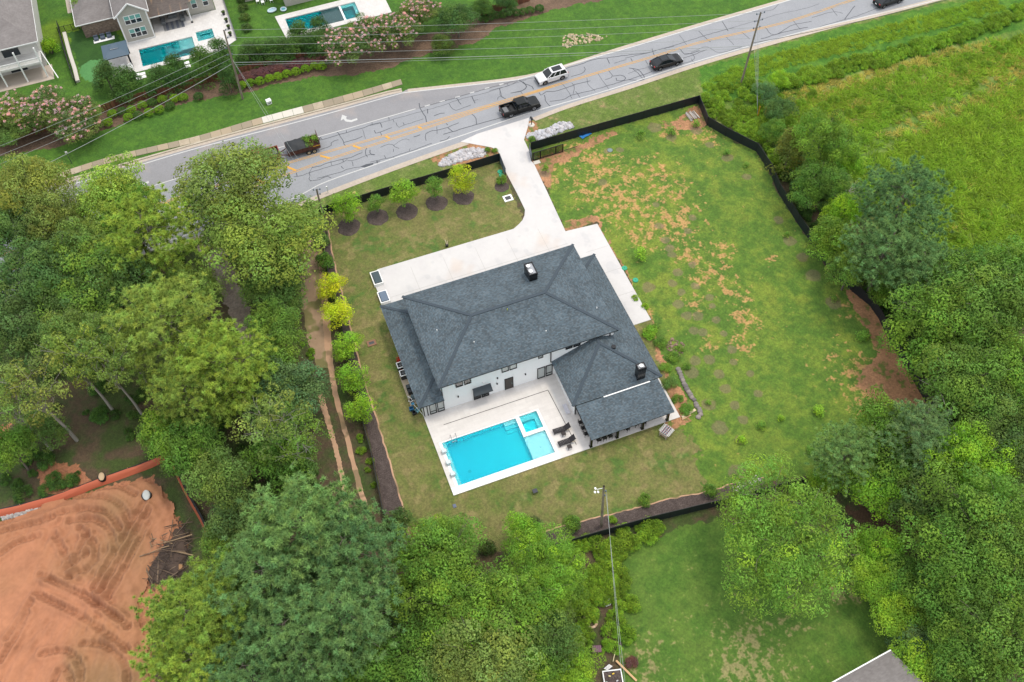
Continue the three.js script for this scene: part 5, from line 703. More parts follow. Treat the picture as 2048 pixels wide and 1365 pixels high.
plant('border_shrub', 'light shrub on the mulch edge right of the yard pole', 'shrub', undefined, 'shrub', 'green', ...[[4.49,25.43]][0], .8, 1.2);
plant('border_shrub', 'light shrub in the mulch before the birch logs', 'shrub', undefined, 'shrub', 'green', ...[[11.52,27.07]][0], .9, 1.3);
// flowering hedge, conifers, clipped shrubs across the road
const CG = 'pink crape myrtles across the road'; [[3.7, 5.4, [[-6.44,-57.27]][0], 'nearest the utility pole on its right'], [3.6, 5.6, [[-2.12,-58.26]][0], 'second right of the utility pole'], [3.5, 5.4, [[2.27,-57.76]][0], 'third right of the utility pole'], [3.2, 5.2, [[6.18,-60.55]][0], 'farthest right, at the top'], [4.2, 5.6, [[-46.14,-56.98]][0], 'beside the wooden fence at left'], [4.2, 5.6, [[-50.75,-59.61]][0], 'in the middle of the left group'], [3.8, 5.4, [[-55.17,-60.61]][0], 'at the left edge']].forEach(([R, H, p, o]) => plant('crape_myrtle', 'pink flowering crape myrtle ' + o, 'tree', CG, 'crape', 'crape', p[0], p[1], R, H));
plant('crape_myrtle', 'unflowered dark green tree right of the pink crape myrtles', 'tree', undefined, 'broad', 'hedge', ...[[11.12,-56.71]][0], 3.4, 5.5);
plant('understory_tree', 'dull green tree below the left pink crape myrtles', 'tree', undefined, 'broad', 'dark', ...[[-55.4,-57.95]][0], 2.6, 3.6);
plant('understory_tree', 'slate green tree at the right foot of crape myrtles', 'tree', undefined, 'broad', 'magnolia', ...[[7.62,-53.67]][0], 1.8, 3.4);
const HG = 'conifers screening the patios'; [[2.4, 5.2, [[-40.99,-64.61]][0], 'leftmost, beside the putting green'], [2.6, 5.2, [[-38.35,-62.11]][0], 'second from the left'], [2.4, 4.8, [[-33.8,-61.11]][0], 'before the beige house pool'], [2.3, 5.2, [[-31.08,-62.48]][0], 'hiding the pool edge'], [2.5, 6, [[-26.98,-61.5]][0], 'left of the utility pole'], [2.4, 6, [[-24.31,-62.59]][0], 'tallest, at the utility pole'], [1.6, 5, [[-24.38,-57.39]][0], 'at the foot of the utility pole']].forEach(([R, H, p, o]) => plant('conifer', 'dark green conifer ' + o, 'tree', HG, 'cone', 'hedge', p[0], p[1], R, H));
const hp = [[[-20.26,-62.68]][0], [[-18.42,-62.68]][0], [[-16.77,-61.76]][0], [[-14.92,-61.75]][0], [[-13.16,-61.29]][0], [[-11.35,-61.06]][0], [[-9.62,-61.11]][0], [[-8.73,-64.58]][0], [[-11.98,-64.66]][0]]; const ORD = ['first', 'second', 'third', 'fourth', 'fifth', 'sixth', 'seventh', 'eighth', 'ninth', 'tenth', 'eleventh', 'twelfth', 'thirteenth', 'fourteenth', 'fifteenth', 'sixteenth', 'seventeenth', 'eighteenth'];
hp.forEach((p, i) => plant('hedge_shrub', ORD[i] + ' tall hedge shrub right of the utility pole', 'shrub', 'tall hedge right of the utility pole', 'cone', 'hedge', p[0], p[1], 2.1, 3.9));
[[[-22.67,-57.69]][0], [[-21.37,-57.76]][0], [[-19.95,-57.66]][0], [[-18.49,-57.67]][0], [[-17.2,-57.63]][0], [[-15.81,-57.67]][0], [[-14.41,-57.71]][0], [[-12.94,-57.72]][0], [[-11.53,-57.77]][0], [[-10.44,-57.45]][0]].forEach((p, i) => plant('clipped_boxwood', ORD[i] + ' clipped round boxwood right of the utility pole', 'shrub', 'row of clipped boxwoods', 'ball', 'box', p[0], p[1], .74, 1.2));
[[[-43.84,-57.56]][0], [[-42.45,-57.22]][0], [[-41.66,-58.83]][0], [[-40.28,-58.84]][0], [[-38.92,-58.64]][0], [[-37.26,-59.01]][0], [[-35.84,-59.13]][0], [[-34.29,-59.2]][0], [[-39.57,-57.19]][0], [[-38.14,-57.07]][0], [[-36.53,-57.1]][0], [[-35.05,-57.19]][0], [[-33.48,-57.37]][0], [[-32.58,-58.74]][0], [[-31.3,-58.46]][0], [[-29.18,-57.84]][0]].forEach((p, i) => plant('low_boxwood', ORD[i] + ' low rounded bush along the brown fence, counted from the left', 'shrub', 'bushes along the brown fence', 'ball', i % 3 ? 'box' : 'hedge', p[0], p[1], .74, 1.1));
[[[15.98,-58.7]][0], [[17.03,-58.81]][0], [[18.14,-58.88]][0], [[19.18,-58.73]][0], [[20.37,-58.78]][0], [[21.35,-58.24]][0], [[22.39,-58.09]][0], [[23.47,-58.05]][0], [[25.05,-57.95]][0]].forEach((p, i) => plant('verge_boxwood', ORD[i] + ' clipped bush at the top of the straw bed, counted from left', 'shrub', 'bushes at the top bed', 'ball', 'hedge', p[0], p[1], .75, 1.1));
plant('conifer', 'round tree at the top edge over the clipped bushes', 'tree', undefined, 'broad', 'hedge', ...[[19.68,-58.59]][0], 1.8, 4);
plant('conifer', 'dark tree left of the round tree at the top edge', 'tree', undefined, 'broad', 'hedge', ...[[16.16,-59.63]][0], 1.8, 3.6);
plant('banana_plant', 'big leaved banana clump beside the grey roof house', 'plant', undefined, 'shrub', 'bright', ...[[-48.57,-76.72]][0], 1.5, 3);
plant('patio_tree', 'thin tree at the pale path near the top edge', 'tree', undefined, 'young', 'green', ...[[-42.57,-83.87]][0], 1.6, 4);
[[[-18.63,-76.03]][0], [[-19,-73.48]][0], [[-19.23,-70.91]][0], [[-18.33,-78.25]][0]].forEach((p, i) => plant('patio_shrub', ORD[i] + ' small shrub in the bed right of the beige house patio', 'shrub', 'shrubs beside the beige house patio', 'shrub', 'magnolia', p[0], p[1], .9, 1.1));
{ // loropetalum hedge, purple, in clumps along the brown fence
  const P = dense([[-22.82,-58.82],[-19.7,-59.13],[-16.63,-59.1],[-13.54,-59.07],[-10.42,-59.04],[-9.15,-59.4]], 1.25); P.forEach((p, i) => plant('purple_shrub', ORD[i] + ' purple leaved shrub of the low hedge right of utility pole', 'shrub', 'purple hedge by the brown fence', 'ball', 'loro', p[0], p[1] - .2, 1.25, 1.15));
}
// shrubs and saplings in the right lawn
[['bright', .9, 2.0, [[18.33,-5.89]][0], 'tallest sapling beside the driveway slab'], ['green', .75, 1.4, [[27.93,-26.24]][0], 'bushy sapling near the front fence'], ['green', .7, 1.4, [[32.08,-25.01]][0], 'sapling in a straw ring near the front fence corner'], ['green', .6, 1.2, [[36.06,-25.15]][0], 'sapling nearest the upper fence corner'], ['green', .6, 1.4, [[12.86,-24.81]][0], 'palm like sapling beside the sliding gate'], ['bright', .8, .9, [[27.99,22.41]][0], 'low leafy plant near the lower right lawn'], ['bright', .7, .8, [[17.81,22.6]][0], 'low plant in the lower lawn by straw rings'], ['bright', .5, .7, [[23.42,21.7]][0], 'little plant left of the low leafy one'], ['green', .7, .8, [[20.95,21.73]][0], 'spreading weed in the lower lawn'], ['green', .6, .8, [[24.37,26.53]][0], 'small plant near the lawn corner pine'], ['green', .9, 1.0, [[38.22,15.03]][0], 'weedy plant by the bare soil strip'], ['green', .5, .8, [[37.54,-18.66]][0], 'thin sapling below the upper fence'], ['green', .5, .8, [[38.95,-15.5]][0], 'thin sapling near the fence bend'], ['green', .5, .9, [[37.79,-2.34]][0], 'sapling by the right fence'], ['green', .6, .8, [[37.92,8.87]][0], 'sapling on bare soil by the right fence'], ['green', .4, .6, [[16.64,16.75]][0], 'tiny sapling in a ring near the stone border']].forEach(([l, R, H, p, lab]) => plant('sapling', lab, 'plant', 'saplings in the right lawn', 'sapling', l, p[0], p[1], R, H));
[['bright', 1.01, 0.88, [[14.63,5.2]][0], 'leafy bush at the foot of the driveway slab'], ['green', 0.94, 0.72, [[15.18,7.17]][0], 'creeping bush beside the annex wall'], ['green', 0.94, 0.72, [[15.58,9.52]][0], 'grey-green bush above the rock border'], ['green', 0.78, 0.56, [[14.12,10.49]][0], 'bush against the annex roof corner'], ['dark', 0.94, 0.72, [[13.58,12.7]][0], 'dark bush beside the porch corner'], ['green', 0.70, 0.56, [[13.6,14.93]][0], 'bush in the middle of the rock bed'], ['green', 0.86, 0.56, [[13.86,16.63]][0], 'bush at the lower end of the rock bed'], ['bright', 0.47, 0.56, [[15.18,-0.35]][0], 'small bush on the driveway edge'], ['bright', 0.47, 0.56, [[15.78,1.31]][0], 'small bush below the green lids'], ['green', 0.55, 0.48, [[16.53,11.21]][0], 'spreading bush over the rock border'], ['green', 0.47, 0.40, [[15.73,4.59]][0], 'low bush right of the driveway corner'], ['green', 0.55, 0.48, [[16.99,8.67]][0], 'small bush by the gravel heap']].forEach(([l, R, H, p, lab]) => plant('garden_bush', lab, 'shrub', 'bushes in the right garden bed', 'shrub', l, p[0], p[1], R, H));
[['green', .5, .7, [[6.81,-31.64]][0], 'tuft behind the left gate fence'], ['green', .5, .6, [[7.76,-31.15]][0], 'second tuft behind the left gate fence'], ['green', .6, .7, [[13.41,-31.35]][0], 'tuft beside the right gate fence']].forEach(([l, R, H, p, lab]) => plant('gate_bush', lab, 'shrub', 'bushes at the gate', 'shrub', l, p[0], p[1], R, H));
{ // undergrowth: countless weeds as one mass each; instanced clumps
  const geoW = KIND.shrub[0].crown, geoT = (() => { const r = rng(31), pos = [], c = []; for (let i = 0; i < 26; i++) { const a = r() * 6.28, d = .3 * Math.sqrt(r()), x = Math.cos(a) * d, z = Math.sin(a) * d, h = .15 + .3 * r(), lx = .18 + (r() - .5) * .9, lz = (r() - .5) * .9, w = .055; const p = Math.cos(a + 1.5) * w, q = Math.sin(a + 1.5) * w, g = .7 + .6 * r(); pos.push(x - p, 0, z - q, x + p, 0, z + q, x + lx, h, z + lz); for (let v = 0; v < 3; v++) c.push(g * (.9 + .3 * r()), g, g * .9); } const g = new THREE.BufferGeometry(); g.setAttribute('position', new THREE.Float32BufferAttribute(pos, 3)); g.setAttribute('color', new THREE.Float32BufferAttribute(c, 3)); g.computeVertexNormals(); return g; })();
  const scatter = (name, label, category, geo, leaf, polys, n, s0, s1, seed, f) => {
    const r = rng(seed), list = []; for (const poly of polys) { let x0 = 1e9, x1 = -1e9, z0 = 1e9, z1 = -1e9; for (const p of poly) { x0 = Math.min(x0, p[0]); x1 = Math.max(x1, p[0]); z0 = Math.min(z0, p[1]); z1 = Math.max(z1, p[1]); } const m = Math.round(n * (x1 - x0) * (z1 - z0)); for (let i = 0; i < m; i++) { const x = x0 + r() * (x1 - x0), z = z0 + r() * (z1 - z0), a = r(), b = r(); if (!inPoly(poly, x, z)) continue; if (f && f(x, z) < a) continue; list.push([x, z, s0 + (s1 - s0) * b * b, r() * 6.28, .75 + .5 * r()]); } }
    const o = new THREE.InstancedMesh(geo, leaf, list.length), m = new THREE.Matrix4(), q = new THREE.Quaternion(), up = V(0, 1, 0), c = new THREE.Color();
    list.forEach((l, i) => { m.compose(V(l[0], 0, l[1]), q.setFromAxisAngle(up, l[3]), V(l[2], l[2], l[2])); o.setMatrixAt(i, m); o.setColorAt(i, c.setRGB(l[4] * (1 + .2 * (vn(l[0] * .2, l[1] * .2) - .5)), l[4], l[4] * .9)); });
    o.name = numbered(name); o.castShadow = o.receiveShadow = true; scene.add(o); tag(o, label, category, null, 'stuff'); return o;
  };
  const meadow = [[42.88,-21.79],[47.87,-26.5],[50.4,-26.63],[57.16,-26.82],[70.42,-26.24],[91.99,-25.61],[102.56,-21.3],[104.42,7.2],[68.93,29.08],[61.74,14.81],[55.09,8.69],[53.24,2.5],[51.29,-3.98],[51.65,-10.84],[49.97,-14.64],[46.61,-17.05]];
  const band = [dense([[50.26,-9.86],[61.1,-13.16],[71.45,-15.05],[86.15,-17.81],[107.64,-21.81]], 3), dense([[52.63,-26.19],[66.03,-26.09],[78.98,-25.97],[92.5,-26.3],[107.38,-27.24]], 3)], off = (x, z) => { let m = 99; for (const b of band) for (const q of b) m = Math.min(m, Math.hypot(x - q[0], z - q[1])); return ss(1.2, 2.6, m); };
  scatter('meadow_grass', 'tall green meadow grass filling the field at the right', 'grass', geoT, LEAF.field, [meadow], 7, .7, 2.2, 901, (x, z) => (.25 + 1.1 * fbm(x * .06, z * .2)) * (.12 + .88 * off(x, z)));
  scatter('meadow_grass', 'pale seed heads scattered through the right field', 'grass', geoT, LEAF.fieldd, [meadow], 3.5, .6, 1.6, 902, (x, z) => ss(.45, .65, fbm(x * .06 + 4, z * .2)));
  scatter('meadow_weeds', 'dark weedy clumps in the right field', 'weeds', geoW, LEAF.weed, [meadow], .3, .3, .8, 903, (x, z) => ss(.4, .7, fbm(x * .1 + 8, z * .1)) * off(x, z));
  scatter('verge_weeds', 'overgrown weeds between the fence corner and leaning pole', 'weeds', geoW, LEAF.weed, [[[39.29,-29.96],[42.66,-32.09],[47.67,-30.66],[49.88,-25.69],[49.93,-20.05],[45.94,-13.13],[42,-11.65],[42.74,-18.61],[38.91,-25.59]]], 1.4, .35, 1.1, 904);
  scatter('hedge_row', 'bushy green hedge row along the mown strip of the field', 'hedge', geoW, LEAF.weed, [ribPoly([[51.36,-28.34],[58.01,-28.25],[67.19,-27.92],[75.79,-27.76],[85,-28.2],[99.46,-29.13]], 2.2)], 2.2, .5, 1.1, 905);
  scatter('ditch_weeds', 'tall grass of the roadside ditch at upper right', 'weeds', geoT, LEAF.field, [ribPoly([[41.23,-30.91],[48.99,-33.11],[57.44,-33.11],[65.95,-32.9],[78.95,-32.48],[92.71,-32.56]], 3.4)], 8, .6, 1.2, 906);
  scatter('fence_weeds', 'weeds and creepers outside the back fence', 'weeds', geoW, LEAF.weed, [[[-8.19,27.18],[-1.68,27.45],[4.04,27.8],[6.37,28.52],[3.18,29.64],[0.22,29.71],[-2.56,33.37],[-4.91,33.61],[-7.46,30.31]]], 1.6, .4, 1.2, 907);
  scatter('wood_undergrowth', 'low undergrowth on the floor of the left wood', 'weeds', geoW, LEAF.hedge, [[[-59.57,-33.17],[-35.65,-29.1],[-34.15,-23.11],[-31.44,-5.69],[-28.16,5.75],[-25.55,13.46],[-37.13,15.27],[-42.76,10.62],[-43.99,1.64],[-51.16,0.88],[-58.8,0.56],[-61.99,-0.03]]], .3, .4, 1.1, 908, (x, z) => ss(.42, .6, fbm(x * .12 + 3, z * .12)));
  scatter('track_weeds', 'grassy weeds between the wheel ruts and fence', 'weeds', geoW, LEAF.weed, [[[-23.05,5.64],[-22.02,5.34],[-21.96,8.51],[-22.6,15.9],[-23.35,14.96],[-23.27,11.05],[-23.15,7.7]], [[-25.72,-12.97],[-24.85,-12.63],[-24.38,-4.46],[-24.73,-3.07],[-26.28,-6.76]]], .8, .3, .6, 909);
  scatter('garden_weeds', 'tangled weeds round the debris garden', 'weeds', geoW, LEAF.weed, [[[-6.77,29.99],[-1.45,30.87],[-0.84,35.18],[-3.7,39.61],[-5.24,40.62],[-8.69,41.13],[-11.45,40.07],[-8.8,34.92]]], 1.3, .3, .9, 910, (x, z) => ss(.3, .5, fbm(x * .4, z * .4)));
  scatter('wood_undergrowth', 'undergrowth outside the right fence', 'weeds', geoW, LEAF.hedge, [[[42.74,-18.61],[42.17,-10.58],[41.07,0.43],[41.9,8.68],[42.53,15.54],[41.93,23.8],[41.85,28.85],[49.11,31.69],[59.79,17.43],[47.4,9.14],[48.83,-4.96],[48.4,-17.4]]], .6, .5, 1.3, 911);
  scatter('wood_undergrowth', 'undergrowth in the lower right wood', 'weeds', geoW, LEAF.hedge, [[[39.75,28.03],[49.94,30.59],[30.74,56.24],[24.07,53.68],[26.13,47.25],[31.12,41.66],[33.62,37.06]]], .3, .5, 1.2, 912);
}
function ribPoly(p, w) { const d = dense(p, 3); return [...offset(d, w / 2), ...offset(d, -w / 2).reverse()]; }
{ // dead grey branches in the left wood, each its own
  const r = rng(77); [[[[-27.97,-17.5]][0], 8.2, 'bare pale limb hanging from the oak above the track'], [[[-29.3,10]][0], 7, 'bare pale branches beside the wheel ruts'], [[[-29.13,14.27]][0], 6, 'bare grey twig above the largest pine'], [[[-30.76,6.81]][0], 8.5, 'bare pale branch spray left of the ruts'], [[[-44.21,-10.17]][0], 10.5, 'bare forked limb in the upper left wood'], [[[36.61,28.52]][0], 9, 'pale dead branches among the right oaks'], [[[45.6,-2.56]][0], 5.5, 'bare grey twigs beside the lime tree at right']].forEach(([p, h, lab]) => {
    const t = thing('dead_branch', lab, 'branch', [p[0], 0, p[1]], r() * 6, 'bare branches in the woods'); const g = [taper([V(0, -.2, 0), V(.2, h * .5, .1), V(0, h, 0)], .1, .06, 6, 5)]; for (let k = 0; k < 7; k++) { const a = r() * 6.28, L = 1.2 + 1.6 * r(), y = h - r() * 1.2; g.push(taper([V(0, y, 0), V(Math.cos(a) * L * .5, y + .5, Math.sin(a) * L * .5), V(Math.cos(a) * L, y + .5 + .6 * r(), Math.sin(a) * L)], .055, .015, 5, 4)); } mesh('limb', mergeGeometries(g), M.barkpale, t);
  });
}

const at0 = (...a) => [a[0], 0, a[1]];
// ---------------------------------------------------------------- fences
M.fence = std([24, 33, 42], .55); M.fencegrey = std([112, 124, 138], .6);
function fence(name, label, path, H, step, m = M.fence, pm = M.black, group) {
  const t = thing(name, label, 'fence', [path[0][0], 0, path[0][1]], 0, group), [ox, oz] = path[0]; const P = [];
  for (let i = 0; i + 1 < path.length; i++) { const a = path[i], b = path[i + 1], L = Math.hypot(b[0] - a[0], b[1] - a[1]), n = Math.max(1, Math.round(L / step)); for (let k = 0; k < n; k++) P.push([a[0] + (b[0] - a[0]) * k / n, a[1] + (b[1] - a[1]) * k / n]); } P.push(path[path.length - 1]);
  const r = rng(Math.round(ox * 10 + 999));
  P.forEach((p, i) => { const h = H + (r() - .5) * .05; mesh('post', BC(.08, h + .06, .08, p[0] - ox, (h + .06) / 2, p[1] - oz), pm, t); if (i + 1 < P.length) { const q = P[i + 1], dx = q[0] - p[0], dz = q[1] - p[1], L = Math.hypot(dx, dz); const g = BC(.04, h - .05, L - .09).toNonIndexed(); g.rotateY(Math.atan2(dx, dz)).translate((p[0] + q[0]) / 2 - ox, (h + .05) / 2, (p[1] + q[1]) / 2 - oz); mesh('panel', g, m, t); mesh('rail', bar(V(p[0] - ox, h + .02, p[1] - oz), V(q[0] - ox, h + .02, q[1] - oz), .06, .05), pm, t); } });
  return t;
}
fence('privacy_fence', 'black panel fence behind the young trees, left of the gate', [[7.7,-29.17],[-4,-28.93],[-16.03,-28.68],[-18.19,-28.66]], 1.5, 2.4);
fence('privacy_fence', 'black panel fence along the road, right of the gate', [[12.56,-29.55],[25.4,-29.48],[38.62,-29.43]], 1.5, 2.4);
fence('privacy_fence', 'long black panel fence curving down the right of the lawn', [[38.57,-29.33],[37.67,-24.87],[39.05,-22.02],[41.63,-17.57],[41.43,-13.4],[40.63,-9.61],[40.24,-3.88],[40.2,0.54],[39.98,4.73],[40.87,8.61],[41.7,11.29],[41.64,13.41],[40.9,16.89],[40.74,20.01],[40.26,24.26],[39.95,27.54],[40.14,29.6]], 1.6, 2.2);
fence('privacy_fence', 'black panel fence along the mulch at the back', [[-9.51,26.92],[-1.66,27.4],[4.01,27.85],[12.69,28.88],[18.95,29.44],[23.58,30.06]], 1.5, 2.4);
fence('privacy_fence', 'thin black fence down the left mulch border', [[-18.39,-27.88],[-19.74,-17.42],[-20.41,-7.62],[-21.6,5.15],[-21.77,9.27],[-22.56,16.55],[-22.11,21.08]], 1.3, 2.4, M.fence);
fence('gate_return', 'short grey fence return at the left side of the gate', [[7.74,-29.06],[7.51,-26.25]], 1.5, 1.6, M.fencegrey);
fence('gate_return', 'short grey fence return at the right side of the gate', [[12.29,-29.44],[11.91,-27.49]], 1.5, 1.6, M.fencegrey);
{ // sliding gate, open, behind the fence
  const a = [[12.07,-27.53],[16.62,-27.6]], t = thing('sliding_gate', 'black slatted sliding gate standing open behind the fence', 'gate', [a[0][0], 0, a[0][1]]), d = V(a[1][0] - a[0][0], 0, a[1][1] - a[0][1]), L = d.length(); d.normalize(); const at = (s, y) => V(d.x * s, y, d.z * s);
  mesh('frame', [bar(at(0, .1), at(L, .1), .08, .1), bar(at(0, 1.5), at(L, 1.5), .08, .08), ...[0, L / 4, L / 2, 3 * L / 4, L].map(s => bar(at(s, .1), at(s + .001, 1.5), .08, .08))], M.black, t); for (let s = .12; s < L; s += .18) mesh('slat', BC(.12, 1.3, .02).rotateY(-Math.atan2(d.z, d.x)).translate(at(s, 0).x, .8, at(s, 0).z), M.gloss, t);
  mesh('track', bar(at(L, .25), at(L + 2.2, .25), .06, .06), M.black, t); mesh('operator_pad', BC(.9, .1, .6, .4, .05, .5), M.walknew, t);
}
// ---------------------------------------------------------------- utility poles and wires
function pole(label, p, h, lean, arms) { const t = thing('utility_pole', label, 'pole', [p[0], 0, p[1]]); mesh('shaft', taper([V(0, -.3, 0), V(lean[0] * .5, h * .5, lean[1] * .5), V(lean[0], h, lean[1])], .17, .11, 6, 8), M.pole, t); for (const [y, dx, dz] of arms) { const s = y / h; mesh('insulator', [rod(V(lean[0] * s, y, lean[1] * s), V(lean[0] * s + dx, y + .05, lean[1] * s + dz), .03), CY(.07, .09, .22, lean[0] * s + dx, y + .12, lean[1] * s + dz, 8)], M.fencegrey, t); } return t; }
const PA = [-23.15,-55.4], PB1 = [46.51,-31.12], PC = [-1.02,26.34], PD = [-18.12,-24.93];
pole('tall wooden utility pole beside the clipped boxwoods', PA, 12.2, [.35, 0], [[12.1, .25, 0], [10.8, .25, 0], [9.5, .25, 0], [8, .25, 0], [9.3, -.4, .2], [8.2, -.4, .2]]);
pole('leaning weathered utility pole rising from weeds by the road', PB1, 12.4, [.5, .36], [[12.2, -.6, 0], [12.2, .6, 0], [11, -.6, 0], [11, .6, 0], [9.8, -.5, 0], [9.8, .5, 0]]);
{ const t = pole('short wooden yard pole with lamp in the back mulch', PC, 9.4, [-.2, -.15], [[8.3, .2, .1], [7.4, .1, .1]]); mesh('lamp_arm', rod(V(-.2, 9, -.15), V(-.95, 9.2, -.15), .03), M.offwhite, t); for (const [x, z] of [[-1.05, -.3], [-1.25, .05], [-.95, .15]]) mesh('floodlight', new THREE.SphereGeometry(.115, 10, 8).scale(1, .8, 1.3).translate(x, 9.2, z), M.offwhite, t); }
pole('utility pole half hidden by the oak at the road edge', PD, 8.6, [.1, 0], [[8.5, .4, .1], [8.5, -.4, -.1], [7.6, .3, 0]]);
function wire(label, a, b, sag, r, m = M.wire, group = 'overhead wires') { const p = []; for (let i = 0; i <= 12; i++) { const s = i / 12; p.push(V(a[0] + (b[0] - a[0]) * s, a[1] + (b[1] - a[1]) * s - sag * 4 * s * (1 - s), a[2] + (b[2] - a[2]) * s)); } const o = mesh('overhead_wire', tube(p, r, 40, 5), m); tag(o, label, 'wire', group); return o; }
[[12.2, 12.35, 'topmost'], [10.9, 11.1, 'second'], [9.6, 9.9, 'third'], [8, 8.2, 'fourth'], [6.6, 6.9, 'thick fifth'], [6.2, 6.5, 'sixth']].forEach(([h, k, o], i) => wire(o + ' overhead wire spanning between the boxwood pole and leaning pole', [PA[0] + .5, h, PA[1]], [PB1[0] - .1 + (i < 3 ? .5 : .1), k, PB1[1] + .3], .35, i === 4 ? .036 : .021));
[[9.4, [-56.52,9.2,-46.92], 'topmost'], [8.3, [-56.99,8.2,-46.35], 'second'], [7.4, [-57.46,7.2,-45.85], 'third'], [6.5, [-58.12,6.2,-42.55], 'thick lowest']].forEach(([h, e, o], i) => wire(o + ' overhead wire running left from the boxwood pole', [PA[0], h, PA[1]], e, .5, i === 3 ? .036 : .021));
[[8.2, .35], [8.5, -.35]].forEach(([h, d], i) => wire(['left', 'right'][i] + ' of two thin wires crossing the road to the oak pole', [PA[0] + .3, 7 + i * .2, PA[1]], [PD[0] - d, h, PD[1]], .4, .016));
[[8.2, [-6.26,4.6,42.48]], [7.4, [-6.28,4.3,43.37]]].forEach(([h, e], i) => wire(['left', 'right'][i] + ' of two wires dropping from the yard pole', [PC[0] + .1, h, PC[1]], e, .5, .018));
[[7.2, [83.26,7.2,-28.81], 'lower dark'], [9.8, [97.15,9.8,-32.53], 'upper']].forEach(([h, e, o], i) => wire(o + ' cable running right from the leaning pole', [PB1[0] + .3, h, PB1[1] + .2], e, .5, i ? .02 : .036, i ? M.wire : M.wiredark));
{ const t = thing('guy_wires', 'fan of guy wires with yellow sleeves at the leaning pole', 'guy wire', at0(45.05,-23.56)); const gx = t.position.x, gz = t.position.z; [11.6, 10.4, 9.2, 8].forEach((h, i) => mesh('strand', rod(V(PB1[0] + .5 * h / 12.4 - gx, h, PB1[1] + .36 * h / 12.4 - gz), V(i * .04, 0, 0), .018), M.wire, t)); for (const dx of [0, .9]) mesh('marker', CY(.07, .07, 2.2, dx, 1.1, dx * .4), std([232, 170, 40], .6), t); }
// ---------------------------------------------------------------- vehicles: +x is forward
M.tyre = std([34, 34, 36], .9); M.rim = std([170, 172, 176], .35, { metalness: .6 }); M.carglass = std([30, 36, 42], .05); M.red = std([196, 40, 36], .3); M.lamp = std([230, 232, 236], .15); M.cream = std([226, 210, 176], .6);
const paint = c => new THREE.MeshPhysicalMaterial({ color: col(...c), roughness: .3, clearcoat: .25, clearcoatRoughness: .1, specularIntensity: .5 });
function wheel(t, x, z, r, rim = M.rim) { const w = mesh('wheel', new THREE.TorusGeometry(r - .09, .1, 8, 18).scale(1, 1, 1.25).translate(x, r, z), M.tyre, t); mesh('rim', CY(r - .12, r - .12, .16, 0, 0, 0, 14).rotateX(Math.PI / 2).translate(x, r, z), rim, w); mesh('hub', CY(.07, .07, .2, 0, 0, 0, 8).rotateX(Math.PI / 2).translate(x, r, z), M.black, w); return w; }
function lower(L, W, pts, wx, wr) { // side profile with wheel arches, rounded across the width
  const s = new THREE.Shape(); s.moveTo(-L / 2 + .1, .3); for (const p of pts) s.lineTo(p[0], p[1]); s.lineTo(L / 2 - .05, .3);
  for (const x of [...wx].sort((a, b) => b - a)) { s.lineTo(x + wr + .07, .3); s.absarc(x, .34, wr + .07, 0, Math.PI, false); s.lineTo(x - wr - .07, .3); } s.closePath();
  const g = new THREE.ExtrudeGeometry(s, { depth: W - .48, bevelEnabled: true, bevelThickness: .24, bevelSize: .09, bevelOffset: -.09, bevelSegments: 4, curveSegments: 10 }).translate(0, 0, -(W - .48) / 2); return g;
}
function cabin(xb0, xb1, xt0, xt1, yb, yt, wb, wt) { // tapered glasshouse with rounded top corners
  const ring = (x0, x1, w, y, n = 5) => { const p = [], r = .22; for (const [cx, cz, a0] of [[x1 - r, w / 2 - r, 0], [x0 + r, w / 2 - r, Math.PI / 2], [x0 + r, -w / 2 + r, Math.PI], [x1 - r, -w / 2 + r, 1.5 * Math.PI]]) for (let i = 0; i < n; i++) { const a = a0 + i / (n - 1) * Math.PI / 2; p.push([cx + Math.cos(a) * r, y, cz + Math.sin(a) * r]); } return p; };
  const a = ring(xb0, xb1, wb, yb), b = ring(xt0, xt1, wt, yt), pos = [], n = a.length; for (let i = 0; i < n; i++) { const j = (i + 1) % n; pos.push(...a[i], ...b[i], ...b[j], ...a[i], ...b[j], ...a[j]); } const g = new THREE.BufferGeometry(); g.setAttribute('position', new THREE.Float32BufferAttribute(pos, 3)); g.computeVertexNormals();
  const top = b.map(p => [p[0], p[2]]), q = a.map(p => [p[0], p[2]]); return { g, top, ring: [a, b] };
}
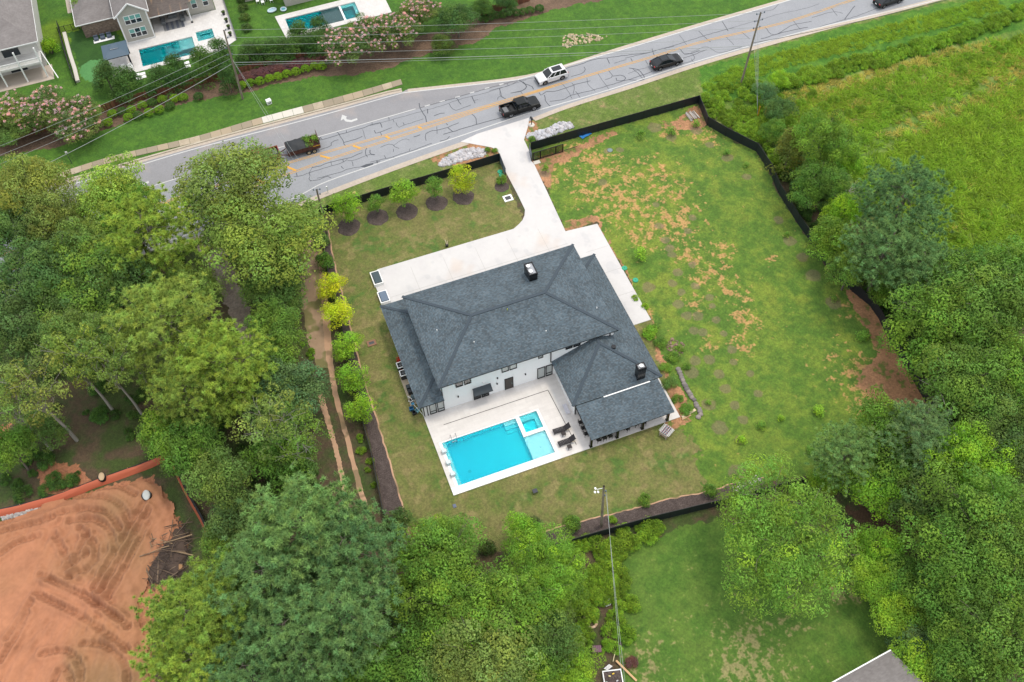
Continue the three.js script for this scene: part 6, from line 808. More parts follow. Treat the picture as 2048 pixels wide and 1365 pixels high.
function car(label, pos, turn, o) {
  const t = thing(o.name, label, o.cat, [pos[0], .025, pos[1]], turn, 'vehicles on the road'), P = paint(o.color), { L, W } = o;
  mesh('body', lower(L, W, o.profile, o.wx, o.wr), P, t);
  const c = cabin(...o.cabin), gl = mesh('windows', c.g, M.carglass, t);
  const rf = mesh('roof', [slab(c.top, o.cabin[5] - .02, o.cabin[5] + .05)].map(g => { g.deleteAttribute('uv'); return g; }), P, t);
  const [xb0, xb1, xt0, xt1, yb, yt, wb, wt] = o.cabin; const pil = []; for (const s of [-1, 1]) { for (const [f, w] of o.pillars) { const xb = xb0 + (xb1 - xb0) * f, xt = xt0 + (xt1 - xt0) * f; pil.push(bar(V(xb, yb, s * (wb / 2 - .0)), V(xt, yt + .01, s * (wt / 2 - .0)), w, .07)); } } mesh('pillar', pil, P, t);
  if (o.sunroof) mesh('sunroof', B(o.sunroof[0], o.sunroof[1], yt + .051, yt + .062, -wt / 2 + .2, wt / 2 - .2), M.carglass, rf);
  for (const x of o.wx) for (const s of [-1, 1]) wheel(t, x, s * (W / 2 - .13), o.wr, o.rim);
  for (const s of [-1, 1]) { mesh('headlight', RB(.12, .16, .42, .04, L / 2 - .06, .74, s * (W / 2 - .34)), M.lamp, t); mesh('taillight', RB(.1, o.tl || .2, .3, .04, -L / 2 + .04, .92, s * (W / 2 - .24)), M.red, t); mesh('mirror', RB(.16, .15, .2, .05, xb1 - .55, yb + .1, s * (W / 2 + .06)), P, t); }
  mesh('bumper', [RB(.16, .22, W - .3, .05, L / 2 - .02, .46, 0), RB(.16, .22, W - .3, .05, -L / 2 + .02, .46, 0)], o.bumper ? P : M.black, t); mesh('underside', B(-L / 2 + .5, L / 2 - .5, .22, .4, -W / 2 + .25, W / 2 - .25), M.black, t);
  mesh('plate', BC(.02, .12, .36, -L / 2 - .07, .7, 0), M.offwhite, t);
  return t;
}
const suv = { name: 'parked_suv', cat: 'car', L: 4.75, W: 1.92, color: [248, 248, 250], wx: [1.42, -1.38], wr: .36, profile: [[-2.34, .55], [-2.36, .98], [-2.2, 1.1], [.95, 1.1], [2.0, .98], [2.3, .8], [2.34, .5]], cabin: [-2.25, 1.15, -1.95, .25, 1.08, 1.66, 1.76, 1.4], pillars: [[0.02, .12], [.38, .08], [.68, .08], [.97, .09]], sunroof: [-1.5, -.05], bumper: 0 };
suv.name = 'white_suv'; car('white suv with dark glass roof driving left on the road', [20.82,-42.36], Math.PI + HEAD(1), suv);
const sedan = { name: 'black_sedan', cat: 'car', L: 4.85, W: 1.9, color: [16, 19, 23], wx: [1.45, -1.42], wr: .34, profile: [[-2.4, .55], [-2.42, .92], [-2.2, 1.02], [-1.6, 1.04], [.9, .98], [2.0, .86], [2.38, .68], [2.4, .5]], cabin: [-2.05, 1.25, -1.15, .2, .98, 1.42, 1.7, 1.3], pillars: [[0.03, .14], [.48, .07], [.97, .08]], sunroof: [-1.0, .0], bumper: 1 };
car('black sedan driving right near the bend of the road', [37.92,-38.82], HEAD(2), sedan);
car('dark car cut off by the top edge of the photo', [76.56,-39.04], HEAD(3), { ...sedan, color: [12, 24, 26], name: 'dark_car' });
function HEAD(k) { const p = k === 1 ? [[16.7,-40.59],[23.52,-40.91]] : k === 2 ? [[37.09,-41.25],[44.97,-41.56]] : k === 3 ? [[71.92,-41.76],[83.91,-42.68]] : k === 4 ? [[9.87,-40.34],[16.7,-40.59]] : [[-21.11,-39.77],[-7.98,-39.94]]; return -Math.atan2(p[1][1] - p[0][1], p[1][0] - p[0][0]); }
function pickup(label, name, pos, turn, color) {
  const t = car(label, pos, turn, { name, cat: 'truck', L: 5.85, W: 2.02, color, wx: [1.85, -1.75], wr: .42, profile: [[-2.9, .6], [-2.9, .72], [-.75, .74], [-.7, 1.2], [1.2, 1.2], [2.5, 1.14], [2.85, .95], [2.9, .6]], cabin: [-.85, 1.5, -.68, .75, 1.18, 1.82, 1.84, 1.5], pillars: [[0.03, .2], [.42, .1], [.72, .09], [.97, .1]], bumper: 0, tl: .34 });
  const P = paint(color); mesh('bed', [B(-2.92, -.78, .72, 1.22, -1.0, -.86), B(-2.92, -.78, .72, 1.22, .86, 1.0), B(-.92, -.78, .72, 1.22, -.86, .86), B(-2.92, -2.82, .66, 1.2, -.86, .86)], P, t); mesh('bed_floor', B(-2.82, -.92, .74, .78, -.86, .86), M.black, t); mesh('wheel_well', [B(-2.2, -1.35, .78, .98, -.86, -.62), B(-2.2, -1.35, .78, .98, .62, .86)], M.black, t); mesh('toolbox', RB(.7, .3, 1.1, .04, -2.3, .93, .1), M.grey, t); return t;
}
pickup('black pickup truck with open bed driving right past the driveway', 'pickup_truck', [14.04,-37.75], HEAD(4), [14, 18, 18]);
pickup('reddish pickup truck towing the trailer under the oak', 'towing_truck', [-23.55,-41.59], Math.PI + HEAD(5), [150, 60, 44]);
{ // dump trailer with tarp and branches
  const t = thing('dump_trailer', 'brown dump trailer loaded with branches under a black tarp', 'trailer', at0(-17.3,-41.53), Math.PI + HEAD(5), 'vehicles on the road'); M.rust = std([96, 58, 46], .8);
  mesh('floor', B(-2.3, 2.3, .6, .72, -1.05, 1.05), M.rust, t); mesh('side', [B(-2.3, 2.3, .72, 1.35, -1.07, -1.0), B(-2.3, 2.3, .72, 1.35, 1.0, 1.07), B(2.24, 2.3, .72, 1.35, -1, 1)], M.rust, t); for (let x = -2; x < 2.3; x += .7) mesh('stake', [B(x, x + .08, .62, 1.35, -1.12, -1.07), B(x, x + .08, .62, 1.35, 1.07, 1.12)], M.rust, t);
  mesh('tailgate', [B(-2.36, -2.3, .6, 2.2, -1.05, -.95), B(-2.36, -2.3, .6, 2.2, .95, 1.05), B(-2.36, -2.3, 2.1, 2.2, -.95, .95), B(-2.35, -2.31, .72, 1.4, -.95, .95)], M.rust, t); mesh('stripe', [B(-2.3, -1.3, 1.18, 1.3, 1.121, 1.13), B(-2.3, -1.3, 1.18, 1.3, -1.13, -1.121)], std([236, 180, 40], .5), t);
  const tg = new THREE.PlaneGeometry(3.0, 2.3, 24, 16).rotateX(-Math.PI / 2), p = tg.attributes.position; for (let i = 0; i < p.count; i++) { const x = p.getX(i) / 1.5, z = p.getZ(i) / 1.15; p.setY(i, 1.36 + .5 * Math.max(0, 1 - Math.pow(Math.abs(x), 3)) * (1 - z * z) + .1 * vn(x * 4 + 9, z * 4)); } tg.computeVertexNormals(); mesh('tarp', tg.translate(.75, 0, 0), std([44, 48, 52], .7), t);
  const c = []; const r = rng(3); for (let i = 0; i < 26; i++) c.push([-2.2 + r() * 1.9, 1.2 + r() * .8, (r() - .5) * 1.9, .3]); const lf = mesh('branches', leafCloud(c, 260, .1, 61), LEAF.green, t); lf.userData.kind = 'stuff';
  for (const x of [-.55, -1.35]) for (const s of [-1, 1]) wheel(t, x, s * 1.12, .36, M.cream); mesh('tongue', [bar(V(2.3, .6, -.7), V(3.9, .55, 0), .1, .1), bar(V(2.3, .6, .7), V(3.9, .55, 0), .1, .1)], M.rust, t); mesh('spare_wheel', new THREE.TorusGeometry(.2, .05, 6, 16).translate(-2.5, .5, .9), M.tyre, t);
}
// ---------------------------------------------------------------- round the gate
{ const t = thing('mailbox', 'black mailbox on a post at the driveway mouth', 'mailbox', at0(14.49,-34.31)); mesh('post', BC(.1, 1.1, .1, 0, .55, 0), M.black, t); mesh('box', [BC(.26, .18, .52, 0, 1.2, 0).toNonIndexed(), new THREE.CylinderGeometry(.13, .13, .52, 12, 1, false, 0, Math.PI).rotateX(Math.PI / 2).rotateZ(Math.PI / 2).translate(0, 1.29, 0)], M.black, t); mesh('flag', BC(.02, .18, .06, .15, 1.32, .1), M.red, t); mesh('footing', CY(.42, .48, .1, 0, .04, 0, 9), M.walknew, t); }
function rocks(name, label, poly, n, s0, s1, seed, tone) { const g = new THREE.IcosahedronGeometry(1, 1), p = g.attributes.position; for (let i = 0; i < p.count; i++) { const x = p.getX(i), y = p.getY(i), z = p.getZ(i), k = .78 + .5 * vn(x * 2.1 + 7, y * 2.3 + z * 1.7 + 5); p.setXYZ(i, x * k, y * k * .7, z * k); } g.computeVertexNormals();
  const r = rng(seed), L = []; let x0 = 1e9, x1 = -1e9, z0 = 1e9, z1 = -1e9; for (const q of poly) { x0 = Math.min(x0, q[0]); x1 = Math.max(x1, q[0]); z0 = Math.min(z0, q[1]); z1 = Math.max(z1, q[1]); } let guard = 0; while (L.length < n && guard++ < n * 20) { const x = x0 + r() * (x1 - x0), z = z0 + r() * (z1 - z0); if (inPoly(poly, x, z)) L.push([x, z]); }
  const o = new THREE.InstancedMesh(g, new THREE.MeshStandardMaterial({ color: 0xffffff, roughness: .9 }), L.length), m = new THREE.Matrix4(), c = new THREE.Color(); L.forEach(([x, z], i) => { const s = s0 + (s1 - s0) * r() * r(); m.compose(V(x, s * .3, z), new THREE.Quaternion().setFromEuler(new THREE.Euler(r() * .6, r() * 6.28, r() * .6)), V(s * (.8 + .5 * r()), s, s * (.8 + .5 * r()))); o.setMatrixAt(i, m); const b = .7 + .5 * r(), w = r(), a = alb(...tone); c.setRGB(a[0] * b * (1 + .08 * w), a[1] * b, a[2] * b * (1.04 - .08 * w)); o.setColorAt(i, c); });
  o.name = numbered(name); o.castShadow = o.receiveShadow = true; scene.add(o); tag(o, label, 'rocks', null, 'stuff'); }
rocks('riprap', 'grey riprap stones left of the driveway mouth', [[-0.4,-31.66],[0.59,-32.57],[2.36,-33.01],[3.84,-33.25],[5.94,-32.58],[7.16,-32.08],[6.39,-31.23],[5.37,-30.98],[3.69,-31.16],[1.97,-31.19],[0.01,-31.17]], 420, .12, .34, 51, [206, 206, 208]);
rocks('riprap', 'grey riprap stones right of the driveway mouth', [[12.91,-32.44],[14.43,-32.73],[17.26,-32.72],[17.85,-33.39],[19.06,-33.24],[19.95,-32.32],[19.91,-31.65],[18.65,-31.48],[16.29,-31.09],[14.23,-31.02],[13.09,-31.7]], 380, .12, .34, 52, [206, 208, 212]);
rocks('rubble', 'pale stones in the grass across the road', [[24.79,-49.14],[26.45,-50.77],[29.23,-50.41],[32.52,-48.3],[30.88,-47.42],[27.85,-48.14],[25.72,-48]], 130, .1, .3, 53, [200, 186, 150]);
rocks('gravel', 'grey gravel strip below the orange silt fence', [[-62.09,1.35],[-58.9,1.69],[-57.81,1.59],[-57.99,2.3],[-60.55,2.21],[-62.13,1.98]], 260, .06, .2, 54, [186, 184, 180]);
rocks('gravel', 'stony heap in the right garden bed', [[15.63,7.35],[16.92,6.74],[17.87,8.23],[16.88,9.57],[15.51,9.65]], 70, .08, .25, 55, [150, 130, 110]);
{ const t = thing('blue_tarp', 'crumpled blue tarp lying against the front fence', 'tarp', at0(20.79,-29.36)); const g = new THREE.PlaneGeometry(1.7, .7, 24, 12).rotateX(-Math.PI / 2), p = g.attributes.position; for (let i = 0; i < p.count; i++) { p.setY(i, .05 + .3 * fbm(p.getX(i) * 3 + 4, p.getZ(i) * 4 + 2)); p.setX(i, p.getX(i) + .2 * (vn(p.getZ(i) * 9, 3) - .5)); } g.computeVertexNormals(); mesh('sheet', g.rotateY(.28), std([48, 140, 220], .5), t); }

[[[[7.07,-27.25]][0], 'green septic lid left of the driveway, upper of two'], [[[7.03,-26.55]][0], 'green septic lid left of the driveway, lower of two'], [[[16.47,-3.01]][0], 'green lid beside the driveway slab, lower of two'], [[[15.98,-5.3]][0], 'green lid beside the driveway slab, upper of two']].forEach(([p, lab]) => { const t = thing('septic_lid', lab, 'lid', at0(...p), 0, 'green septic lids'); mesh('cover', CY(.34, .38, .1, 0, .07, 0, 18), std([38, 178, 136], .5), t); mesh('knob', CY(.06, .06, .04, 0, .14, 0, 8), std([30, 150, 112], .5), t); });
{ const t = thing('access_hatch', 'grey round lid in the grass near the front fence', 'lid', at0(22.84,-25.42)); mesh('cover', CY(.36, .38, .06, 0, .04, 0, 18), std([130, 150, 146], .6), t); mesh('rim', new THREE.TorusGeometry(.37, .03, 6, 20).rotateX(Math.PI / 2).translate(0, .06, 0), M.grey, t); }
function grate(label, p, w, d, rimMat, g = 'drain grates') { const t = thing('drain_grate', label, 'drain', at0(...p), 0, g); mesh('frame', [B(-w, w, 0, .1, -d, -d + .22), B(-w, w, 0, .1, d - .22, d), B(-w, -w + .22, 0, .1, -d + .22, d - .22), B(w - .22, w, 0, .1, -d + .22, d - .22)], rimMat, t); mesh('sump', B(-w + .22, w - .22, 0, .03, -d + .22, d - .22), M.black, t); for (let x = -w + .26; x < w - .24; x += .11) mesh('bar', B(x, x + .05, .03, .08, -d + .22, d - .22), M.grey, t); }
grate('white framed storm drain grate in the lawn beside the driveway', [6.36,-22.19], .62, .55, M.offwhite); grate('brown framed drain grate in the lawn left of the house', [-17.52,-5.92], .55, .42, std([160, 120, 96], .9));
{ const t = thing('marker_post', 'white marker post beside the road near the oak', 'post', at0(-16.14,-32.27)); mesh('post', BC(.1, 1.1, .1, 0, .55, 0), M.offwhite, t); mesh('cap', BC(.18, .22, .14, 0, 1.15, 0), M.offwhite, t); }
{ const t = thing('sandstone', 'tan boulder in the verge outside the front fence', 'rock', at0(-12.82,-30.94)); mesh('stone', new THREE.IcosahedronGeometry(.24, 1).scale(1.2, .7, 1), std([224, 186, 130], .9), t); }
{ const t = thing('driveway_pot', 'small black pot with tan stick at the driveway edge', 'pot', at0(-4.02,-17.2)); mesh('pot', CY(.22, .17, .4, 0, .2, 0), M.black, t); mesh('stick', rod(V(0, .3, 0), V(-.1, 1.0, -.3), .06), M.cream, t); mesh('stick', rod(V(.1, .3, 0), V(.15, .8, -.2), .05), M.cream, t); }
// two covered wells at the left end of the driveway
[[[[-14.13,-15.2]][0], 1.0, [62, 82, 88], 'white boxed well with dark teal cover at the driveway end'], [[[-14.16,-11.93]][0], .85, [110, 128, 150], 'boxed well with grey blue cover beside the left wing']].forEach(([p, k, c, lab]) => { const t = thing('covered_well', lab, 'box', at0(...p), 0, 'covered wells'); mesh('curb', [B(-.62, -.5, 0, .5, -1.1 * k, 1.1 * k), B(.5, .62, 0, .5, -1.1 * k, 1.1 * k), B(-.5, .5, 0, .5, -1.1 * k, -1.1 * k + .12), B(-.5, .5, 0, .5, 1.1 * k - .12, 1.1 * k)], M.offwhite, t); mesh('cover', RB(.94, .26, 1.9 * k, .11, 0, .48, 0), std(c, .3), t); });
struct('well_apron', slab([[-14.7, -15.6], [-13.5, -15.6], [-13.1, -8.9], [-14.4, -8.9]], -.1, .05), M.concrete);
// ---------------------------------------------------------------- pool terrace furniture
function lounger(label, p, turn) { const t = thing('sun_lounger', label, 'lounger', [p[0], .12, p[1]], turn, 'sun loungers by the pool'); const rat = std([46, 42, 46], .8); mesh('frame', [B(-.95, .55, .26, .32, -.32, -.27), B(-.95, .55, .26, .32, .27, .32), B(-.95, -.9, .26, .32, -.27, .27)], rat, t); for (let i = 0; i < 10; i++) mesh('slat', B(-.93 + i * .145, -.93 + i * .145 + .125, .32, .345, -.3, .3), rat, t); mesh('backrest', bar(V(.5, .34, 0), V(1.05, .78, 0), .6, .05), rat, t); mesh('backrest_frame', [bar(V(.5, .32, -.31), V(1.07, .78, -.31), .05, .07), bar(V(.5, .32, .31), V(1.07, .78, .31), .05, .07), rod(V(.8, .1, .2), V(.95, .7, .2), .025)], rat, t); for (const [x, z] of [[-.85, -.28], [-.85, .28], [.4, -.28], [.4, .28]]) mesh('leg', B(x - .03, x + .03, 0, .27, z - .03, z + .03), rat, t); mesh('towel_bar', bar(V(.55, .36, .35), V(1.05, .36, .38), .04, .04), M.cream, t); return t; }
lounger('black sun lounger nearer the spa', [-0.64,13.89], -.02); lounger('black sun lounger nearer the lawn', [-0.7,15.55], .02);
[[[[-0.6,14.54]][0], 'small dark side table between the two loungers'], [[[-0.61,16.35]][0], 'small dark side table beside the lower lounger']].forEach(([p, lab]) => { const t = thing('side_table', lab, 'table', [p[0], .12, p[1]], 0, 'side tables by the loungers'); const m = std([52, 44, 44], .7); mesh('top', RB(.5, .05, .5, .02, 0, .42, 0), m, t); for (const [x, z] of [[-.2, -.2], [.2, -.2], [-.2, .2], [.2, .2]]) mesh('leg', BC(.04, .42, .04, x, .21, z), m, t); });
{ const t = thing('pool_ladder', 'steel ladder on the edge of the deep pool', 'ladder', [-12.45, .1, 10.45]); for (const x of [-.3, .3]) mesh('rail', tube([V(x, 0, -.35), V(x, .7, -.3), V(x, .85, 0), V(x, .6, .2), V(x, -.6, .22)], .025, 24, 6), M.metal, t); for (const y of [-.15, -.4]) mesh('rung', BC(.6, .03, .1, 0, y, .22), M.metal, t); }
[[-14.02, 11.7, 'nearest the house'], [-14.02, 13.25, 'middle'], [-14.02, 14.8, 'farthest from the house']].forEach(([x, z, o]) => { const t = thing('water_spout', 'white water spout block on the left pool edge, ' + o, 'fountain', [x, .12, z], 0, 'spout blocks on the pool edge'); mesh('block', RB(.5, .5, .48, .03, 0, .25, 0), std([226, 240, 244], .5), t); mesh('scupper', B(.25, .32, .3, .36, -.16, .16), M.metal, t); });
struct('slot_drain', [ribbon([[-12.95, 8.25], [.02, 8.25]], .07, .106), ribbon([[0, 8.22], [.22, 14.1], [.3, 16.2]], .07, .109)], M.black);
{ const m = std([40, 38, 40], .7); // porch dining furniture
  [[[[3.81,16.94]][0], 2.4], [[[3.67,15.13]][0], 1.6]].forEach(([p], i) => { const t = thing('porch_table', ['dark dining table under the front edge of the porch', 'dark bar table under the left edge of the porch'][i], 'table', [i ? 2.6 : 4.0, .1, i ? 14.8 : 16.0]); mesh('top', RB(i ? .9 : 2.2, .06, i ? 2.2 : .9, .02, 0, .74, 0), m, t); for (const [x, z] of i ? [[-.35, -1], [.35, -1], [-.35, 1], [.35, 1]] : [[-1, -.35], [1, -.35], [-1, .35], [1, .35]]) mesh('leg', BC(.07, .72, .07, x, .36, z), m, t); });
  const chair = (label, x, z, turn) => { const t = thing('porch_chair', label, 'chair', [x, .1, z], turn, 'dark chairs under the porch'); mesh('seat', RB(.46, .06, .46, .02, 0, .45, 0), m, t); mesh('backrest', RB(.46, .5, .05, .02, 0, .72, .22), m, t); for (const [a, b] of [[-.2, -.2], [.2, -.2], [-.2, .2], [.2, .2]]) mesh('leg', BC(.035, .45, .035, a, .22, b), m, t); };
  [2.6, 3.3, 4.0].forEach((x, i) => chair(ORD[i] + ' dark chair from the left along the porch front edge', x + .2, 16.75, 0)); [13.9, 14.7, 15.5].forEach((z, i) => chair(ORD[i] + ' dark chair along the left side of the porch', 1.75, z, -Math.PI / 2)); chair('lone dark chair between the middle porch posts', 6.4, 16.6, .4); chair('dark armchair beside the third porch post', 8.6, 16.5, -.5); chair('dark chair next to the armchair by the third post', 7.6, 16.4, .2);
}
{ const t = thing('foosball_table', 'foosball table standing on the lawn off the porch', 'game table', at0(10.38,18.55), .5); const w = std([196, 180, 168], .7); mesh('cabinet', [B(-.68, .68, .35, .8, -.5, -.44), B(-.68, .68, .35, .8, .44, .5), B(-.68, -.62, .35, .8, -.44, .44), B(.62, .68, .35, .8, -.44, .44)], w, t); mesh('playfield', B(-.62, .62, .5, .54, -.44, .44), std([60, 66, 84], .6), t); for (let i = 0; i < 8; i++) { const x = -.52 + i * .15; mesh('rod', CY(.032, .032, 1.4, 0, 0, 0, 6).rotateX(Math.PI / 2).translate(x, .82, 0), M.offwhite, t); const p = []; for (let k = -1; k <= 1; k++) p.push(BC(.06, .22, .08, x, .78, k * .26)); mesh('figures', p, i % 2 ? M.red : std([40, 60, 120], .5), t); } for (const [x, z] of [[-.6, -.42], [.6, -.42], [-.6, .42], [.6, .42]]) mesh('leg', BC(.1, .36, .1, x, .18, z), w, t); }
{ const t = thing('lawn_stool', 'small black stool alone on the lawn below the pool', 'stool', at0(-6.25,20.05)); mesh('top', RB(.55, .08, .5, .03, 0, .45, 0), std([60, 62, 72], .6), t); for (const [x, z] of [[-.2, -.18], [.2, -.18], [-.2, .18], [.2, .18]]) mesh('leg', BC(.05, .42, .05, x, .21, z), M.black, t); }
{ const t = thing('valve_cover', 'blue grey square valve cover in the lawn below the pool', 'lid', at0(-15.05,18.37)); mesh('cover', RB(.36, .08, .44, .03, 0, .04, 0), std([110, 120, 146], .6), t); mesh('latch', BC(.1, .03, .06, 0, .09, .1), M.grey, t); }
// equipment along the left wing
[[[[-15.47,-1.01]][0], 'air conditioner condenser nearest the red soil'], [[[-15.47,0.21]][0], 'air conditioner condenser beside the black cabinets']].forEach(([p, lab]) => { const t = thing('condenser', lab, 'air conditioner', at0(-15.25, p[1]), 0, 'condensers beside the left wing'); mesh('cabinet', RB(.85, .85, .85, .05, 0, .43, 0), std([60, 62, 64], .6), t); const l = mesh('lid', [B(-.44, .44, .85, .92, -.44, -.34), B(-.44, .44, .85, .92, .34, .44), B(-.44, -.34, .85, .92, -.34, .34), B(.34, .44, .85, .92, -.34, .34)], M.offwhite, t); mesh('grille', new THREE.TorusGeometry(.3, .05, 6, 20).rotateX(Math.PI / 2).translate(0, .9, 0), M.black, l); for (let k = 0; k < 4; k++) mesh('fan_blade', BC(.3, .02, .12, .16, .86, 0).applyMatrix4(new THREE.Matrix4().makeRotationY(k * 1.57)), M.grey, t); });
struct('equipment_pad', slab(rect(-15.75, -14.72, -.4, 4.4), -.1, .05), M.walk);
[[2.1, .7, [70, 78, 82], 'grey pump cabinet below the condensers'], [2.7, .6, [44, 46, 50], 'black filter cabinet below the pump cabinet']].forEach(([z, h, c, lab]) => { const t = thing('equipment_cabinet', lab, 'cabinet', [-15.2, .05, z], 0, 'pool equipment'); mesh('body', RB(.6, h, .5, .04, 0, h / 2, 0), std(c, .5), t); mesh('door', B(-.31, -.302, .1, h - .1, -.2, .2), M.grey, t); });
{ const t = thing('pool_pump', 'white pool pipes, pump and grey tank beside the left wing', 'pump', [-15.3, .05, 3.7]); mesh('tank', new THREE.SphereGeometry(.3, 16, 12).scale(1, 1.4, 1).translate(.15, .42, -.1), std([96, 116, 124], .5), t); mesh('pump', CY(.14, .14, .55, 0, 0, 0).rotateX(Math.PI / 2).translate(-.2, .2, .2), M.black, t); for (const p of [[[-.4, .1, -.3], [-.4, .6, -.3], [-.1, .6, .2], [-.1, .2, .5]], [[-.3, .1, .6], [-.3, .5, .5], [.1, .5, .4], [.2, .2, .3]], [[-.5, .1, .1], [-.5, .35, .2], [-.2, .35, .4]]]) mesh('pipe', tube(p.map(q => V(...q)), .035, 20, 6), M.offwhite, t); }
[[[[-15.78,4.9]][0], [40, 120, 170], 'blue crate in the clutter at the left wing corner'], [[[-15.62,5.55]][0], [34, 36, 40], 'black bin in the clutter at the left wing corner'], [[[-15.19,5.35]][0], [150, 210, 220], 'pale cyan tub in the clutter at the left wing corner']].forEach(([p, c, lab]) => { const t = thing('storage_tub', lab, 'tub', at0(...p), p[0], 'clutter at the left wing corner'); mesh('tub', [B(-.25, .25, 0, .06, -.2, .2), B(-.25, .25, .06, .4, -.2, -.16), B(-.25, .25, .06, .4, .16, .2), B(-.25, -.21, .06, .4, -.16, .16), B(.21, .25, .06, .4, -.16, .16)], std(c, .5), t); mesh('rim', B(-.28, .28, .36, .4, -.24, -.201), std(c, .5), t); });
{ const t = thing('skimmer_pole', 'white pool pole leaning from the left wing corner', 'pole', [-15.2, .1, 5.0]); mesh('shaft', rod(V(-.2, .4, -.4), V(.6, .08, 1.6), .03), M.offwhite, t); mesh('net', BC(.35, .04, .3, -.25, .42, -.5), std([60, 150, 190], .5), t); }
{ const t = thing('red_shrub', 'red leaved shrub against the left wing wall', 'shrub', [-15.1, 0, -1.4]); mesh('stems', taper([V(0, 0, 0), V(0, .3, 0), V(0, .6, 0)], .03, .01, 3, 5), M.bark, t); const c = mesh('leaves', KIND.shrub[1].crown, leafMat([196, 60, 44]), t); c.userData.kind = 'stuff'; c.scale.set(.4, .5, 1.1); }
{ const t = thing('draped_sheet', 'white sheet draped by the annex corner', 'cloth', [1.3, .1, 11.9]); const g = new THREE.PlaneGeometry(.5, 1.4, 8, 14).rotateX(-Math.PI / 2), p = g.attributes.position; for (let i = 0; i < p.count; i++) p.setY(i, .05 + .25 * fbm(p.getX(i) * 4 + 3, p.getZ(i) * 3 + 1)); g.computeVertexNormals(); mesh('sheet', g.translate(-.3, 0, -.4), std([226, 224, 232], .8), t); }
// rock border of the right bed, logs and debris
{ const r = rng(19), P = dense([[15.55,11.2],[15.43,12.37],[15.28,13.74],[15.32,15.23],[15.36,16.71],[15.28,17.62],[14.83,18.01]], .42); const t = thing('rock_border', 'border of grey stones along the right garden bed', 'border', at0(...P[0])); const g = [0, 1, 2].map(k => { const q = new THREE.IcosahedronGeometry(.28, 1), p = q.attributes.position; for (let i = 0; i < p.count; i++) { const s = .8 + .4 * vn(p.getX(i) * 6 + k * 9, p.getY(i) * 6 + p.getZ(i) * 5); p.setXYZ(i, p.getX(i) * s, p.getY(i) * s * .7, p.getZ(i) * s); } q.computeVertexNormals(); return q; }), ms = [std([146, 138, 134], .95), std([164, 152, 146], .95), std([126, 120, 118], .95)]; P.forEach((p, i) => { const s = mesh('stone', g[i % 3], ms[Math.floor(r() * 3)], t); s.position.set(p[0] - P[0][0] + (r() - .5) * .12, .1, p[1] - P[0][1] + (r() - .5) * .12); s.rotation.y = r() * 6; s.scale.setScalar(.8 + .4 * r()); }); }
{ const t = thing('timber_edging', 'pale timber lying at the lower end of the rock bed', 'timber', at0(13.01,17.3)); mesh('plank', bar(V(0, .1, 0), V(1.9, .1, -.35), .3, .12), std([236, 214, 180], .8), t); mesh('plank', bar(V(-.1, .06, .25), V(1.1, .06, .1), .16, .1), std([220, 180, 140], .8), t); }
function logpile(label, p, turn, n, L, m, group) { const t = thing('log_pile', label, 'logs', at0(...p), turn, group), r = rng(Math.round(p[0] * 7 + 400)), g = CY(.075, .085, 1, 0, 0, 0, 8).rotateX(Math.PI / 2); for (let i = 0; i < n; i++) { const o = mesh('log', g, m[i % m.length], t); o.position.set((i % 9 - 4) * .17 + (r() - .5) * .06, .08 + Math.floor(i / 9) * .15, (r() - .5) * .15); o.rotation.y = (r() - .5) * .2; o.scale.set(.8 + .5 * r(), .8 + .5 * r(), L * (.85 + .3 * r())); } }
const pale = [std([222, 216, 208], .9), std([198, 190, 182], .9), std([170, 162, 156], .9)];
logpile('pale log stack in the back mulch, left of two', [14.97,27.57], .35, 18, .75, pale, 'pale log stacks'); logpile('pale log stack in the back mulch, beside the pecan crown', [16.95,27.55], .35, 16, .75, pale, 'pale log stacks'); logpile('pale lumber heap at the end of the right fence', [39.8,26.77], 1.0, 12, 2.0, pale.concat([std([190, 170, 150], .9)]), 'debris by the right fence'); logpile('pale scrap wood in the upper corner of the fence', [36.64,-27.4], .1, 12, 1.5, pale.concat([std([150, 130, 110], .9)]), 'debris by the right fence');
// ---------------------------------------------------------------- bottom garden debris
{ const t = thing('stone_ring', 'ring of pinkish stones in the weedy garden', 'stones', at0(-6.24,35.52)), ms = [std([222, 186, 156], .9), std([206, 170, 140], .9), std([232, 204, 176], .9)], g = new THREE.IcosahedronGeometry(.15, 1).scale(1, .7, 1.2); for (let i = 0; i < 22; i++) { const a = i / 22 * 6.2832, s = mesh('stone', g, ms[i % 3], t); s.position.set(Math.cos(a) * .62, .12, Math.sin(a) * .72); s.rotation.y = -a; } }
{ const t = thing('purple_bin', 'faded purple plastic bin in the weedy garden', 'bin', at0(-6.86,38.5), -.3); mesh('body', RB(.95, .55, .7, .06, 0, .28, 0), std([126, 84, 104], .6), t); for (let i = 0; i < 4; i++) mesh('rib', BC(.04, .03, .66, -.3 + i * .2, .565, 0), std([110, 72, 92], .6), t); }
{ const t = thing('raised_bed', 'white framed raised bed with dark soil and oddments', 'planter', at0(-6.53,41.8), -.25); mesh('frame', [B(-.95, .95, 0, .5, -.9, -.8), B(-.95, .95, 0, .5, .8, .9), B(-.95, -.85, 0, .5, -.8, .8), B(.85, .95, 0, .5, -.8, .8)], M.offwhite, t); mesh('soil', B(-.85, .85, 0, .38, -.8, .8), M.mulch, t); [[-.4, -.2, [236, 220, 150]], [.3, .3, [200, 200, 200]], [.2, -.5, [240, 200, 60]], [-.5, .5, [180, 190, 180]]].forEach(([x, z, c]) => mesh('pot_shard', BC(.22, .06, .12, x, .42, z).rotateY(x), std(c, .7), t)); }
{ const t = thing('plank', 'long tan plank leaning beside the white raised bed', 'plank', at0(-4.99,41.5)); mesh('board', bar(V(-.5, .3, -1.3), V(.6, .12, 1.2), .2, .06), std([226, 184, 134], .8), t); }
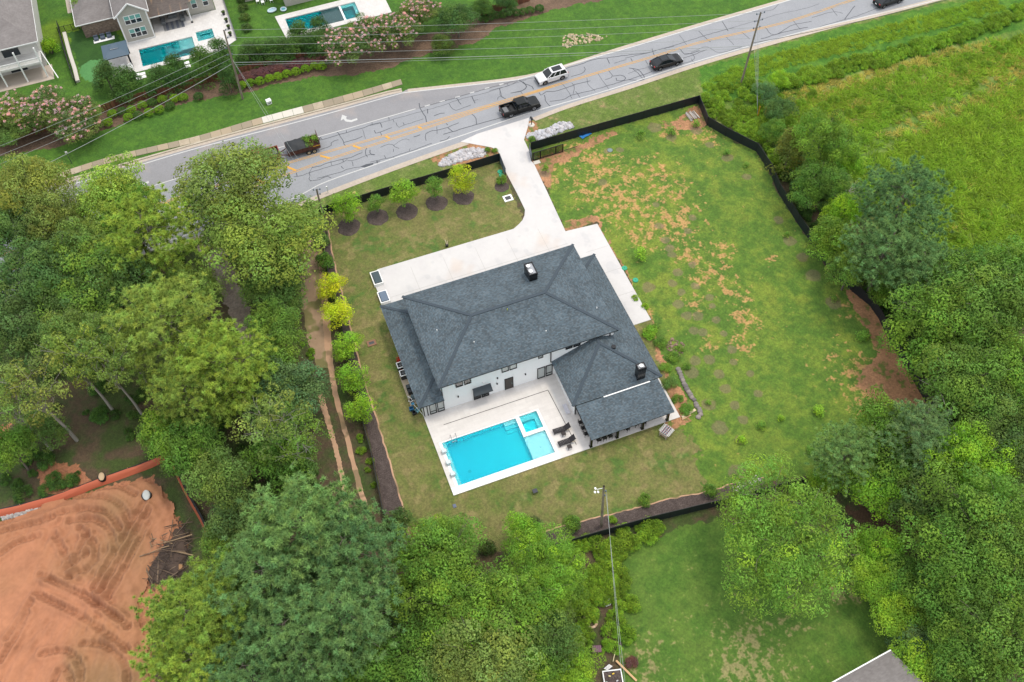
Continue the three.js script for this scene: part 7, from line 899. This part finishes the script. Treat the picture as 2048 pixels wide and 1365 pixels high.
{ const t = thing('stick', 'short pale stick above the white raised bed', 'stick', at0(-5.54,39.81)); mesh('wood', bar(V(-.3, .4, .4), V(.3, .45, -.4), .07, .05), std([232, 214, 170], .8), t); }
{ const t = thing('white_bag', 'crumpled white bag in the weedy garden', 'bag', at0(-3.91,34.39)); const g = new THREE.IcosahedronGeometry(.42, 3), p = g.attributes.position; for (let i = 0; i < p.count; i++) { const s = .7 + .6 * vn(p.getX(i) * 5 + 3, p.getY(i) * 5 + p.getZ(i) * 4); p.setXYZ(i, p.getX(i) * s, Math.max(-.1, p.getY(i) * s * .6), p.getZ(i) * s); } g.computeVertexNormals(); mesh('sack', g.translate(0, .12, 0), M.offwhite, t); mesh('fold', new THREE.IcosahedronGeometry(.18, 1).scale(1, .6, 1.5).translate(.35, .1, -.4), M.offwhite, t); }
{ const t = thing('wire_crate', 'dark metal crate beside the white raised bed', 'crate', at0(-6.51,40.55), .3); for (let i = 0; i < 5; i++) mesh('bar', BC(.7, .04, .05, 0, .1 + i * .12, -.2 + i * .1), M.metal, t); mesh('base', BC(.75, .06, .6, 0, .03, 0), M.black, t); }
plant('red_weed', 'dark red weedy bush beside the long plank', 'shrub', undefined, 'shrub', 'loro', -4.19,40.92, .7, .6);
// ---------------------------------------------------------------- building plot
{ // clay surface pressed into ridges by machines
  const poly = [[-69.98,1.02],[-62.16,2.35],[-58.42,2.27],[-51.33,2.15],[-45.84,2.62],[-44.35,5.51],[-44.08,8.84],[-43.98,11.39],[-47.65,14.22],[-48.97,16.05],[-49.06,19.99],[-49.14,23.78],[-49.96,32.11],[-70.74,24.18]];
  let x0 = 1e9, x1 = -1e9, z0 = 1e9, z1 = -1e9; for (const p of poly) { x0 = Math.min(x0, p[0]); x1 = Math.max(x1, p[0]); z0 = Math.min(z0, p[1]); z1 = Math.max(z1, p[1]); }
  const edgeD = (x, z) => { let m = 9; for (let i = 0; i < poly.length; i++) { const a = poly[i], b = poly[(i + 1) % poly.length], dx = b[0] - a[0], dz = b[1] - a[1], t = Math.max(0, Math.min(1, ((x - a[0]) * dx + (z - a[1]) * dz) / (dx * dx + dz * dz))); m = Math.min(m, Math.hypot(x - a[0] - t * dx, z - a[1] - t * dz)); } return m; };
  const st = .14, nx = Math.ceil((x1 - x0) / st), nz = Math.ceil((z1 - z0) / st), pos = [], c = [], idx = []; const id = new Int32Array((nx + 1) * (nz + 1)).fill(-1);
  const arcs = [[[[-50.62,9.13]][0], 3, 9], [[[-53.41,10.19]][0], 2.2, 7], [[[-56.42,22.83]][0], 3, 8], [[[-60.3,17.33]][0], 5, 12]], tr = [[[-46.88,5.95],[-49.85,9.76],[-53.28,13.97]], [[-46.48,6.99],[-49.44,10.76],[-52.65,14.61]], [[-46.91,8.56],[-49.24,11.88],[-51.89,15.49]], [[-58.36,10.4],[-54.05,14.46],[-50.5,19.32]], [[-58.91,12.39],[-54.67,16.76],[-50.86,21.81]], [[-57.57,11.31],[-54.4,14.52],[-51.05,18.34]], [[-53.35,2.55],[-50.52,3.87],[-48.95,6.03],[-48.72,8.29]], [[-56.82,3.85],[-53.53,4.14],[-50.77,5.76],[-49.62,8.15]], [[-54.77,5.3],[-52.27,5.94],[-50.72,8.15],[-50.48,10.36]], [[-53.81,6.53],[-52.5,9.16],[-52.92,11.07],[-55.49,11.71]], [[-56.5,6.13],[-55.57,9.22],[-55.36,10.54]], [[-53.16,7.21],[-54.32,9.29]], [[-55.72,10.6],[-53.46,9.62]], [[-52.13,1.79],[-49.24,2.8],[-47.61,4.56]], [[-59.03,19.04],[-56.72,19.65],[-55.57,21.47],[-55.61,23.17]], [[-55,19.48],[-52.6,20.77],[-51.38,23.08],[-51.29,24.83]], [[-62.26,3.69],[-58.66,4.01],[-56.31,4.27]], [[-62.16,16.16],[-60.65,14.46],[-59.48,12.96]], [[-62.99,18.26],[-61.5,16.42],[-59.95,14.34]], [[-62.47,6.56],[-60.26,5.74],[-58.1,5.73]], [[-58.17,22.19],[-57.23,21.2],[-56.41,22.87]]].map(p => dense(p, .5));
  const base1 = alb(190, 134, 96), base2 = alb(168, 128, 90), base3 = alb(198, 134, 100);
  for (let j = 0; j <= nz; j++) for (let i = 0; i <= nx; i++) { const x = x0 + i * st, z = z0 + j * st; if (!inPoly(poly, x + (vn(x * .7, z * .7) - .5) * 1.5, z + (vn(x * .7 + 9, z * .7) - .5) * 1.5)) continue;
    let h = .4 + .25 * fbm(x * .35, z * .35) + .16 * fbm(x * 1.6, z * 1.6), rut = 0;
    for (const [a, r0, r1] of arcs) { const d = Math.hypot(x - a[0], z - a[1]); if (d > r0 && d < r1) { const an = Math.atan2(z - a[1], x - a[0]); const w = ss(r0, r0 + .6, d) * (1 - ss(r1 - .6, r1, d)) * ss(.35, .6, fbm(an * 1.5 + a[0], d * .4)); h += w * (.1 * Math.sin(d * 4.2)); } }
    for (const p of tr) { let m = 9; for (const q of p) { const d = Math.hypot(x - q[0], z - q[1]); if (d < m) m = d; } if (m < 1.3) { h -= .26 * Math.exp(-Math.pow(m / .26, 2)); h += .22 * Math.exp(-Math.pow((m - .55) / .24, 2)) * (.8 + .4 * vn(x * 1.5, z * 1.5)); rut = Math.max(rut, Math.exp(-m * m * 9)); } }
    h += .05 * Math.sin((x * .8 + z * .5) * 8) * ss(.5, .65, fbm(x * .25 + 30, z * .25));
    h = Math.max(.03, h * (.35 + .65 * ss(0, 1, edgeD(x, z)))); id[j * (nx + 1) + i] = pos.length / 3; pos.push(x, h, z); const n = fbm(x * .12 + 5, z * .12), q = fbm(x * .9, z * .9), a = ss(.4, .62, n), b = ss(.5, .7, fbm(x * .1 + 60, z * .1 + 7)), s = .86 + .26 * q + .16 * (vn(x * 5, z * 5) - .5) - .12 * rut; for (let k = 0; k < 3; k++) c.push(((base1[k] * (1 - a) + base2[k] * a) * (1 - b * .7) + base3[k] * b * .7) * s); }
  for (let j = 0; j < nz; j++) for (let i = 0; i < nx; i++) { const a = id[j * (nx + 1) + i], b = id[j * (nx + 1) + i + 1], d = id[(j + 1) * (nx + 1) + i], e = id[(j + 1) * (nx + 1) + i + 1]; if (a < 0 || b < 0 || d < 0 || e < 0) continue; idx.push(a, d, b, b, d, e); }
  const g = new THREE.BufferGeometry(); g.setAttribute('position', new THREE.Float32BufferAttribute(pos, 3)); g.setAttribute('color', new THREE.Float32BufferAttribute(c, 3)); g.setIndex(idx); g.computeVertexNormals(); struct('clay_plot', wuv(g), new THREE.MeshStandardMaterial({ vertexColors: true, roughness: 1, bumpMap: btex(512, 7, (u, v) => { const w = fbm(u * 6, v * 6, 6), k = ss(.42, .6, fbm(u * 4 + 2, v * 4 + 9, 4)); return .35 * w + .4 * k * (.5 + .5 * Math.sin((u * 60 + 5 * w) * 6.2832) * Math.sin((v * 26 + u * 8) * 6.2832)) + .25 * vn(u * 60, v * 60, 60); }), bumpScale: .03 }));
}
function silt(label, path, H, w, c, c2) { const P = dense(path, .8), t = thing('silt_fence', label, 'fence', at0(...P[0]), 0, 'silt fences round the clay plot'), [ox, oz] = P[0], O = offset(P, w), r = rng(61), rows = 6, pos = [], idx = []; P.forEach((p, i) => { for (let k = 0; k <= rows; k++) { const s = k / rows, j = (r() - .5) * .06; pos.push(p[0] + (O[i][0] - p[0]) * s - ox + j, H * (1 - s * s) * (.9 + .2 * r()) + .03, p[1] + (O[i][1] - p[1]) * s - oz + j); if (i && k) { const a = (i - 1) * (rows + 1) + k - 1; idx.push(a, a + 1, a + rows + 1, a + 1, a + rows + 2, a + rows + 1); } } }); const g = new THREE.BufferGeometry(); g.setAttribute('position', new THREE.Float32BufferAttribute(pos, 3)); g.setIndex(idx); g.computeVertexNormals(); mesh('fabric', g, std(c, .7, { side: THREE.DoubleSide }), t); mesh('black_skirt', ribbon(offset(P, -.12).map(p => [p[0] - ox, p[1] - oz]), .22, .5, .0), M.black, t); for (let i = 0; i < P.length; i += 3) mesh('stake', BC(.05, H + .25, .05, P[i][0] - ox, (H + .25) / 2, P[i][1] - oz), M.wood, t); }
silt('wide orange silt fence above the clay plot', [[-62.06,0.98],[-58.87,1.31],[-55.63,1.46],[-52.31,1.23],[-48.96,1.07],[-46.14,0.95],[-43.95,0.7]], .65, .6, [208, 108, 74]);
silt('narrow rusty orange silt fence running down right of the clay', [[-43.14,1.63],[-42.73,4.16],[-42.11,7.03],[-41.46,9.54],[-40.92,12.45]], .4, .25, [176, 92, 58]);
[[[[-46.41,5.24]][0], .55, [206, 210, 208], 'grey manhole riser with dark rim on the clay plot'], [[[-50.75,1.11]][0], .45, [216, 186, 150], 'tan round pipe end beside the orange silt fence']].forEach(([p, R, c, lab]) => { const t = thing('pipe_riser', lab, 'pipe', [p[0], .42, p[1]]); mesh('pipe', CY(R, R * 1.05, .5, 0, .25, 0, 20), M.black, t); mesh('cap', new THREE.SphereGeometry(R * .94, 18, 8, 0, 6.2832, 0, 1.57).scale(.8, .35, 1.25).translate(0, .48, 0), std(c, .7), t); });
{ const r = rng(23), t = thing('brush_pile', 'heap of grey brush and broken limbs beside the clay plot', 'brush pile', at0(-45.74,12.25)), ms = [std([120, 100, 84], .95), std([150, 128, 106], .95), std([92, 78, 68], .95), std([176, 150, 118], .95)];
  for (let i = 0; i < 46; i++) { const x = (r() - .5) * 4.4, z = (r() - .5) * 6, a = r() * 6.28, L = .9 + 1.4 * r(), y = .2 + r() * .9 * Math.max(.2, 1 - Math.hypot(x / 2.6, z / 3.6)); mesh('limb', taper([V(x - Math.cos(a) * L, y, z - Math.sin(a) * L), V(x + (r() - .5) * .3, y + .15, z + (r() - .5) * .3), V(x + Math.cos(a) * L, y + (r() - .4) * .5, z + Math.sin(a) * L)], .03 + .06 * r(), .02, 5, 5), ms[i % 4], t); }
  const g = []; for (let i = 0; i < 1700; i++) { const x = (r() - .5) * 6, z = (r() - .5) * 7.6; if (Math.hypot(x / 3, z / 3.9) > .8 + .3 * r()) continue; const a = r() * 6.28, L = .25 + .5 * r(), y = .1 + r() * .8 * (1 - Math.hypot(x / 2.7, z / 3.6)); g.push(rod(V(x - Math.cos(a) * L, y, z - Math.sin(a) * L), V(x + Math.cos(a) * L, y + (r() - .3) * .4, z + Math.sin(a) * L), .026, .012, 3)); } const o = mesh('twigs', g, std([104, 90, 84], .95), t); { const q = new THREE.SphereGeometry(1, 30, 10, 0, 6.2832, 0, 1.57), p = q.attributes.position; for (let k = 0; k < p.count; k++) { const s = .8 + .4 * vn(p.getX(k) * 3 + 8, p.getZ(k) * 3 + 2); p.setXYZ(k, p.getX(k) * 2.6 * s, p.getY(k) * .55 * s - .02, p.getZ(k) * 3.5 * s); } q.computeVertexNormals(); mesh('soil_heap', q, std([92, 76, 66], 1), t); }; o.userData.kind = 'stuff'; mesh('stump', CY(.32, .42, .4, 1.2, .2, 2.4, 12), std([176, 136, 96], .95), t); }
{ const t = thing('hose_coil', 'yellow coil of hose lying on the wood floor', 'hose', at0(-45.07,-3.8)); mesh('coil', [new THREE.TorusGeometry(.32, .05, 6, 24).rotateX(Math.PI / 2).translate(0, .06, 0), new THREE.TorusGeometry(.26, .05, 6, 24).rotateX(Math.PI / 2).translate(.03, .14, .02)], std([240, 180, 30], .5), t); mesh('tail', tube([V(.3, .05, .1), V(.1, .04, .7), V(-.1, .04, 1.2), V(0, .04, 1.6)], .03, 20, 5), std([240, 180, 30], .5), t); }
// ---------------------------------------------------------------- across the road
{ // brown board fence
  const f = (label, path) => { const P = dense(path, .32), t = thing('board_fence', label, 'fence', at0(...P[0]), 0, 'brown board fences'), [ox, oz] = P[0], ms = [std([124, 78, 56], .9), std([112, 70, 50], .9), std([138, 88, 62], .9)], r = rng(71); for (let i = 0; i + 1 < P.length; i++) { const p = P[i], q = P[i + 1], a = Math.atan2(-(q[1] - p[1]), q[0] - p[0]); mesh('board', BC(.3, 1.35 + r() * .04, .03).rotateY(a).translate((p[0] + q[0]) / 2 - ox, .72, (p[1] + q[1]) / 2 - oz), ms[Math.floor(r() * 3)], t); if (i % 7 === 0) mesh('post', BC(.12, 1.5, .12, p[0] - ox, .75, p[1] - oz - .08), ms[1], t); } };
  f('brown board fence behind the low bushes left of the pole', [[-43,-60.17],[-38.17,-60.77],[-33.02,-60.56],[-28.47,-60.87],[-23.81,-60.67]]); f('brown board fence above the purple hedge right of the pole', [[-22.4,-60.83],[-18.57,-60.74],[-13.95,-60.6],[-9.27,-60.45]]); f('brown board fence under the left crape myrtles', [[-59.12,-58.41],[-53.47,-59.21],[-47.78,-59.37],[-43.78,-59.8]]); f('brown board fence at the top bed', [[15.82,-60.1],[19.26,-60.31],[24.57,-60.87]]);
}
{ const t = fence('metal_fence', 'black metal rail fence beside the artificial turf', [[-46.88,-82.88],[-46.68,-77.56],[-46.34,-72.37],[-45.94,-67.93]], 1.3, 2.2, M.fence); t.userData.category = 'fence'; const u = thing('rail_fence', 'open black rail fence at the top of the turf', 'fence', at0(-47.05,-81.23)); const a = [[-47.05,-81.23],[-41.78,-81.2]], L = Math.hypot(a[1][0] - a[0][0], a[1][1] - a[0][1]), d = [(a[1][0] - a[0][0]) / L, (a[1][1] - a[0][1]) / L]; for (let s = 0; s <= L; s += L / 5) mesh('post', BC(.08, 1.3, .08, d[0] * s, .65, d[1] * s), M.black, u); mesh('rail', [bar(V(0, 1.2, 0), V(d[0] * L, 1.2, d[1] * L), .04, .05), bar(V(0, .2, 0), V(d[0] * L, .2, d[1] * L), .04, .05)], M.black, u); for (let s = .12; s < L; s += .14) mesh('picket', BC(.02, 1, .02, d[0] * s, .7, d[1] * s), M.black, u); }
struct('turf_wall', ribbon([[-46.24,-80.9],[-46,-75.37],[-45.69,-71.49],[-45.59,-68.4]], .55, .4, -.05), M.walknew);
struct('pale_path', slab([[-45.21,-89.72],[-45.22,-85.98],[-42.47,-85.82],[-41.84,-91.16],[-44.91,-92.43]], -.1, .04), M.sand);
{ const p = [-38.83,-72.97], t = thing('gazebo', 'slate blue pavilion with tiered roof on the patio corner', 'gazebo', [-39.0, .07, -70.6]); const m = std([86, 108, 126], .6); const q = [[-1.9, 2.3, -1.8], [1.9, 2.3, -1.8], [1.9, 2.3, 1.8], [-1.9, 2.3, 1.8]], ap = [[-.6, 2.95, -.55], [.6, 2.95, -.55], [.6, 2.95, .55], [-.6, 2.95, .55]]; mesh('roof', [0, 1, 2, 3].map(i => poly3([q[i], q[(i + 1) % 4], ap[(i + 1) % 4], ap[i]])), m, t); const q2 = ap.map(v => [v[0] * 1.15, 3.05, v[2] * 1.15]); mesh('upper_roof', [0, 1, 2, 3].map(i => poly3([q2[i], q2[(i + 1) % 4], [0, 3.45, 0]])), m, t); for (const [x, z] of [[-1.7, -1.6], [1.7, -1.6], [1.7, 1.6], [-1.7, 1.6]]) mesh('post', BC(.14, 2.3, .14, x, 1.15, z), M.black, t); for (const x of [-1.6, 1.6]) mesh('curtain', RB(.22, 2.1, .4, .08, x, 1.05, 1.4), std([60, 62, 78], .9), t); mesh('beam', [B(-1.85, 1.85, 2.16, 2.29, -1.78, -1.7), B(-1.85, 1.85, 2.16, 2.29, 1.7, 1.78)], M.black, t); }
[[-38.6, -68.6, 'left'], [-37.6, -68.4, 'right']].forEach(([x, z, o]) => { const t = thing('pavilion_chair', o + ' white armchair in front of the pavilion', 'chair', [x, .07, z], .2, 'white chairs by the pavilion'); mesh('seat', RB(.6, .25, .6, .06, 0, .3, 0), M.offwhite, t); mesh('backrest', RB(.6, .5, .14, .05, 0, .62, -.26), M.offwhite, t); for (const s of [-1, 1]) mesh('arm', RB(.1, .22, .55, .03, s * .3, .5, 0), M.offwhite, t); });
{ const g = 'grey sofas under the beige house porch'; [[-31.2, -77.6, 0, 'left'], [-29.6, -78.4, .0, 'back'], [-28.2, -77.4, 0, 'right']].forEach(([x, z, a, o], i) => { const t = thing('porch_sofa', o + ' grey porch sofa beside the beige house', 'sofa', [x, .07, z], i === 1 ? 0 : (i ? -1.57 : 1.57), g), m = std([118, 122, 124], .9); mesh('seat', RB(1.5, .3, .7, .06, 0, .28, 0), m, t); mesh('backrest', RB(1.5, .5, .18, .06, 0, .55, -.3), m, t); mesh('cushion', [RB(.7, .14, .6, .05, -.36, .5, .03), RB(.7, .14, .6, .05, .36, .5, .03)], std([140, 144, 146], .9), t); }); const t = thing('porch_rug', 'striped grey rug on the beige house porch', 'rug', [-29.8, .08, -76.4], .0); for (let i = 0; i < 8; i++) mesh('stripe', B(-1.6 + i * .4, -1.2 + i * .4, 0, .015, -1.1, 1.0), std(i % 2 ? [110, 114, 124] : [150, 150, 150], .95), t); }
{ const t = thing('white_mat', 'white mat on the turf by the stone wing', 'mat', [-40.6, .02, -77.3]); mesh('sheet', B(-1.6, 1.6, 0, .03, -.2, .6), M.offwhite, t); mesh('edge', B(-1.62, 1.62, 0, .02, .6, .66), M.grey, t); [[-1.1, 'left'], [-.1, 'middle'], [.9, 'right']].forEach(([x, o]) => { const s = thing('lounge_seat', o + ' blue grey lounge seat by the stone wing', 'seat', [-40.6 + x, .05, -77.4], 0, 'lounge seats by the stone wing'); mesh('seat', RB(.7, .35, .6, .05, 0, .2, 0), std([96, 108, 126], .9), s); mesh('backrest', RB(.7, .4, .14, .04, 0, .5, -.3), std([96, 108, 126], .9), s); }); }
[[-21.55, -76, 'first'], [-21.5, -74, 'second'], [-21.5, -72.2, 'third'], [-21.6, -70.4, 'fourth']].forEach(([x, z, o]) => { const t = thing('planter_pot', o + ' dark planter pot along the beige house patio edge, from the top', 'planter', [x - .3, .07, z], 0, 'planter pots on the patio edge'); mesh('pot', CY(.24, .18, .45, 0, .22, 0, 12), std([58, 60, 66], .6), t); const c = mesh('plant', KIND.shrub[2].crown, LEAF.magnolia, t); c.scale.setScalar(.3); c.position.y = .4; c.userData.kind = 'stuff'; });
struct('patio_wall', bar(V(-21.2, .25, -86), V(-21.2, .25, -69.2), .12, .5), M.grey);
[[[[-36.99,-66.74]][0], 'left upper'], [[[-36.17,-66.65]][0], 'right upper'], [[[-36.9,-65.85]][0], 'left lower'], [[[-36.14,-65.9]][0], 'right lower'], [[[-29.48,-66.65]][0], 'pool side upper'], [[[-29.41,-65.75]][0], 'pool side lower']].forEach(([p, o]) => { const t = thing('stepping_slab', o + ' white stepping slab below the beige house patio', 'slab', at0(...p), 0, 'stepping slabs'); mesh('slab', RB(.75, .1, .6, .02, 0, .05, 0), M.offwhite, t); mesh('base', BC(.8, .04, .65, 0, .01, 0), M.sand, t); });
{ const t = thing('utility_box', 'small white utility box on the lawn by the sidewalk', 'box', at0(-19.7,-52.96), .2); mesh('body', RB(.7, .6, .6, .04, 0, .3, 0), M.offwhite, t); mesh('lid', RB(.76, .1, .66, .03, 0, .64, 0), M.offwhite, t); mesh('vent', BC(.4, .2, .02, 0, .3, .31), M.grey, t); }
{ const t = thing('sign_post', 'thin dark post with white plate on the far verge', 'post', at0(-48.47,-51.26)); mesh('post', BC(.08, 2.1, .08, 0, 1.05, 0), M.wiredark, t); mesh('plate', BC(.3, .25, .06, 0, 2.15, 0), M.offwhite, t); }
[[[[-14.46,-74.09]][0], [190, 226, 238], 1.4, 'long pale blue paddling tub on the bright lawn'], [[[-12.69,-73.64]][0], [120, 200, 210], .95, 'turquoise paddling tub beside the far house wall']].forEach(([p, c, L, lab]) => { const t = thing('paddling_tub', lab, 'tub', at0(...p), .15, 'paddling tubs'); mesh('rim', new THREE.TorusGeometry(.45, .12, 8, 28).rotateX(Math.PI / 2).scale(L, 1, 1).translate(0, .2, 0), std([214, 236, 244], .4), t); mesh('liner', CY(.42, .42, .12, 0, .1, 0, 20).scale(L, 1, 1), std(c, .3), t); });
{ const o = at0(-15.12,-76.98); for (let i = 0; i < 4; i++) { const t = thing('lawn_chair', ORD[i] + ' white lawn chair from the left at the top edge', 'chair', [o[0] + i * .7 - 1, 0, o[2] + (i % 2) * .6], 0, 'white lawn chairs at the top edge'); mesh('seat', RB(.5, .08, .5, .02, 0, .45, 0), M.offwhite, t); mesh('backrest', RB(.5, .5, .06, .02, 0, .7, -.25), M.offwhite, t); for (const [x, z] of [[-.2, -.2], [.2, -.2], [-.2, .2], [.2, .2]]) mesh('leg', BC(.04, .45, .04, x, .22, z), M.offwhite, t); } const t = thing('lawn_table', 'black table behind the white lawn chairs', 'table', [o[0] + .2, 0, o[2] - .8]); mesh('top', RB(1.2, .06, .8, .02, 0, .72, 0), M.black, t); for (const [x, z] of [[-.5, -.3], [.5, -.3], [-.5, .3], [.5, .3]]) mesh('leg', BC(.05, .7, .05, x, .35, z), M.black, t); }
// mulch mounds round the young trees
DARKRINGS.forEach(([x, z, R], i) => { const g = new THREE.SphereGeometry(R, 28, 6, 0, 6.2832, 0, 1.57), p = g.attributes.position; for (let k = 0; k < p.count; k++) { const a = Math.atan2(p.getZ(k), p.getX(k)), s = 1 + .08 * (vn(Math.cos(a) * 3 + i * 7, Math.sin(a) * 3 + 4) - .5) * 2; p.setXYZ(k, p.getX(k) * s, p.getY(k) * .09 + .02 * vn(p.getX(k) * 5, p.getZ(k) * 5) - .01, p.getZ(k) * s); } g.computeVertexNormals(); struct('mulch_mound', wuv(g).translate(x, 0, z), M.mulch); });

scene.updateMatrixWorld(true);
renderer.setSize(1024, 682);
renderer.render(scene, camera);
